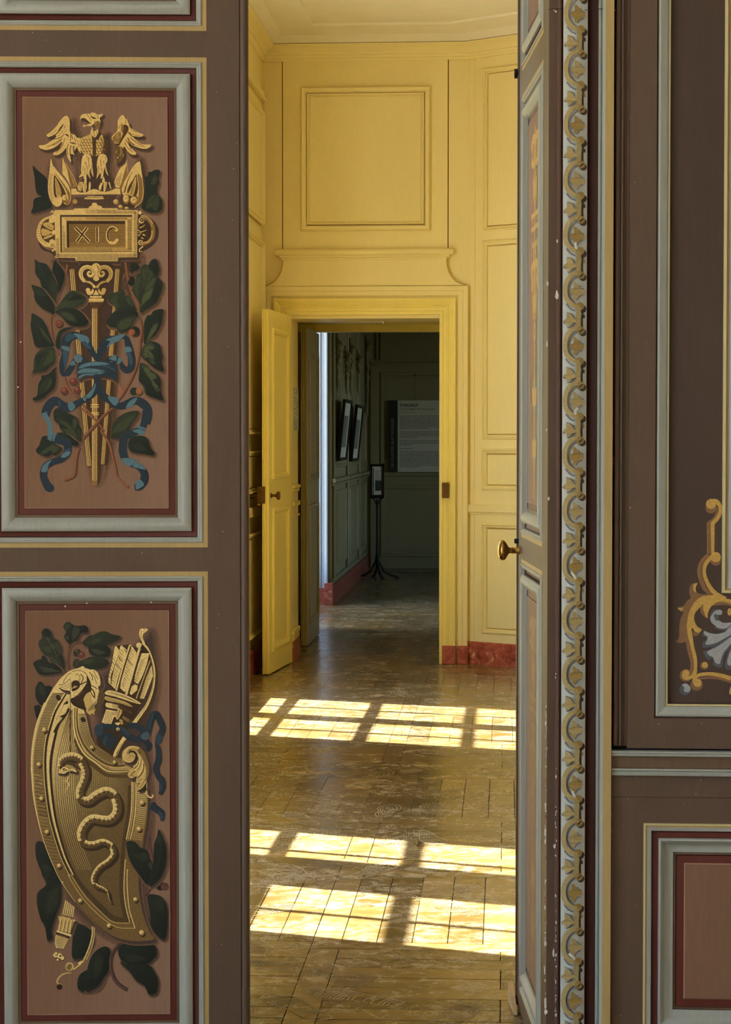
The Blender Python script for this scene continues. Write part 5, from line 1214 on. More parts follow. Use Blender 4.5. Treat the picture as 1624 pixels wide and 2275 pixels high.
leaf('B3', "620 700 640 900 640 1100 600 1250 480 1360 300 1500 140 1520 130 1460 220 1400 250 1150 310 1040 320 950 420 840", G0, [("520 950 570 1080 480 1260 340 1380 250 1390 270 1200 360 1060", G1), ("530 1000 560 1120 480 1250 380 1310 450 1160", G2)], ("580 800 480 1080 340 1340", 9, G0))
leaf('B3', "580 300 480 310 300 370 190 480 150 600 140 800 120 870 85 940 150 900 400 860 520 750 620 650 620 450", G1, [("540 320 600 400 610 600 500 700 330 760 420 560", G2), ("200 500 420 420 330 560 250 760 200 740", G0)], ("580 320 400 560 200 800", 8, G0))
leaf('B5', "520 180 560 100 700 60 850 180 1000 250 1110 330 1130 460 1180 560 1190 700 1170 880 1080 860 900 760 760 650 680 560 640 440 540 360", G0, [("590 330 700 320 820 380 950 480 1040 620 1130 760 1160 870 1080 850 900 740 720 600 700 560 900 580 760 480 640 390", G2), ("990 310 1080 310 1110 400 1060 560 1010 600 970 450", G2), ("1090 560 1150 560 1185 700 1160 820 1080 680", G1)])
leaf('B5', "600 690 740 660 900 720 1030 830 1130 900 1100 980 980 970 850 900", G0)
leaf('B5', "220 830 260 760 360 740 500 850 600 960 700 1000 720 1060 640 1160 560 1210 480 1180 400 1240 250 1210 110 1130 110 1050 170 980", G0, [("480 940 540 930 690 1010 600 1150 500 1160 440 1090 280 1200 180 1160 300 1060", G2)])
leaf('B2', "850 150 1000 150 1040 250 900 330 860 400 940 450 920 600 820 600 800 520 860 420", (28, 32, 25))
leaf('B2', "1060 1190 1050 1000 900 740 920 640 990 450 1000 370 1060 350 1080 200 1180 160 1230 180 1290 80 1390 40 1440 130 1470 300 1440 420 1530 540 1530 680 1480 820 1420 960 1300 1060 1180 1130", G1,
     [("1080 220 1200 180 1280 240 1370 350 1300 500 1180 640 1130 760 1100 500 1070 350", G2), ("1060 1080 1100 850 1180 740 1330 640 1350 720 1290 860 1150 980", G3), ("940 640 990 400 1060 370 1080 460 1040 640 1020 900 930 740", G2), ("1230 190 1300 90 1390 50 1440 140 1465 300 1400 420 1300 300", G0), ("1350 660 1440 480 1525 560 1520 690 1400 950 1200 1100 1080 1160 1250 920", G0), ("1180 640 1300 480 1420 420 1330 620 1160 740", (70, 76, 48))], ("1250 340 1150 640 1070 1060", 12, G0))
leaf('B2', "360 860 420 770 560 750 640 700 720 720 740 850 840 830 920 1000 990 1160 860 1120 700 1130 540 1100 510 1010 400 970 360 900", G1, [("400 880 520 800 620 860 560 960 640 1060 540 1080 500 1000 400 950", G2), ("740 840 840 840 900 1000 920 1080 800 1000", G2)], ("430 860 680 920 960 1130", 9, G0))
leaf('B2', "350 1370 420 1260 490 1180 620 1100 800 1110 980 1150 1010 1260 960 1310 900 1420 850 1540 720 1600 600 1600 560 1510 430 1490 350 1430", G0, [("560 1420 700 1310 970 1250 860 1480 720 1560 590 1580", G2)], ("380 1400 650 1310 980 1240", 9, G1))
leaf('B2', "1150 1860 1140 1600 1150 1380 1220 1240 1280 1240 1350 1150 1540 1110 1540 1250 1510 1430 1400 1640 1280 1740", G0, [("1170 1840 1260 1600 1330 1450 1440 1400 1420 1520 1300 1700", G3)], ("1420 1300 1270 1560 1170 1820", 9, G1))
leaf('B4', "1080 400 1130 280 1250 190 1350 180 1470 240 1510 380 1540 500 1520 620 1560 760 1540 820 1440 780 1300 690 1180 570 1090 500", G0, [("1090 420 1150 270 1280 200 1380 300 1300 330 1220 320 1330 450 1370 560 1340 620 1250 530 1150 530", G3), ("1240 540 1350 580 1400 640 1300 660", G2)], ("1120 400 1280 480 1480 760", 9, G0))
leaf('B4', "1060 640 1180 660 1260 760 1400 850 1490 970 1500 1100 1500 1220 1530 1330 1550 1430 1400 1390 1180 1290 1120 1110 1030 1000 1040 850", G0, [("1080 650 1200 670 1260 750 1250 800 1380 850 1410 960 1330 1000 1450 1150 1490 1200 1420 1250 1340 1150 1280 1000 1150 830", G3), ("1110 1060 1160 1130 1200 1260 1150 1220", G2)], ("1090 740 1240 980 1480 1360", 9, G1))
leaf('B6', "480 700 500 480 600 300 760 190 920 140 1080 130 1090 200 1010 340 930 440 880 560 700 640 640 760 440 740", G1, [("500 600 640 400 820 260 1050 180 980 320 880 460 800 560 640 620", G2)], ("680 400 580 540 480 660", 9, G3))
leaf('B6', "870 800 1000 700 1200 700 1290 760 1340 900 1400 1020 1450 1060 1420 1140 1250 1110 950 1060 860 960", G0, [("960 880 1080 860 1200 920 1260 1020 1100 1020 980 980", G1)])
RD = (122, 62, 50)
b.crop('B1'); b.dot(FO, 735, 1530, 92, SHD); b.dot(FO, 715, 1500, 78, RD); b.stroke(FO, "660 1500 700 1460 750 1480", 14, (156, 92, 74))
b.crop('B3')
for x, y, r in ((832, 1310, 84), (1030, 1090, 88), (1120, 1290, 78)): b.dot(FO, x + 18, y + 22, r, SHD); b.dot(FO, x, y, r, (104, 54, 44)); b.dot(FO, x - 15, y - 28, r * .5, (150, 84, 72))
b.crop('B2'); b.dot(FO, 960, 1610, 105, SHD); b.dot(FO, 950, 1580, 100, G0); b.dot(FO, 880, 1600, 70, (160, 88, 52)); b.stroke(FO, "880 1540 920 1600 900 1660", 12, (110, 60, 40))
b.crop('B4'); b.dot(FO, 930, 1240, 88, G1); b.dot(FO, 1045, 1255, 80, SHD); b.dot(FO, 1035, 1235, 70, (158, 98, 66)); b.stroke(FO, "980 1240 1030 1280 1090 1250", 10, (120, 74, 50)); b.fill(FO, "600 1060 680 1200 690 1290 570 1380 590 1230", (150, 98, 74))

# ribbon
def rb(key, d, w, c=B0, **k): b.crop(key); b.stroke(RB, d, w, c, n=5, **k)
rb('B3', "1600 640 1450 400 1330 200 1180 70 1020 60 900 140 855 300 850 480 800 700 770 930", [90, 130, 190, 150, 200, 230, 190, 160, 170, 60]); rb('B3', "770 950 900 900 1000 760 1090 600 1200 560 1330 640", [40, 150, 140, 110, 130, 90])
rb('B4', "150 620 250 320 380 160 560 100 740 80 800 220 850 400 880 560 870 720 780 790 680 720 580 570 440 540 330 600", [110, 170, 170, 110, 90, 140, 150, 160, 160, 140, 120, 120, 120, 60])
b.crop('B3')
for q, c in (("1050 0 1330 60 1400 160 1370 230 1240 210 1130 110", B2), ("1240 210 1300 180 1430 300 1440 360 1330 330", B1), ("775 285 945 320 940 410 795 360", B2), ("1075 500 1150 465 1235 540 1235 610 1110 655 1055 585", B2), ("950 720 1040 610 1085 700 1070 725", B2), ("860 80 960 0 1080 80 900 200", B1), ("800 420 930 420 900 640 850 800", B1)): b.fill(RB, q, c)
b.crop('B4')
for q, c in (("330 140 500 70 740 15 620 150 480 220 340 300 420 180", B2), ("735 310 830 285 885 380 755 405", B2), ("400 540 530 455 555 585 440 560", B2), ("570 630 610 515 685 565 600 660", B2), ("760 420 860 420 900 600 860 700 820 560", B1)): b.fill(RB, q, c)
b.crop('Z'); b.fill((RB, FO), "172 812 176 804 200 803 230 802 245 804 258 808 258 846 244 838 210 834 185 838 174 843 171 828", B0, shadow=(4, 5, SHD))
b.crop('B3')
for q in ("1160 770 1250 700 1450 650 1700 655 1850 700 1600 730 1400 740 1200 800", "1140 870 1250 800 1500 800 1700 840 1760 860 1500 880 1350 890 1160 910", "1150 1010 1180 960 1300 905 1500 880 1740 890 1500 950 1300 955 1180 1030"): b.fill(RB, q, B2)
for d in ("1160 810 1400 770 1700 780", "1150 930 1350 905 1600 900"): b.stroke(RB, d, 16, B0)
b.crop('B4'); b.stroke(RB, "260 700 400 720 530 800", 30, B1)
rb('B3', "1610 930 1570 1150 1480 1360 1290 1500 1110 1590 960 1690 820 1650 720 1570 620 1530 500 1620 430 1760 400 1880", [150, 150, 160, 130, 150, 190, 200, 170, 200, 210, 210, 180]); rb('B4', "150 880 160 1080 240 1280 420 1440 620 1550 800 1500 960 1430 1120 1500 1220 1620 1230 1780 1190 1920", [150, 150, 160, 140, 150, 180, 170, 190, 170, 160, 170])
rb('B5', "290 180 330 280 420 420 450 600 430 830", [150, 130, 120, 125, 110], B2); rb('B5', "480 780 640 830 830 900 870 1060 810 1220 680 1310 500 1370 350 1460 290 1600 290 1750 370 1930 430 2020", [200, 210, 220, 190, 180, 170, 160, 170, 180, 180, 190, 200]); b.dot(RB, 435, 2000, 100, B0)
rb('B6', "1270 130 1240 300 1170 520 980 620 780 720 740 900 740 1060 790 1220 900 1320 1080 1390 1210 1520 1210 1700 1110 1830 1000 1860", [190, 160, 150, 160, 190, 190, 190, 170, 130, 130, 170, 190, 190, 130])
b.crop('B3'); b.fill(RB, "1540 1130 1530 1250 1450 1420 1380 1470 1320 1420 1450 1280", B2); b.fill(RB, "1250 1460 1320 1440 1330 1510 1280 1530", B2); b.fill(RB, "910 1640 990 1540 1080 1660 990 1770", B2); b.stroke(RB, "720 1520 730 1660", 34, B1)
b.crop('B5')
for q, c in (("380 380 430 360 500 500 505 640 470 860 380 780 395 520", B2), ("700 1250 780 1140 920 1110 905 1190 800 1260", B2), ("800 1080 930 1040 920 1090 780 1110", B1), ("225 1580 290 1430 480 1310 400 1440 375 1590 280 1620", B2), ("520 660 580 700 530 860 500 860", B2)): b.fill(RB, q, c)
b.crop('B4'); b.fill(RB, "370 1350 600 1390 520 1545", B2); b.fill(RB, "755 1595 830 1450 1000 1365 905 1540", B2)
b.crop('B6')
for q, c in (("1060 465 1240 520 1225 555 1050 510", B2), ("950 580 1080 540 1235 590 1190 670 1080 640", B2), ("705 1200 980 1215 1065 1300 880 1375 780 1330", B2), ("955 1385 1050 1310 1150 1330 1250 1455 1090 1425", B2), ("1020 1800 1060 1690 1140 1690 1215 1800 1100 1880 1040 1900", B2)): b.fill(RB, q, c)
sh.build(LP1['B'])

# ------------------------------------------------------------------ lower panel: shield, serpent, quiver and bow
sh = Sheet(lmap, (0, -1, 0), lift=-.0062, base=(131, 96, 74)); b = Brush(sh)
H, H2, M, D, L = (236, 204, 134), (208, 172, 104), (134, 104, 58), (80, 56, 28), (60, 41, 23)
SD, QV, BO, SN = 'painted_shield', 'painted_quiver', 'painted_bow', 'painted_serpent'
g0, g1, g2 = (33, 37, 30), (46, 50, 36), (60, 64, 46)
DS = (76, 58, 50)
b.crop('Z'); b.soft(FO, "226 1500 300 1440 340 1400 352 1500 346 1560 330 1620 332 1700 338 1800 332 1900 325 1990 345 2096 300 2100 250 2090 190 2050 160 2010 150 1960 200 1700 216 1600", DS, 8)
def lf(key, d, base, lights=(), vein=None): leaf(key, d, base, lights, vein, DS)
lf('C1', "320 360 390 270 500 300 560 420 600 500 680 530 760 680 780 850 830 1000 830 1230 780 1250 640 1150 480 1050 420 900 330 800 270 700 250 580 330 480", g1, [("330 370 390 275 495 305 550 430 440 470", g0), ("460 640 620 600 700 560 760 700 770 880 640 760", g2), ("430 880 600 920 740 1080 640 1080 480 1000", g2), ("320 680 440 660 560 760 520 840 380 780", g2)], ("440 470 620 800 820 1210", 12, (104, 104, 78)))
lf('C1', "130 1050 210 990 310 960 330 890 410 900 480 1030 640 1080 780 1230 700 1280 400 1320 250 1280 160 1130", g0, [("280 1150 480 1160 660 1220 740 1245 560 1270 360 1260", g2)], ("270 1130 500 1180 760 1245", 9, (88, 88, 66)))
lf('C1', "810 240 870 140 950 130 1050 200 1190 210 1290 200 1370 270 1350 360 1250 370 1190 400 1130 520 1000 590 950 620 860 520 830 440 880 330", g0, [("820 250 880 150 980 160 960 260 880 300", g2), ("1020 240 1150 230 1190 320 1120 480 1010 540", g2), ("850 440 920 420 940 560 880 510", g2)])
lf('C1', "1240 600 1400 430 1480 420 1624 350 1780 340 1900 400 2090 440 2060 510 1900 600 1780 640 1560 690 1400 680", g1, [("1300 600 1450 500 1600 470 1760 470 1640 560 1460 640", g2)], ("1260 610 1560 500 2040 470", 10, g0))
lf('C2', "-20 490 150 480 320 480 390 560 400 660 330 720 220 740 100 700 -20 640", g0, [("0 560 130 560 320 640 180 690 60 640", g2)])
lf('C1', "1030 1130 1080 960 1200 1000 1400 920 1624 900 1790 960 1830 1060 1760 1140 1500 1190 1200 1150", g1, [("1090 970 1160 970 1160 1100 1060 1120", g2), ("1220 1010 1480 940 1500 1020 1300 1090", g2)])
lf('C1', "190 1600 250 1490 320 1480 400 1580 460 1560 550 1600 500 1750 400 1950 300 2000 190 1840 180 1700", g0, [("210 1590 290 1500 380 1620 400 1800 300 1760", g1)], ("290 1540 360 1780 380 1940", 8, g2)); lf('C3', "160 300 300 300 260 600 210 590 170 420", g0)
lf('C5', "170 1300 300 1280 420 1500 560 1800 620 1960 350 1980 250 1800 170 1560", g0, [("270 1760 400 1720 520 1880 380 1940", g1)]); lf('C7', "250 0 510 0 580 180 580 500 500 740 420 1000 440 1140 350 1180 310 950 230 800 170 560 180 350 330 200", g0, [("360 330 560 200 560 500 460 700 330 720 300 560", g1)], ("540 240 400 520 340 820", 8, g2))
lf('C7', "850 900 1100 1000 1150 1200 1000 1450 800 1500 780 1250", g0); lf('C7', "900 1800 1100 1650 1300 1400 1400 1500 1350 1850 1200 2050 900 2050", g0); lf('C8', "0 1500 200 1300 340 1350 320 1700 220 1850 120 2000 -100 2050", g0, [("60 1500 220 1450 200 1700 80 1850", g1)])
lf('C8', "500 1250 800 1200 1100 1250 1160 1420 1080 1530 980 1600 700 1600 520 1500", g0, [("540 1440 760 1420 1000 1500 880 1540 640 1560", g1)]); lf('C8', "520 1560 700 1600 1000 1600 1100 1700 1180 1880 1150 2100 1020 2120 950 1980 800 1880 680 1720", g0)
lf('C8', "1000 400 1200 400 1310 520 1350 700 1340 1000 1300 1160 1200 1130 1060 950 1040 700", g0, [("1090 480 1220 420 1300 560 1260 700 1130 640", g1)], ("1010 540 1020 660 1030 740", 14, (84, 84, 70)))
b.crop('C8'); b.dot(FO, 1225, 235, 78, g0); b.dot(FO, 1300, 245, 72, (104, 66, 58)); b.stroke(FO, "1240 230 1300 190 1360 230", 10, D)
for d in ("560 1190 400 1400 360 1600 400 1800 500 1950 650 2050",): b.stroke(FO, d, 70, (80, 56, 48)); b.stroke(FO, d, 20, (102, 76, 66), off=(-2.5, -1))
b.crop('C8'); b.stroke(FO, "980 100 1000 250 940 420", 40, (96, 68, 58)); b.stroke(FO, "1130 180 1050 300 960 420", 34, (84, 58, 50))
b.crop('C6'); b.stroke(FO, "1060 880 1100 1000 1130 1200 1160 1400 1180 1500", 50, (92, 64, 56))
b.crop('C1'); b.stroke(FO, "1230 600 1100 600 1000 680 950 800 920 1000 950 1200", 60, (92, 60, 46)); b.stroke(FO, "960 650 960 760", 50, (84, 56, 44)); b.stroke(FO, "1210 590 1090 595 990 680 935 820 910 1000 935 1180", 16, (124, 88, 68)); b.dot(FO, 1130, 825, 92, g1); b.dot(FO, 1225, 870, 82, (104, 62, 52)); b.dot(FO, 1215, 845, 24, (150, 100, 84)); b.dot(FO, 1110, 775, 36, (82, 84, 52))
# quiver ground, arrows
b.crop('C2'); b.fill(QV, "470 560 520 500 640 490 820 480 1000 600 1200 630 1250 900 1230 1180 1080 1580 1000 1640 700 1500 420 1400 370 1200", (72, 50, 28))
b.crop('Z'); b.fill(QV, "232 1540 262 1546 300 1560 312 1563 300 1590 290 1612 275 1630 262 1660 240 1680 214 1650 228 1600", (66, 46, 27))
b.crop('C2')
for d in ("490 520 520 500 580 590 560 700 500 860 450 1000 410 1100 410 1290 360 1230 370 1100 440 830 450 740", "600 510 630 490 730 580 700 720 640 900 560 1130 500 1370 420 1290 430 1190 480 950 560 720", "780 480 820 480 930 640 900 780 850 960 780 1180 740 1380 690 1430 600 1350 620 1180 680 950 720 720",
          "1030 650 1185 640 1140 850 1060 1080 960 1270 880 1220 900 1080 960 870", "1230 890 1260 1100 1180 1310 1080 1560 990 1560 1040 1400 1120 1140", "900 1260 950 1290 940 1390 820 1490 790 1450 830 1320"): b.fill(QV, d, H, sm=False)
random.seed(8)
for (x0, y0), (x1, y1), nn in (((470, 780), (380, 1220), 7), ((640, 620), (450, 1280), 13), ((840, 600), (660, 1330), 15)):
    for k in range(nn):
        u = k / (nn - 1); x = x0 + (x1 - x0) * u; y = y0 + (y1 - y0) * u; b.stroke(QV, [(x - 28, y - 46), (x + 40, y + 40)], 13, D if k % 2 else M, w1=5)
for (x0, y0), (x1, y1), nn in (((1080, 760), (930, 1200), 10), ((1220, 1000), (1050, 1520), 12)):
    for k in range(nn):
        u = k / (nn - 1); x = x0 + (x1 - x0) * u; y = y0 + (y1 - y0) * u; b.stroke(QV, [(x - 62, y + 40), (x + 30, y - 20)], 12, D, w1=4)
for d in ("560 690 600 760 650 820", "510 860 590 950 620 980", "680 560 730 640", "740 760 850 900", "870 1260 940 1290"): b.stroke(QV, d, 12, D)
for d, w in (("790 490 650 930 520 1400", 30), ("980 570 870 960 720 1480", 44), ("1200 790 1000 1340 920 1560", 15)): b.stroke(QV, d, w + 30, D, off=(1.6, .5)); b.stroke(QV, d, w, H)
b.crop('C4'); b.fill(QV, "320 60 540 100 640 30 630 140 560 260 480 200 420 350 420 380 350 380 230 320", H, sm=False)
for k in range(5): b.stroke(QV, [(330 + k * 30, 90 + k * 4), (270 + k * 32, 350 + k * 4)], 9, M)
for k in range(4): b.stroke(QV, [(450 + k * 26, 110), (430 + k * 26, 180)], 9, D)
b.fill(QV, "560 20 635 30 625 140 550 260 520 230", H2); b.stroke(QV, "600 60 540 230", 10, D)
for k in range(7): b.stroke(QV, [(660 + k * 26, 190 + k * 14), (650 + k * 26, 250 + k * 16)], 10, H2 if k < 5 else M)
for k in range(6): b.stroke(QV, [(690 + k * 26, 40 + k * 14), (680 + k * 26, 80 + k * 14)], 10, M)
b.fill(QV, "500 330 600 330 560 380 510 360", H); b.fill(QV, "590 260 650 290 650 360 600 350", H2)
for k in range(3): b.stroke(QV, [(600 + k * 16, 280 + k * 6), (606 + k * 14, 350)], 6, D)
b.crop('C2'); b.fill(QV, "290 1450 340 1400 450 1400 700 1480 900 1580 1010 1650 960 1665 700 1585 500 1520 330 1480", H); b.fill(QV, "300 1515 420 1540 700 1620 850 1715 800 1720 600 1655 320 1590", H2); b.fill(QV, "330 1640 560 1690 640 1740 560 1770 330 1730", H); b.fill(QV, "560 1695 800 1790 790 1830 600 1770", D)
for d in ("350 1440 600 1500 900 1620", "420 1425 700 1520 960 1650"): b.stroke(QV, d, 9, D)
for k in range(24): b.stroke(QV, [(330 + k * 22, 1570 + k * 7), (336 + k * 22, 1535 + k * 7)], 8, D, raise_=(k == 0))
for k in range(6): b.stroke(QV, [(450 + k * 22, 1660 + k * 4), (446 + k * 22, 1740 + k * 4)], 9, D if k else M)
# bow
b.crop('C2'); b.stroke(BO, "1060 450 1150 560 1230 740 1285 950 1300 1150 1265 1400 1160 1680 1030 1880 900 2050", [30, 52, 50, 50, 46, 52, 56, 66, 74], D, off=(3.5, 3.0)); b.stroke(BO, "1040 440 1140 545 1225 730 1278 950 1285 1150 1245 1400 1140 1680 1010 1870 870 2060", [26, 44, 38, 40, 38, 44, 56, 66, 74], H); b.stroke(BO, "1120 540 1215 740 1268 950 1276 1150 1235 1400 1130 1680 940 1960", 8, D)
b.fill(BO, "980 260 1000 170 1050 150 1080 165 1110 148 1160 170 1120 215 1070 250 1052 330 1100 460 1050 430 1005 350", H); b.stroke(BO, "1030 190 1020 300 1060 400", 9, M); b.stroke(BO, "1120 170 1060 220", 9, M); b.dot(BO, 975, 490, 56, H); b.stroke(BO, "960 540 1000 560 1030 600", 26, H); b.fill(BO, "1040 490 1130 570 1180 640 1030 640 1010 570", L)
b.crop('C4'); b.stroke(BO, "720 610 620 760 530 920 490 1020", 78, D, off=(3, 2)); b.stroke(BO, "700 610 600 760 510 920 480 1020", [80, 72, 60, 52], H); b.stroke(BO, "725 640 620 800 530 990", 14, H2); b.stroke(BO, "690 680 600 810 520 960", 7, D)
b.crop('C7'); b.stroke(BO, "1150 940 1155 1030 1130 1200 1060 1400 980 1560 850 1690", [62, 62, 64, 70, 66, 30], M); b.stroke(BO, "1130 940 1135 1030 1108 1200 1040 1400 950 1570 800 1690", 20, H); b.stroke(BO, "1165 960 1165 1100 1120 1320 1030 1520", 10, H); b.stroke(BO, "890 1590 950 1550 980 1560", 40, H, w1=8)
b.stroke(BO, "770 1750 650 1760 550 1830 520 1920 600 1960", [14, 26, 30, 30, 10], H2); b.dot(BO, 735, 1640, 76, H2); b.dot(BO, 735, 1640, 60, M); b.stroke(BO, "690 1640 710 1590 770 1590 790 1640 760 1690", 10, H); b.dot(BO, 560, 1995, 50, L)
# tail of the quiver
b.fill(QV, "640 500 690 480 830 600 790 770 600 740", M, sm=False)
for k in range(6): b.stroke(QV, [(672 + k * 28, 486 + k * 22), (618 + k * 34, 735 + k * 8)], 17, H)
b.fill((QV, FO), "535 760 570 765 600 755 650 770 700 785 740 785 770 820 820 812 850 840 810 860 750 1060 530 1000 560 860", H2, sm=False, shadow=(4, 5, DS))
for x in (575, 640, 700, 760): b.stroke(QV, [(x + 12, 800 + (x - 575) * .12), (x - 25, 1010 + (x - 575) * .25)], 16, H); b.stroke(QV, [(x + 28, 820 + (x - 575) * .12), (x - 8, 1020 + (x - 575) * .25)], 10, D)
b.fill(QV, "512 1000 772 1080 762 1118 508 1034", H, sm=False); b.fill(QV, "508 1040 740 1115 720 1150 505 1075", L, sm=False); b.fill(QV, "502 1078 722 1150 695 1240 640 1312 530 1322 488 1240", M)
for k in range(8): b.stroke(QV, [(502 - k * 1, 1100 + k * 28), (715 - k * 11, 1166 + k * 22)], 13, H)
b.stroke(QV, "505 1085 488 1230 520 1315", 14, H)
for x, y, r in ((490, 1440, 42), (560, 1450, 46), (610, 1490, 34), (530, 1520, 20), (500, 1410, 24)): b.dot(QV, x + 6, y + 8, r + 6, D); b.dot(QV, x, y, r, H)
b.dot(QV, 575, 1455, 18, D)

# shield
OUT = "188 1484 172 1485.5 156.6 1490 147 1496 138.8 1503 131 1511 124 1520.7 117 1530 111.2 1540.4 105 1551 99.4 1562 91 1583 83.6 1604 76.7 1633.6 71.8 1668 70.3 1702.6 71.6 1730 74.4 1768.8 82.2 1813 93.3 1857.5 107.7 1899.6 128.7 1947 147 1977 165.8 2003.7 200 2040.7 222 2061 247 2079 267 2087 289.2 2091.6 315 2092 341.5 2087.8 334 2075 327.4 2059.8 318.5 2035.6 310.9 2001 308 1975 307.7 1940 311 1905 316.4 1880.8 319.7 1858.6 325.3 1822 328 1783 327 1750 322 1724 300 1716 285 1700 271 1686 255.4 1684 236.6 1673 216.6 1659.8 209.8 1654 200.9 1636.5 194 1607 190 1589 184 1571.5 190 1540"
INN = "154.6 1577 146.7 1552 135 1562 123 1579 112.2 1611 103.3 1643.5 99 1683 99.4 1722 102.7 1763 108.8 1807.6 117.6 1846 135.4 1903 157.5 1949.5 187.5 1991 225.5 2029 251 2049.6 288 2052 279 2016.5 275 1978 276 1939 281 1866 287.6 1827.6 292 1788.8 292.6 1750 291 1728 284 1714 255.4 1715 233 1710.8 211 1694 188 1677 173.3 1653 164.4 1623.7 162.5 1589 163.4 1574.5"
def mixrgb(a, c, u): u = max(0, min(1, u)); return tuple(a[i] + (c[i] - a[i]) * u for i in range(3))
b.crop('Z'); b.fill((SD, FO), OUT, lambda x, y: mixrgb(H, (122, 95, 54), (y - 1560) / 300.0), shadow=(6, 7, DS), n=3)
outp = smooth_pts(b.pts(OUT), True, 3); innp = smooth_pts(b.pts(INN), True, 3)
b.fill(SD, INN, lambda x, y: mixrgb(mixrgb(H, (150, 118, 66), (x - 100) / 90.0), (110, 86, 50), (y - 1640) / 230.0 + (x - 130) / 220.0), n=3)
# grained sheen of the field: strands that follow the left rim
def lerp_curve(t): 
    base = [(154, 1580), (135, 1640), (122, 1700), (122, 1760), (130, 1820), (146, 1880), (166, 1930)]
    return [(x + t * (140 - .02 * (y - 1560)) * min(1, (y - 1540) / 120.0), y) for x, y in base]
for k in range(26):
    t = .02 + k * .034; c = lerp_curve(t); e = 7 if k < 8 else (6 if k < 14 else 5); s0 = 0 if k < 7 else (1 if k < 12 else 2)
    b.stroke(SD, c[s0:e], 1.3 if k < 12 else .9, (D if k < 12 else (90, 68, 38)) , w1=.5)
    b.stroke(SD, [(x + 2.2, y + 3) for x, y in c[s0:e - (1 if k > 9 else 0)]], 1.2 if k < 12 else .8, H if k < 9 else (176, 142, 84), w1=.4)
# shade against the inner rims
b.stroke(SD, "292 1745 291 1790 286 1830 279 1870 274 1940 273 1980 277 2016 285 2046", 9, (84, 64, 38), off=(-4, 0)); b.stroke(SD, "288 2050 250 2046 226 2026 190 1988 160 1946 138 1900", [8, 12, 12, 10, 8, 5], (84, 64, 38), off=(3, -4)); b.stroke(SD, "168 1640 176 1662 190 1684 213 1702 234 1718 256 1722 284 1722", 8, (96, 72, 40), off=(-1, 3))
# rims
LR_ = "146.7 1540 123 1579 112.2 1611 103.3 1643.5 99 1683 99.4 1722 102.7 1763 108.8 1807.6 117.6 1846 135.4 1903 157.5 1949.5"
b.stroke(SD, LR_, [3, 4, 5, 5, 5, 5, 4.5, 4, 3], L, off=(1, 0)); b.stroke(SD, LR_, 1.4, H, off=(-2.2, -.4)); b.stroke(SD, "119 1624 112 1660 107 1690 106.6 1722 110 1763 116 1807.6 124.6 1846 142 1903 162 1945", [6, 7, 6.5, 6, 5, 4, 3, 2.4], H); b.stroke(SD, "125 1624 117 1660 112.6 1690 112 1722 115 1763 121 1807.6 129.6 1846 147 1903 165 1942", [5, 6, 6, 5, 5, 4, 3, 2], L)
b.stroke(SD, "156 1943 187.5 1991 225.5 2029 251 2049.6 288 2052", 1.5, H2); b.stroke(SD, "150 1945 181 1994 219 2034 250 2057 270 2063 299.5 2063.5", 1.5, H2)
b.stroke(SD, "288 2050 279 2016.5 275 1978 276 1939 278 1910", 1.8, H); b.stroke(SD, "299.5 2063 292 2040 286 2016.5 282.5 1978 282 1939 284 1932", 1.8, H); b.stroke(SD, "280 1866 287.6 1827.6 292 1788.8 292.6 1735", 2.2, H); b.stroke(SD, "284.5 1866 292 1827.6 296 1788.8 296.8 1738", 1.4, H2); b.stroke(SD, "289 1866 297 1827.6 301 1788.8 301.5 1742", 2.0, H); b.stroke(SD, "286.8 1866 294.5 1827.6 298.6 1788.8 299.2 1742", .9, D)
TR = "163.4 1574.5 162.5 1589 164.4 1623.7 173.3 1653 188 1677 211 1694 233 1710.8 255.4 1715 284 1714"
b.stroke(SD, TR, 3.4, H); b.stroke(SD, TR, 1.6, D, off=(2.4, -1.2)); b.stroke(SD, "168 1574 167.5 1600 170 1624 179 1650 193 1672 215 1690 236 1702 258 1706 280 1704", 3.0, H2); b.stroke(SD, "171 1574 170.5 1600 173.4 1624 182 1648 196 1669 217 1687 238 1698.6 259 1702.6 278 1701", [2, 3, 4, 4.6, 5, 5, 5, 4], (104, 78, 44))
for k in range(7): b.dot(SD, 256 + k * 4.3, 1716 - k * .2, 1.1, H, n=8)
# hatching of the band
def hatch(po, pi, n, c0, c1=None, w=1.5, trim=(.08, .94)):
    def samp(P, u):
        seg = [math.dist(P[i], P[i + 1]) for i in range(len(P) - 1)]; q = u * sum(seg)
        for i, l in enumerate(seg):
            if q <= l or i == len(seg) - 1: r = q / (l or 1); return (P[i][0] + (P[i + 1][0] - P[i][0]) * r, P[i][1] + (P[i + 1][1] - P[i][1]) * r)
            q -= l
    for k in range(n):
        u = (k + .5) / n; a = samp(po, u); c = samp(pi, u)
        e0 = (a[0] + (c[0] - a[0]) * trim[0], a[1] + (c[1] - a[1]) * trim[0]); e1 = (a[0] + (c[0] - a[0]) * trim[1], a[1] + (c[1] - a[1]) * trim[1])
        b.stroke(SD, [e0, e1], w, mixrgb(c0, c1 or c0, u), sm=False, raise_=(k == 0))
po = smooth_pts(b.pts("111.2 1540.4 99.4 1562 83.6 1604 76.7 1633.6 71.8 1668 70.3 1702.6 71.6 1730 74.4 1768.8 82.2 1813 93.3 1857.5 107.7 1899.6 122 1932"), False, 4)
pi = smooth_pts(b.pts("143 1540 121 1575 109 1611 100.3 1643.5 96 1683 96.4 1722 99.4 1763 105.4 1807.6 114 1846 131.4 1900 149 1935"), False, 4)
hatch(po[:len(po) * 3 // 4], pi[:len(pi) * 3 // 4], 78, D, (96, 70, 36), 2.0, (.16, .97))
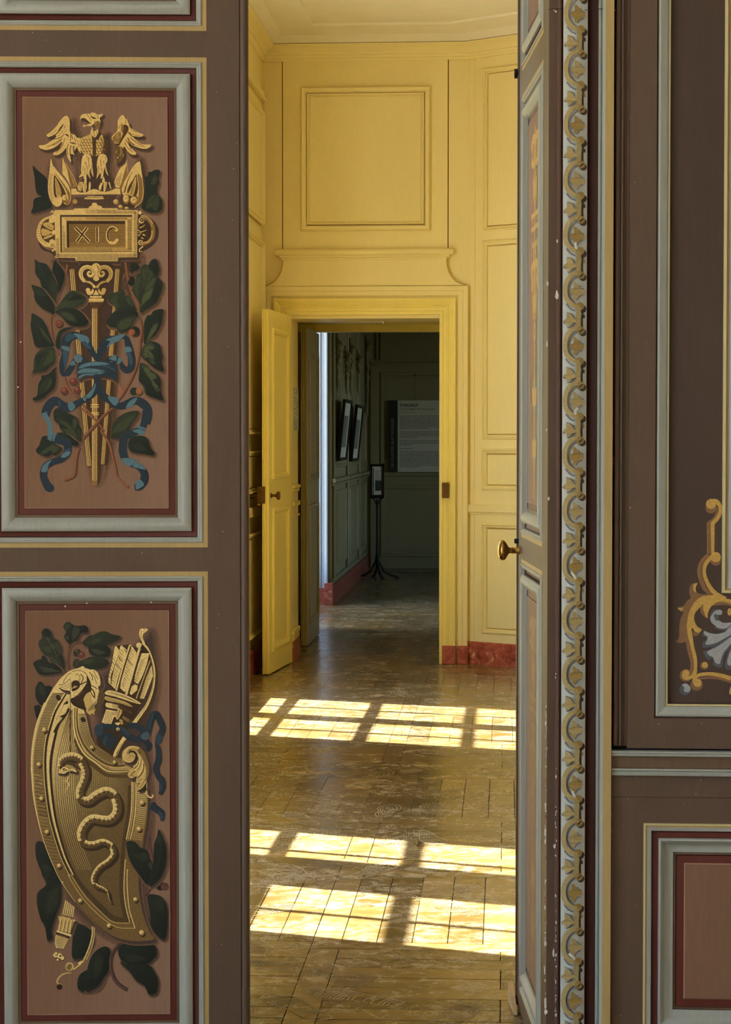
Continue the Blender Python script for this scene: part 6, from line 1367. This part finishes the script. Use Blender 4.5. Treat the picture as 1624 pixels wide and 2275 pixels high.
hatch(po[len(po) // 2:], pi[len(pi) // 2:], 26, H2, (160, 128, 74), 1.0, (.1, .9))
hatch(smooth_pts(b.pts("190 1586 194 1607 200.9 1636.5 209.8 1654 236.6 1673 255.4 1682 270 1684"), False, 4), smooth_pts(b.pts("173 1586 176 1624 184.5 1646 199 1666 220 1684 241 1695.6 262 1699.4 274 1698"), False, 4), 44, D, None, 1.6, (.04, .96))
hatch(b.pts("303 1750 303.5 1788.8 299.5 1827.6 292 1866"), b.pts("326 1754 326.5 1790 323.5 1826 317 1870"), 26, H, (190, 154, 90), 1.5, (.02, .92))
b.stroke(SD, "98.4 1562 83 1604 76 1633.6 71.2 1668 69.8 1702.6 71.1 1730 74 1768.8 81.8 1813 93 1857.5 107.4 1899.6 128.4 1947 147 1977 166 2004", [3, 4, 4.4, 4.4, 4.4, 4, 3.4, 2.6, 1.6, 1.4, 1.2, 1, .8], H)
for x, y, s in ((128, 1549, 0), (183, 1598, 0), (98, 1623, 1), (86, 1699.6, 1), (91.6, 1775.4, 1), (103.8, 1849.7, 1), (131, 1925, 1), (178, 2002.5, 1), (242, 2058.5, 1), (314.7, 2073.8, 1.2), (300.7, 2000, 1), (308.6, 1843, 1.1), (315.3, 1784.4, 1.1), (254.3, 1695, .9), (204.4, 1662, .9)):
    r = 5.2 * (s or .9); b.dot(SD, x + 2.2, y + 3.0, r * 1.08, L); b.dot(SD, x, y, r, M if s else L)
    if s: b.dot(SD, x - 1.0, y - 1.4, r * .78, H); b.stroke(SD, [(x - .5, y + 2.4), (x + 2.4, y - 1)], .9, D)
# acanthus on the left and the crack
b.fill(SD, "154 1544 148 1548 138 1562 128 1580 121 1596 117 1612 113 1630 119 1622 126 1608 132 1598 130 1592 140 1588 148 1578 152 1566", H); b.fill(SD, "150 1574 145 1586 133 1592 138 1596 128 1608 121 1620 118 1628 126 1626 134 1608 142 1598 148 1588 154 1578", L); b.stroke(SD, "140 1566 147 1562 151 1560", [1, 7, 3], L); b.stroke(SD, "150 1552 134 1580 124 1602", 1, M)
# scroll and acanthus of the right corner
b.crop('C4'); b.fill((SD, FO), "1000 830 930 800 850 790 770 800 700 850 650 910 635 990 650 1060 700 1110 780 1130 850 1110 890 1060 900 1020 950 1000 970 1080 930 1150 860 1190 860 1230 780 1270 770 1320 750 1370 790 1430 850 1440 930 1400 920 1480 930 1540 1000 1530 960 1600 950 1660 1000 1670 1060 1620 1120 1540 1150 1380 1180 1250 1140 1080 1090 930", H2, shadow=(6, 6, DS), n=3)
b.fill(SD, "1000 830 1090 930 1150 1080 1180 1250 1160 1400 1110 1500 1120 1300 1080 1130 1020 1000 950 900", M); b.stroke(SD, "770 960 800 910 870 910 920 960 920 1040 870 1120 800 1140", [10, 40, 44, 40, 40, 30, 8], L, n=6); b.dot(SD, 820, 1030, 68, H2); b.stroke(SD, "780 1040 800 990 850 990 870 1030", 10, M); b.stroke(SD, "700 880 670 960 690 1060 760 1110 800 1100", 16, H); b.stroke(SD, "760 880 840 850 940 880 1010 960", 10, D); b.stroke(SD, "740 960 760 900 830 870", 10, D); b.stroke(SD, "700 1000 720 900 790 830 880 810", 16, H)
for d, w, c in (("930 1170 960 1090", 16, H), ("960 1110 960 1180 880 1250", 14, D), ("1020 1050 1010 1160 950 1260 850 1340 810 1400", 16, D), ("1000 1040 980 1180 900 1290", 34, H), ("1070 1150 1070 1260 1010 1380 940 1440", 18, D), ("1040 1100 1040 1240 960 1370", 30, H), ("1100 1200 1080 1350 1000 1480", 16, H), ("1140 1400 1060 1540 990 1640", 14, M), ("850 1380 880 1410", 12, D), ("960 1490 1000 1480 1040 1440", 10, D)): b.stroke(SD, d, w, c)
b.stroke(SD, "1150 1520 1130 1620 1120 1720 1160 1800 1220 1830 1260 1800 1240 1770", [4, 16, 22, 26, 30, 30, 18], H); b.fill(SD, "1110 1560 1120 1700 950 1700 1050 1640", L)
# mask on top
b.crop('C1'); b.fill((SD, FO), "690 1530 780 1400 900 1290 1000 1210 1200 1160 1330 1170 1420 1200 1500 1200 1590 1270 1640 1400 1650 1540 1600 1600 1640 1780 1580 1930 1520 2010 1460 2030 1380 1990 1290 1900 1330 1750 1420 1690 1440 1560 1390 1400 1340 1420 1340 1500 1200 1700 1010 1860 975 1800 960 1690 830 1660 740 1610", H, shadow=(7, 6, DS))
b.fill(SD, "1340 1330 1400 1420 1445 1560 1420 1690 1330 1750 1270 1880 1300 1960 1380 2040 1300 2110 1100 2040 1000 1960 980 1860 1100 1800 1250 1640 1340 1500", L)
for d, w, c in (("1000 1240 1200 1220 1330 1300 1370 1420", 12, D), ("1080 1300 1160 1320 1190 1400 1140 1480", 16, M), ("1200 1300 1260 1380 1220 1500 1190 1540", 20, D), ("830 1520 830 1440 920 1320 1000 1270", 12, D), ("700 1540 800 1540 900 1470 960 1400", 12, D), ("740 1600 850 1580 950 1510", 10, M), ("800 1640 900 1610 980 1560", 10, M), ("720 1620 820 1670 960 1690", 22, L), ("1190 1540 1300 1490 1360 1460", 26, D), ("1040 1800 1140 1780 1260 1680", 10, M), ("1060 1720 1160 1690", 9, M), ("1400 1250 1460 1340 1470 1440", 16, D), ("1500 1220 1540 1320 1600 1420", 14, M), ("1440 1560 1500 1580 1580 1640", 18, D), ("1460 1300 1530 1400 1560 1520", 12, D)): b.stroke(SD, d, w, c)
b.fill(SD, "1000 1490 1080 1440 1170 1470 1190 1560 1140 1640 1020 1690 1000 1600", L); 
for k in range(6): b.stroke(SD, [(1000 + k * 12, 1640 - k * 6), (1070 + k * 14, 1560 + k * 4)], 8, H2)
b.fill(SD, "1420 1640 1460 1620 1530 1740 1525 1850 1480 1810 1420 1700", D); b.fill(SD, "1440 1660 1480 1690 1510 1800 1460 1740", H)
b.fill(SD, "1380 1720 1440 1760 1450 1860 1400 1960 1300 1880 1330 1770", H2)
for k in range(9): b.stroke(SD, [(1310 + k * 34, 1900 + (k % 3) * 24), (1340 + k * 32, 1850 + (k % 3) * 20)], 7, M)
b.crop('C3')
for d in ("1330 420 1360 350 1420 420 1430 500", "1400 400 1450 340 1500 420 1520 490", "1290 200 1400 160 1500 260 1530 400 1430 470 1340 380"): b.fill(SD, d, H2)
for k in range(10): b.stroke(SD, [(1370 + k * 17, 420 - k * 6), (1410 + k * 16, 330 - k * 18)], 7, D)
b.fill(SD, "1600 40 1660 -120 1700 120 1640 360 1560 520 1520 480 1560 300 1580 150", (96, 74, 44))
b.stroke(SD, "978 -320 975 0 972 340 965 900 968 1300 975 1500", [8, 9, 12, 22, 14, 8], (70, 50, 34), sm=True)
# serpent
b.crop('Z'); S_ = "134 1703 133 1694 140 1686 152 1681.5 166 1682 178 1690 186 1704 189 1720 184 1738 176 1758 180 1776 196 1780 214 1767 236 1758.5 252 1768 260 1788 258 1808 244 1822 226 1822.5 204 1820 187 1834 179 1856 188 1875 208 1877 228 1871 246 1880 252 1898 240 1914 222 1926 210 1942 206.6 1956 214 1969 228 1975 239 1984 242 1997 247 2007"
wd = [9, 12, 15, 17, 18, 18, 18, 18, 17, 17, 18, 19, 20, 20, 20, 20, 20, 20, 20, 20, 19, 19, 18, 16, 14, 13, 13, 13, 12, 11, 10, 10, 9, 7, 4, 2, 1]
sp_ = b.pts(S_); 
b.stroke(SN, S_, [w + 3 for w in wd], (64, 48, 28), off=(4.5, 5)); b.stroke(SN, S_, wd, (98, 74, 42)); 
sm_ = smooth_pts(sp_, False, 4); nn = len(sm_)
L_, R_ = [], []
for i in range(nn):
    a, c = sm_[max(i - 1, 0)], sm_[min(i + 1, nn - 1)]; dx, dy = c[0] - a[0], c[1] - a[1]; l = math.hypot(dx, dy) or 1
    q = i / (nn - 1) * (len(wd) - 1); j = min(int(q), len(wd) - 2); w = (wd[j] + (wd[j + 1] - wd[j]) * (q - j)) / 2
    nx, ny = -dy / l, dx / l
    s = 1 if (nx * -.6 + ny * -.8) > 0 else -1; g = abs(nx * .6 + ny * .8)
    L_.append((sm_[i][0] + nx * s * w, sm_[i][1] + ny * s * w)); R_.append((sm_[i][0] + nx * s * w * (.05 + .2 * (1 - g)), sm_[i][1] + ny * s * w * (.05 + .2 * (1 - g))))
sh.layer(L_ + R_); d_ = sh.part(SN); i0 = len(d_['v'])
for q in L_ + R_: d_['v'].append(tuple(Vector(lmap(*q)) + sh.nrm * sh.h)); d_['c'].append(lin(H))
for i in range(nn - 1):
    # skip the quads where the lit side changes over
    if math.dist(L_[i], L_[i + 1]) < 14: d_['f'].append((i0 + i, i0 + i + 1, i0 + nn + i + 1, i0 + nn + i))
for i in range(2, nn - 10, 1):
    m0 = ((L_[i][0] + R_[i][0]) / 2, (L_[i][1] + R_[i][1]) / 2); e = (2 * R_[i][0] - m0[0], 2 * R_[i][1] - m0[1])
    b.stroke(SN, [m0, e], 1.5, D if i % 2 else H, sm=False, w1=.4, raise_=(i == 2))
b.crop('C3'); b.fill(SN, "720 1620 780 1600 900 1620 1000 1640 1120 1720 1230 1760 1250 1860 1200 1700 1040 1580 860 1560", (84, 62, 34)); b.fill((SN, SN), "700 1800 760 1720 820 1665 880 1680 920 1700 960 1720 1060 1715 1115 1790 1000 1765 900 1785 840 1825 780 1820", H, shadow=(3, 3.5, (62, 46, 27))); b.fill(SN, "790 1730 840 1690 870 1720 900 1740 850 1750", D); b.dot(SN, 850, 1725, 14, H); b.stroke(SN, "760 1790 900 1750 1060 1760", 9, D)
b.stroke(SN, "955 1800 970 1850 920 1930 890 1990 940 2060 890 2160 840 2260", [10, 22, 26, 30, 22, 16, 4], H); b.stroke(SN, "975 1830 945 1930 920 2000", 10, D); b.stroke(SN, "800 1900 830 1980 860 2040", 20, H2, w1=5)
# blue ribbon of the quiver
q0, q1, q2 = (40, 52, 62), (52, 68, 78), (74, 92, 98)
def rq(d, w, c=q0): b.crop('C4'); b.stroke(RB, d, w, c, n=5)
rq("540 420 300 400 160 450 200 560 330 600 430 700 380 860", [90, 110, 150, 150, 170, 190, 60]); rq("250 740 300 640 330 560", 90, q0)
rq("560 410 680 540 860 650 1040 650 1140 560 1180 430 1230 240 1310 150 1400 300 1450 450 1380 620 1340 760 1370 900 1370 1080 1320 1240 1360 1390 1440 1500 1450 1640 1400 1770", [80, 120, 130, 130, 130, 120, 120, 130, 130, 120, 130, 80, 110, 130, 120, 110, 130, 120, 70]); rq("740 400 880 380 1000 430 1060 540 980 610", [90, 110, 120, 110, 60]); rq("1120 700 1180 800 1150 900", [110, 130, 70])
for q, c in (("90 480 130 380 240 350 260 500 190 590 120 560", q1), ("250 700 310 600 340 620 300 800", q1), ("1010 600 1130 500 1190 600 1100 680", q2), ("1150 460 1190 260 1240 140 1300 120 1230 300 1200 440", q1), ("1310 600 1400 560 1440 700 1340 760", q1), ("590 400 740 470 790 580 700 560", q1), ("1380 1580 1420 1550 1440 1640 1400 1720", q1)): b.fill(RB, q, c)
b.dot(RB, 555, 455, 34, H); b.dot(RB, 560, 462, 16, D)
b.crop('C6'); b.stroke(RB, "1130 370 1250 450 1350 540 1350 680", [160, 140, 140, 60], q0); b.fill(RB, "1280 480 1370 540 1350 680 1320 620", q1); b.dot(RB, 1180, 360, 60, q0)
# leaves that lie over the rim
lf('C6', "640 1100 800 1090 900 1200 1050 1260 1090 1400 1150 1550 1100 1800 1050 1950 850 1700 720 1500 660 1320", g0, [("700 1320 900 1320 1040 1300 1080 1450 960 1500 820 1420", g1), ("1090 1480 1160 1560 1150 1680 1080 1600", g2)], ("720 1240 900 1500 1040 1880", 10, g1)); lf('C6', "1190 1150 1250 980 1280 840 1370 1020 1430 1200 1430 1500 1330 1800 1150 1980 1080 1900 1170 1500", g0, [("1240 1020 1300 900 1360 1060 1260 1140", g1)], ("1315 1100 1310 1400 1250 1650", 8, g2))
sh.build(LP1['C'])

# ------------------------------------------------------------------ ornament on the dark wall panel
wmap = lambda px, py: tuple(at(px, py, YF))
sh = Sheet(wmap, (0, -1, 0), lift=.0004); b = Brush(sh)
SO, SHL = 'painted_scroll', 'painted_shell'
o1, o2, o3 = (194, 154, 82), (134, 98, 68), (160, 124, 74)
s1, s2 = (158, 158, 160), (86, 90, 98)
b.crop('D1'); b.dot(SO, 850, 360, 122, o2); b.stroke(SO, "790 665 900 600 965 480 985 360", [40, 46, 46, 30], o2); b.dot(SO, 850, 280, 108, o1); b.stroke(SO, "880 690 985 580 1045 440 1030 310 960 230 870 215", [86, 84, 76, 80, 100, 80], o1, n=6)
b.fill(SO, "765 668 842 670 852 1335 770 1330", o2, sm=False); b.stroke(SO, "768 670 770 1325", 12, o3, sm=False); b.fill(SO, "840 670 925 692 920 1285 880 1400 855 1340", o1, sm=False)
b.dot(SO, 945, 1470, 112, o2); b.stroke(SO, "800 1345 660 1500 605 1680 640 1880 720 2060 860 2190", [84, 92, 96, 96, 96, 100], o2, n=6); b.stroke(SO, "770 1335 640 1490 585 1680 610 1860", 10, o3, n=6); b.dot(SO, 950, 1400, 108, o1); b.stroke(SO, "880 1370 740 1540 705 1700 745 1880 845 2060 960 2180 1150 2290", [84, 80, 74, 78, 88, 96, 110], o1, n=6)
b.crop('D2')
b.fill(SO, "390 325 300 390 240 470 125 508 185 575 240 600 190 700 160 850 160 1020 140 1100 92 1140 180 1170 285 1145 320 1160 370 1320 400 1300 330 1000 300 850 310 700 380 520 480 400 560 310", o2); b.fill(SO, "360 280 350 150 400 60 500 45 470 120 480 200 560 250 720 265 600 320 420 345", o2); b.fill(SO, "425 75 503 45 468 130 472 218 430 190", o1)
b.fill(SO, "130 510 200 515 240 510 200 560 160 540", o1); b.stroke(SO, "300 1150 360 1350 400 1500 405 1620 370 1740", [40, 80, 80, 76, 40], o2, n=6)
b.stroke(SO, "800 450 900 425 1050 425 1180 460", [50, 70, 70, 50], o2, n=6); b.fill(SO, "560 470 555 560 590 640 680 700 620 600 610 470", o2)
b.fill(SO, "830 268 620 285 500 350 400 470 330 640 300 850 325 1040 375 1250 420 1440 435 1620 400 1740 330 1800 280 1760 300 1830 400 1810 465 1740 495 1620 490 1440 440 1240 410 1040 385 910 420 900 460 960 540 970 580 912 500 860 455 780 440 700 460 600 560 490 605 445 610 540 640 640 690 705 695 620 740 510 820 430 960 395 1129 430 1129 355 1000 330 940 280", o1, n=4)
b.fill(SO, "395 905 430 960 520 975 560 940 520 1020 420 1030", o2); b.stroke(SO, "760 480 860 410 1000 392 1129 425", 8, o3)
b.dot(SO, 285, 1775, 120, o2); b.dot(SO, 285, 1735, 68, o1); b.stroke(SO, "230 1700 225 1770 270 1830 360 1815 440 1760 470 1660", [10, 30, 50, 62, 64, 60], o1, n=6)
b.dot(SO, 485, 1945, 118, o2); b.stroke(SO, "480 1840 700 1815 900 1825 1129 1890", [30, 50, 60, 60], o2); b.dot(SO, 500, 1915, 78, o1); b.stroke(SO, "440 1920 440 1840 520 1770 700 1745 900 1765 1129 1830", [40, 60, 64, 64, 72, 80], o1, n=6); b.dot(SO, 628, 1592, 75, o2); b.dot(SO, 640, 1578, 56, o1); b.fill(SO, "1129 1980 1095 2080 1110 2130 1129 2120", o1); b.dot(SO, 1100, 585, 38, o1, 70)
b.dot(SHL, 266, 2040, 106, s2); b.fill(SHL, "210 1950 290 1925 365 1990 365 2060 300 2090 245 2060 250 1990", s1)
b.fill(SHL, "770 560 880 535 960 560 965 620 900 640 830 640 830 720 900 740 990 780 1140 780 1140 830 1060 900 1000 935 900 920 815 885 855 855 770 800 730 720", s2); b.fill(SHL, "860 555 940 550 965 590 950 635 880 640 830 620 810 660 840 740 900 745 980 790 1140 790 1140 850 1040 890 950 900 860 870 830 840 770 790 740 700 790 610", s1); b.fill(SHL, "830 640 890 655 900 730 860 750 830 720", s2)
b.fill(SHL, "620 925 720 975 850 990 1000 955 1060 890 1140 830 1140 1030 1000 1130 850 1220 700 1250 605 1255 600 1150 650 1110 670 1060 590 1030", s2); b.fill(SHL, "630 945 740 985 860 1000 1010 965 1070 900 1140 850 1140 990 990 1090 840 1170 700 1200 650 1180 690 1090 680 1040 630 1010", s1)
b.fill(SHL, "605 1325 700 1300 900 1190 1140 1030 1140 1190 1030 1350 980 1450 950 1625 800 1580 800 1500 770 1450 690 1475", s2); b.fill(SHL, "690 1325 900 1215 1140 1050 1140 1160 1000 1330 940 1480 915 1560 830 1530 790 1430 740 1410 700 1380", s1); b.fill(SHL, "1050 1420 1140 1230 1140 1630 1015 1635", s2); b.fill(SHL, "1075 1430 1140 1290 1140 1570 1060 1560", s1)
sh.build(upper)

# ------------------------------------------------------------------ scrolling vine stencilled on the casing
def emap(px, py):
    q = at(px, py, strip_y(px)); return (q.x, strip_y(px), q.z)
sh = Sheet(lambda x, z: (x, strip_ya(x), z), (0, -1, 0), lift=.0020, step=7e-5)
xs = [(X(1248.5 + 53.5 * i / 60, 4.48), strip_y(1248.5 + 53.5 * i / 60)) for i in range(61)]
def strip_ya(x):
    for (x0, y0), (x1, y1) in zip(xs, xs[1:]):
        if x <= x1: return y0 + (y1 - y0) * max(0, (x - x0) / (x1 - x0))
    return xs[-1][1]
class VB(Brush):
    def pts(s, data):
        base = Brush.pts(s, data); return [(x, y) for x, y in base]
V_ = 'painted_vine'
oc, oc2, gs, ds = (172, 152, 104), (156, 130, 76), (122, 118, 126), (74, 62, 52)
zc0 = Z(152.9, 4.478, 1280); per = (Z(152.9, 4.478, 1280) - Z(1002 + 1170 * .3227 + 0, 4.478, 1280)) / 10.0
per = (zc0 - Z(1377.6, 4.478, 1280)) / 10.0
ex = lambda v: X(1220 + v / 7.583 - 3.0, 4.478)
vb = Brush(sh)
for k in range(-6, 21):
    z0 = zc0 - k * per; random.seed(k + 50)
    if z0 < .06 or z0 > 3.3: continue
    T = lambda d: [(ex(x) , z0 - (y - 780) / 7.583 / 1027.0 * .996) for x, y in (zip(*[iter([float(v) for v in d.split()])] * 2) if isinstance(d, str) else d)]
    def fl(d, c): vb.fill(V_, T(d), c, n=3)
    def stx(d, w, c, w1=None): vb.stroke(V_, T(d), [q / 7.583 / 1027.0 for q in w] if isinstance(w, list) else w / 7.583 / 1027.0, c, n=3)
    def dt(x, y, r, c): fl([(x + r * math.cos(a * .524), y + r * math.sin(a * .524)) for a in range(12)], c)
    dt(585, 560, 60, ds); dt(580, 1085, 66, ds)
    stx("585 1120 570 1270 575 1420", 32, ds); stx("600 1180 604 1240", 34, ds if k % 3 else oc2)
    stx("480 545 385 640 345 780 372 900 465 1005", [14, 26, 26, 24, 12], gs); stx("300 1000 370 1085 455 1120", 20, gs)
    stx("520 480 400 510 310 630 285 780 310 920 400 1010 520 1060", [60, 74, 72, 70, 74, 76, 60], oc)
    dt(550, 520, 64, oc2); dt(540, 1040, 66, oc2); stx("515 1060 508 1250 515 1450", [80, 66, 80], oc)
    fl("430 640 475 650 545 735 600 755 600 835 550 850 500 890 475 945 430 925 418 860 360 800 372 755 425 740", oc2 if k % 2 else oc); stx("520 690 560 740 600 750", 18, gs); stx("380 840 405 855", 16, gs); stx("480 945 520 880 580 855", 22, gs)
    stx("310 1145 400 1180 435 1225", [14, 20, 16], gs); stx("325 1405 410 1372 455 1312", [18, 30, 20], gs); stx("255 1310 285 1330", 20, gs)
    fl("310 1160 395 1185 430 1250 470 1270 470 1310 400 1335 325 1395 312 1330 250 1300 272 1270 310 1240", oc)
    if k in (3, 6, 9, 13, 16): stx([(430 + random.uniform(-60, 80), 900), (450, 960), (480, 1010)], 40, (214, 214, 208))
sh.build(part)

# ------------------------------------------------------------------ ornament on the panels of the open leaf (seen at a glancing angle)
for key in 'BC':
    s0, s1, z0, z1 = rects[key]; xm = -(s0 + s1) / 2; hw = .165
    sh = Sheet(lambda x, z: (x, 0, z), (0, -1, 0), lift=-.0062); b = Brush(sh); GT = 'painted_grotesque'
    a1, a2, a3 = ((202, 160, 84), (164, 122, 60), (128, 118, 96)) if key == 'B' else ((150, 118, 80), (140, 106, 74), (136, 104, 78))
    zt = z1 - .11; zb = z0 + .10
    def U(d): return [(xm + x * .01, zt + (zb - zt) * y) for x, y in d]
    for sg in (-1, 1):
        for y, w, c in ((.06, 9, a1), (.16, 6, a2), (.40, 8, a1), (.47, 6.5, a2), (.72, 7, a3), (.86, 6, a3)):
            b.fill(GT, U([(0, y - .03), (sg * w * .5, y - .045), (sg * w, y - .02), (sg * w * .7, y + .01), (sg * w * .95, y + .03), (sg * w * .4, y + .05), (0, y + .03)]), c)
            b.fill(GT, U([(sg * w * .2, y - .01), (sg * w * .6, y - .02), (sg * w * .6, y + .02), (sg * w * .25, y + .03)]), a2 if c == a1 else a1)
    b.stroke(GT, U([(0, .0), (0, .25), (0, 1.0)]), .02, a1); b.stroke(GT, U([(1.2, .05), (1.2, .5), (1.2, .95)]), .006, a2)
    for y in (.235, .25, .27): b.stroke(GT, U([(-8, y), (8, y)]), .012, a1 if y != .25 else a2, sm=False)
    for y, r in ((.34, 3.2), (.55, 2.4), (.60, 1.8), (.64, 1.4)):
        b.fill(GT, U([(r * math.cos(a * .5236), y + r * .012 * math.sin(a * .5236)) for a in range(12)]), a1); b.fill(GT, U([(r * .5 * math.cos(a * .5236), y + r * .006 * math.sin(a * .5236)) for a in range(12)]), a2)
    for sg in (-1, 1): b.stroke(GT, U([(sg * 1, .34), (sg * 5, .31), (sg * 8, .36), (sg * 6, .42), (sg * 3, .40)]), .012, a1); b.stroke(GT, U([(sg * 1, .66), (sg * 6, .63), (sg * 9, .70), (sg * 5, .78)]), .010, a3)
    sh.build(LP2[key])

# ------------------------------------------------------------------ lost paint: pale chips along the jamb and the edge of the casing
sh = Sheet(lambda px, py: tuple(at(px, py, 4.4885)), (0, -1, 0), lift=.0); b = Brush(sh); random.seed(21)
def chip(cx_, cy_, w, h, c):
    n = 9; p = [(cx_ + w * math.cos(2 * math.pi * i / n) * random.uniform(.55, 1.15), cy_ + h * math.sin(2 * math.pi * i / n) * random.uniform(.6, 1.1)) for i in range(n)]
    b.fill('paint_chips', p, c, sm=False)
wt, gy = (212, 204, 194), (166, 154, 142)
b.crop('Z')
for x, y, w, h in ((1238, 535, 2.6, 5), (1237, 656, 4, 13), (1239, 660, 2, 6), (1231, 23, 2, 1.5), (1235, 26, 3, 2.5), (1216, 630, 2.4, 8), (1215, 764, 2, 7), (1214, 955, 1.5, 3), (1219, 1108, 3, 5), (1234, 1505, 1.4, 3), (1235, 1497, 1.2, 2)): chip(x, y, w, h, wt)
for k in range(60):
    y = random.uniform(1560, 2270); chip(random.choice((1212.5, 1213.5, 1214.5)) - (y - 1560) * .004, y, random.uniform(.8, 2.6), random.uniform(2, 9), random.choice((wt, gy, (150, 108, 84))))
for k in range(34):
    y = random.uniform(1700, 2270); chip(1236 - (y - 1700) * .004 + random.uniform(-1.5, 1.5), y, random.uniform(.6, 1.8), random.uniform(1.5, 6), random.choice((wt, gy)))
for x, y, w, h in ((1212, 1790, 2.4, 9), (1211.5, 1850, 2.6, 12), (1232, 1880, 3, 6), (1230, 2118, 2.5, 11), (1212, 2230, 3, 17), (1213, 2248, 4, 8), (1235, 2255, 2.6, 5)): chip(x, y, w, h, wt)
for y0, y1 in ((1018, 1036), (1580, 1618), (1664, 1708), (1790, 1870), (1906, 1960), (1975, 2010), (2065, 2085), (2180, 2260)):
    y = y0
    while y < y1: chip(1360.5 - (y - 1000) * .0052, y, random.uniform(1.2, 2.6), random.uniform(3, 8), random.choice((wt, (190, 184, 168), gy))); y += random.uniform(4, 9)
for x, y, w, h in ((1363, 22, 4, 3), (1352, 33, 5, 7), (1360, 26, 4, 3)): chip(x, y, w, h, (218, 206, 186))
b.stroke('paint_chips', "1218 21 1240 19 1252 21 1300 22 1330 20 1366 21", 1.3, (40, 26, 20)); b.stroke('paint_chips', "1348 24 1354 20 1364 27", 1.5, (110, 76, 56))
sh.build(part)

sh = Sheet(lmap, (0, -1, 0), lift=.0012); b = Brush(sh); random.seed(4)
for k in range(70):
    x = random.choice((random.uniform(466, 530), random.uniform(466, 530), random.uniform(0, 455))); y = random.uniform(0, 2275) if x > 464 else random.choice((random.uniform(72, 120), random.uniform(1222, 1266)))
    if random.random() < .5: b.dot('scuffs', x, y, random.uniform(.5, 1.5), random.choice(((150, 132, 114), (176, 160, 142), (120, 98, 82))), n=7)
    else:
        a = random.uniform(1.2, 1.9); l = random.uniform(3, 14); b.stroke('scuffs', [(x, y), (x + l * math.cos(a), y + l * math.sin(a))], random.uniform(.5, 1.3), (118, 98, 84), sm=False, w1=.3)
for x, y in ((139, 1960), (46, 760), (40, 860), (145, 1347), (193, 1340), (336, 1338), (448, 1660)): b.dot('scuffs', x, y, 2.0, (205, 196, 184), n=7)
sh.build(door1)
sh = Sheet(lambda px, py: tuple(at(px, py, 4.4975)), (0, -1, 0), lift=.0); b = Brush(sh)
for k in range(60):
    x, y = random.choice(((random.uniform(1398, 1452), random.uniform(0, 1650)), (random.uniform(1370, 1620), random.uniform(1725, 1825)), (random.uniform(1370, 1428), random.uniform(1780, 2270)), (random.uniform(1400, 1620), random.uniform(1602, 1655)), (random.uniform(1370, 1620), random.uniform(1682, 1704))))
    if random.random() < .5: b.dot('scuffs', x, y, random.uniform(.5, 1.6), random.choice(((150, 134, 120), (176, 162, 150), (122, 102, 88))), n=7)
    else:
        a = random.uniform(1.0, 2.2); l = random.uniform(3, 14); b.stroke('scuffs', [(x, y), (x + l * math.cos(a), y + l * math.sin(a))], random.uniform(.5, 1.3), (120, 102, 90), sm=False, w1=.3)
sh.build(part)
# shoe prints in the dust of the parquet
sh = Sheet(lambda x, y: (x, y, .0), (0, 0, 1), lift=.0009, step=4e-6); b = Brush(sh); random.seed(77)
def sole(cx_, cy_, ang, kind, c):
    ca, sa = math.cos(ang), math.sin(ang)
    T = lambda d: [(cx_ + (u * ca - v * sa), cy_ + (u * sa + v * ca)) for u, v in d]
    half = lambda u: .047 * (1 - abs(u / .15) ** 3.2) ** .5 * (1.0 if u > 0 else .80) * (1 - .22 * math.exp(-((u + .02) / .035) ** 2))
    if kind == 0:      # bars
        for k in range(-12, 13):
            u = k * .0115
            if abs(u + .03) < .012 or random.random() < .2: continue
            h = half(u); b.stroke('shoe_prints', T([(u - .004, -h), (u + .003, 0), (u - .004, h)]), .0045, c, w1=.003, raise_=False)
    elif kind == 1:    # nested outlines
        for q in (1.0, .74, .48, .24):
            p = [(.14 * q * math.cos(a * .2618) , half(.14 * q * math.cos(a * .2618) / max(q, .01) * .98) * q * (1 if math.sin(a * .2618) >= 0 else -1) * abs(math.sin(a * .2618)) ** .5) for a in range(25)]
            b.stroke('shoe_prints', T(p), .0035, c, sm=False, raise_=False)
    else:              # rows of lugs
        for k in range(-10, 11):
            u = k * .0135; h = half(u)
            for j in range(-3, 4):
                v = j * .0125
                if abs(v) > h or random.random() < .25: continue
                b.stroke('shoe_prints', T([(u, v - .004), (u + .004, v + .004)]), .006, c, sm=False, raise_=False)
    if kind != 1 or random.random() < .6:
        e = [(.145 * math.cos(a * .2618), half(.14 * math.cos(a * .2618)) * (1 if math.sin(a * .2618) >= 0 else -1)) for a in range(4, 22)]
        b.stroke('shoe_prints', T(e), .003, c, sm=False, raise_=False)
for k in range(80):
    y = 5.0 + 8.0 * random.random() ** 1.25; x = -.62 - (y - 5) * .03 + random.uniform(-.62, .62)
    t = random.uniform(.2, .7); kd = random.randrange(3); kd = kd if (kd != 1 or y > 7.6) else 0; sole(x, y, random.choice((math.pi / 2, -math.pi / 2, math.pi / 2, .5, 2.4)) + random.uniform(-.5, .5), kd, tuple(int(q * t + p * (1 - t)) for q, p in zip((196, 186, 164), (132, 110, 68))))
sh.build(floor)
bpy.data.objects['shoe_prints']['kind'] = 'stuff'
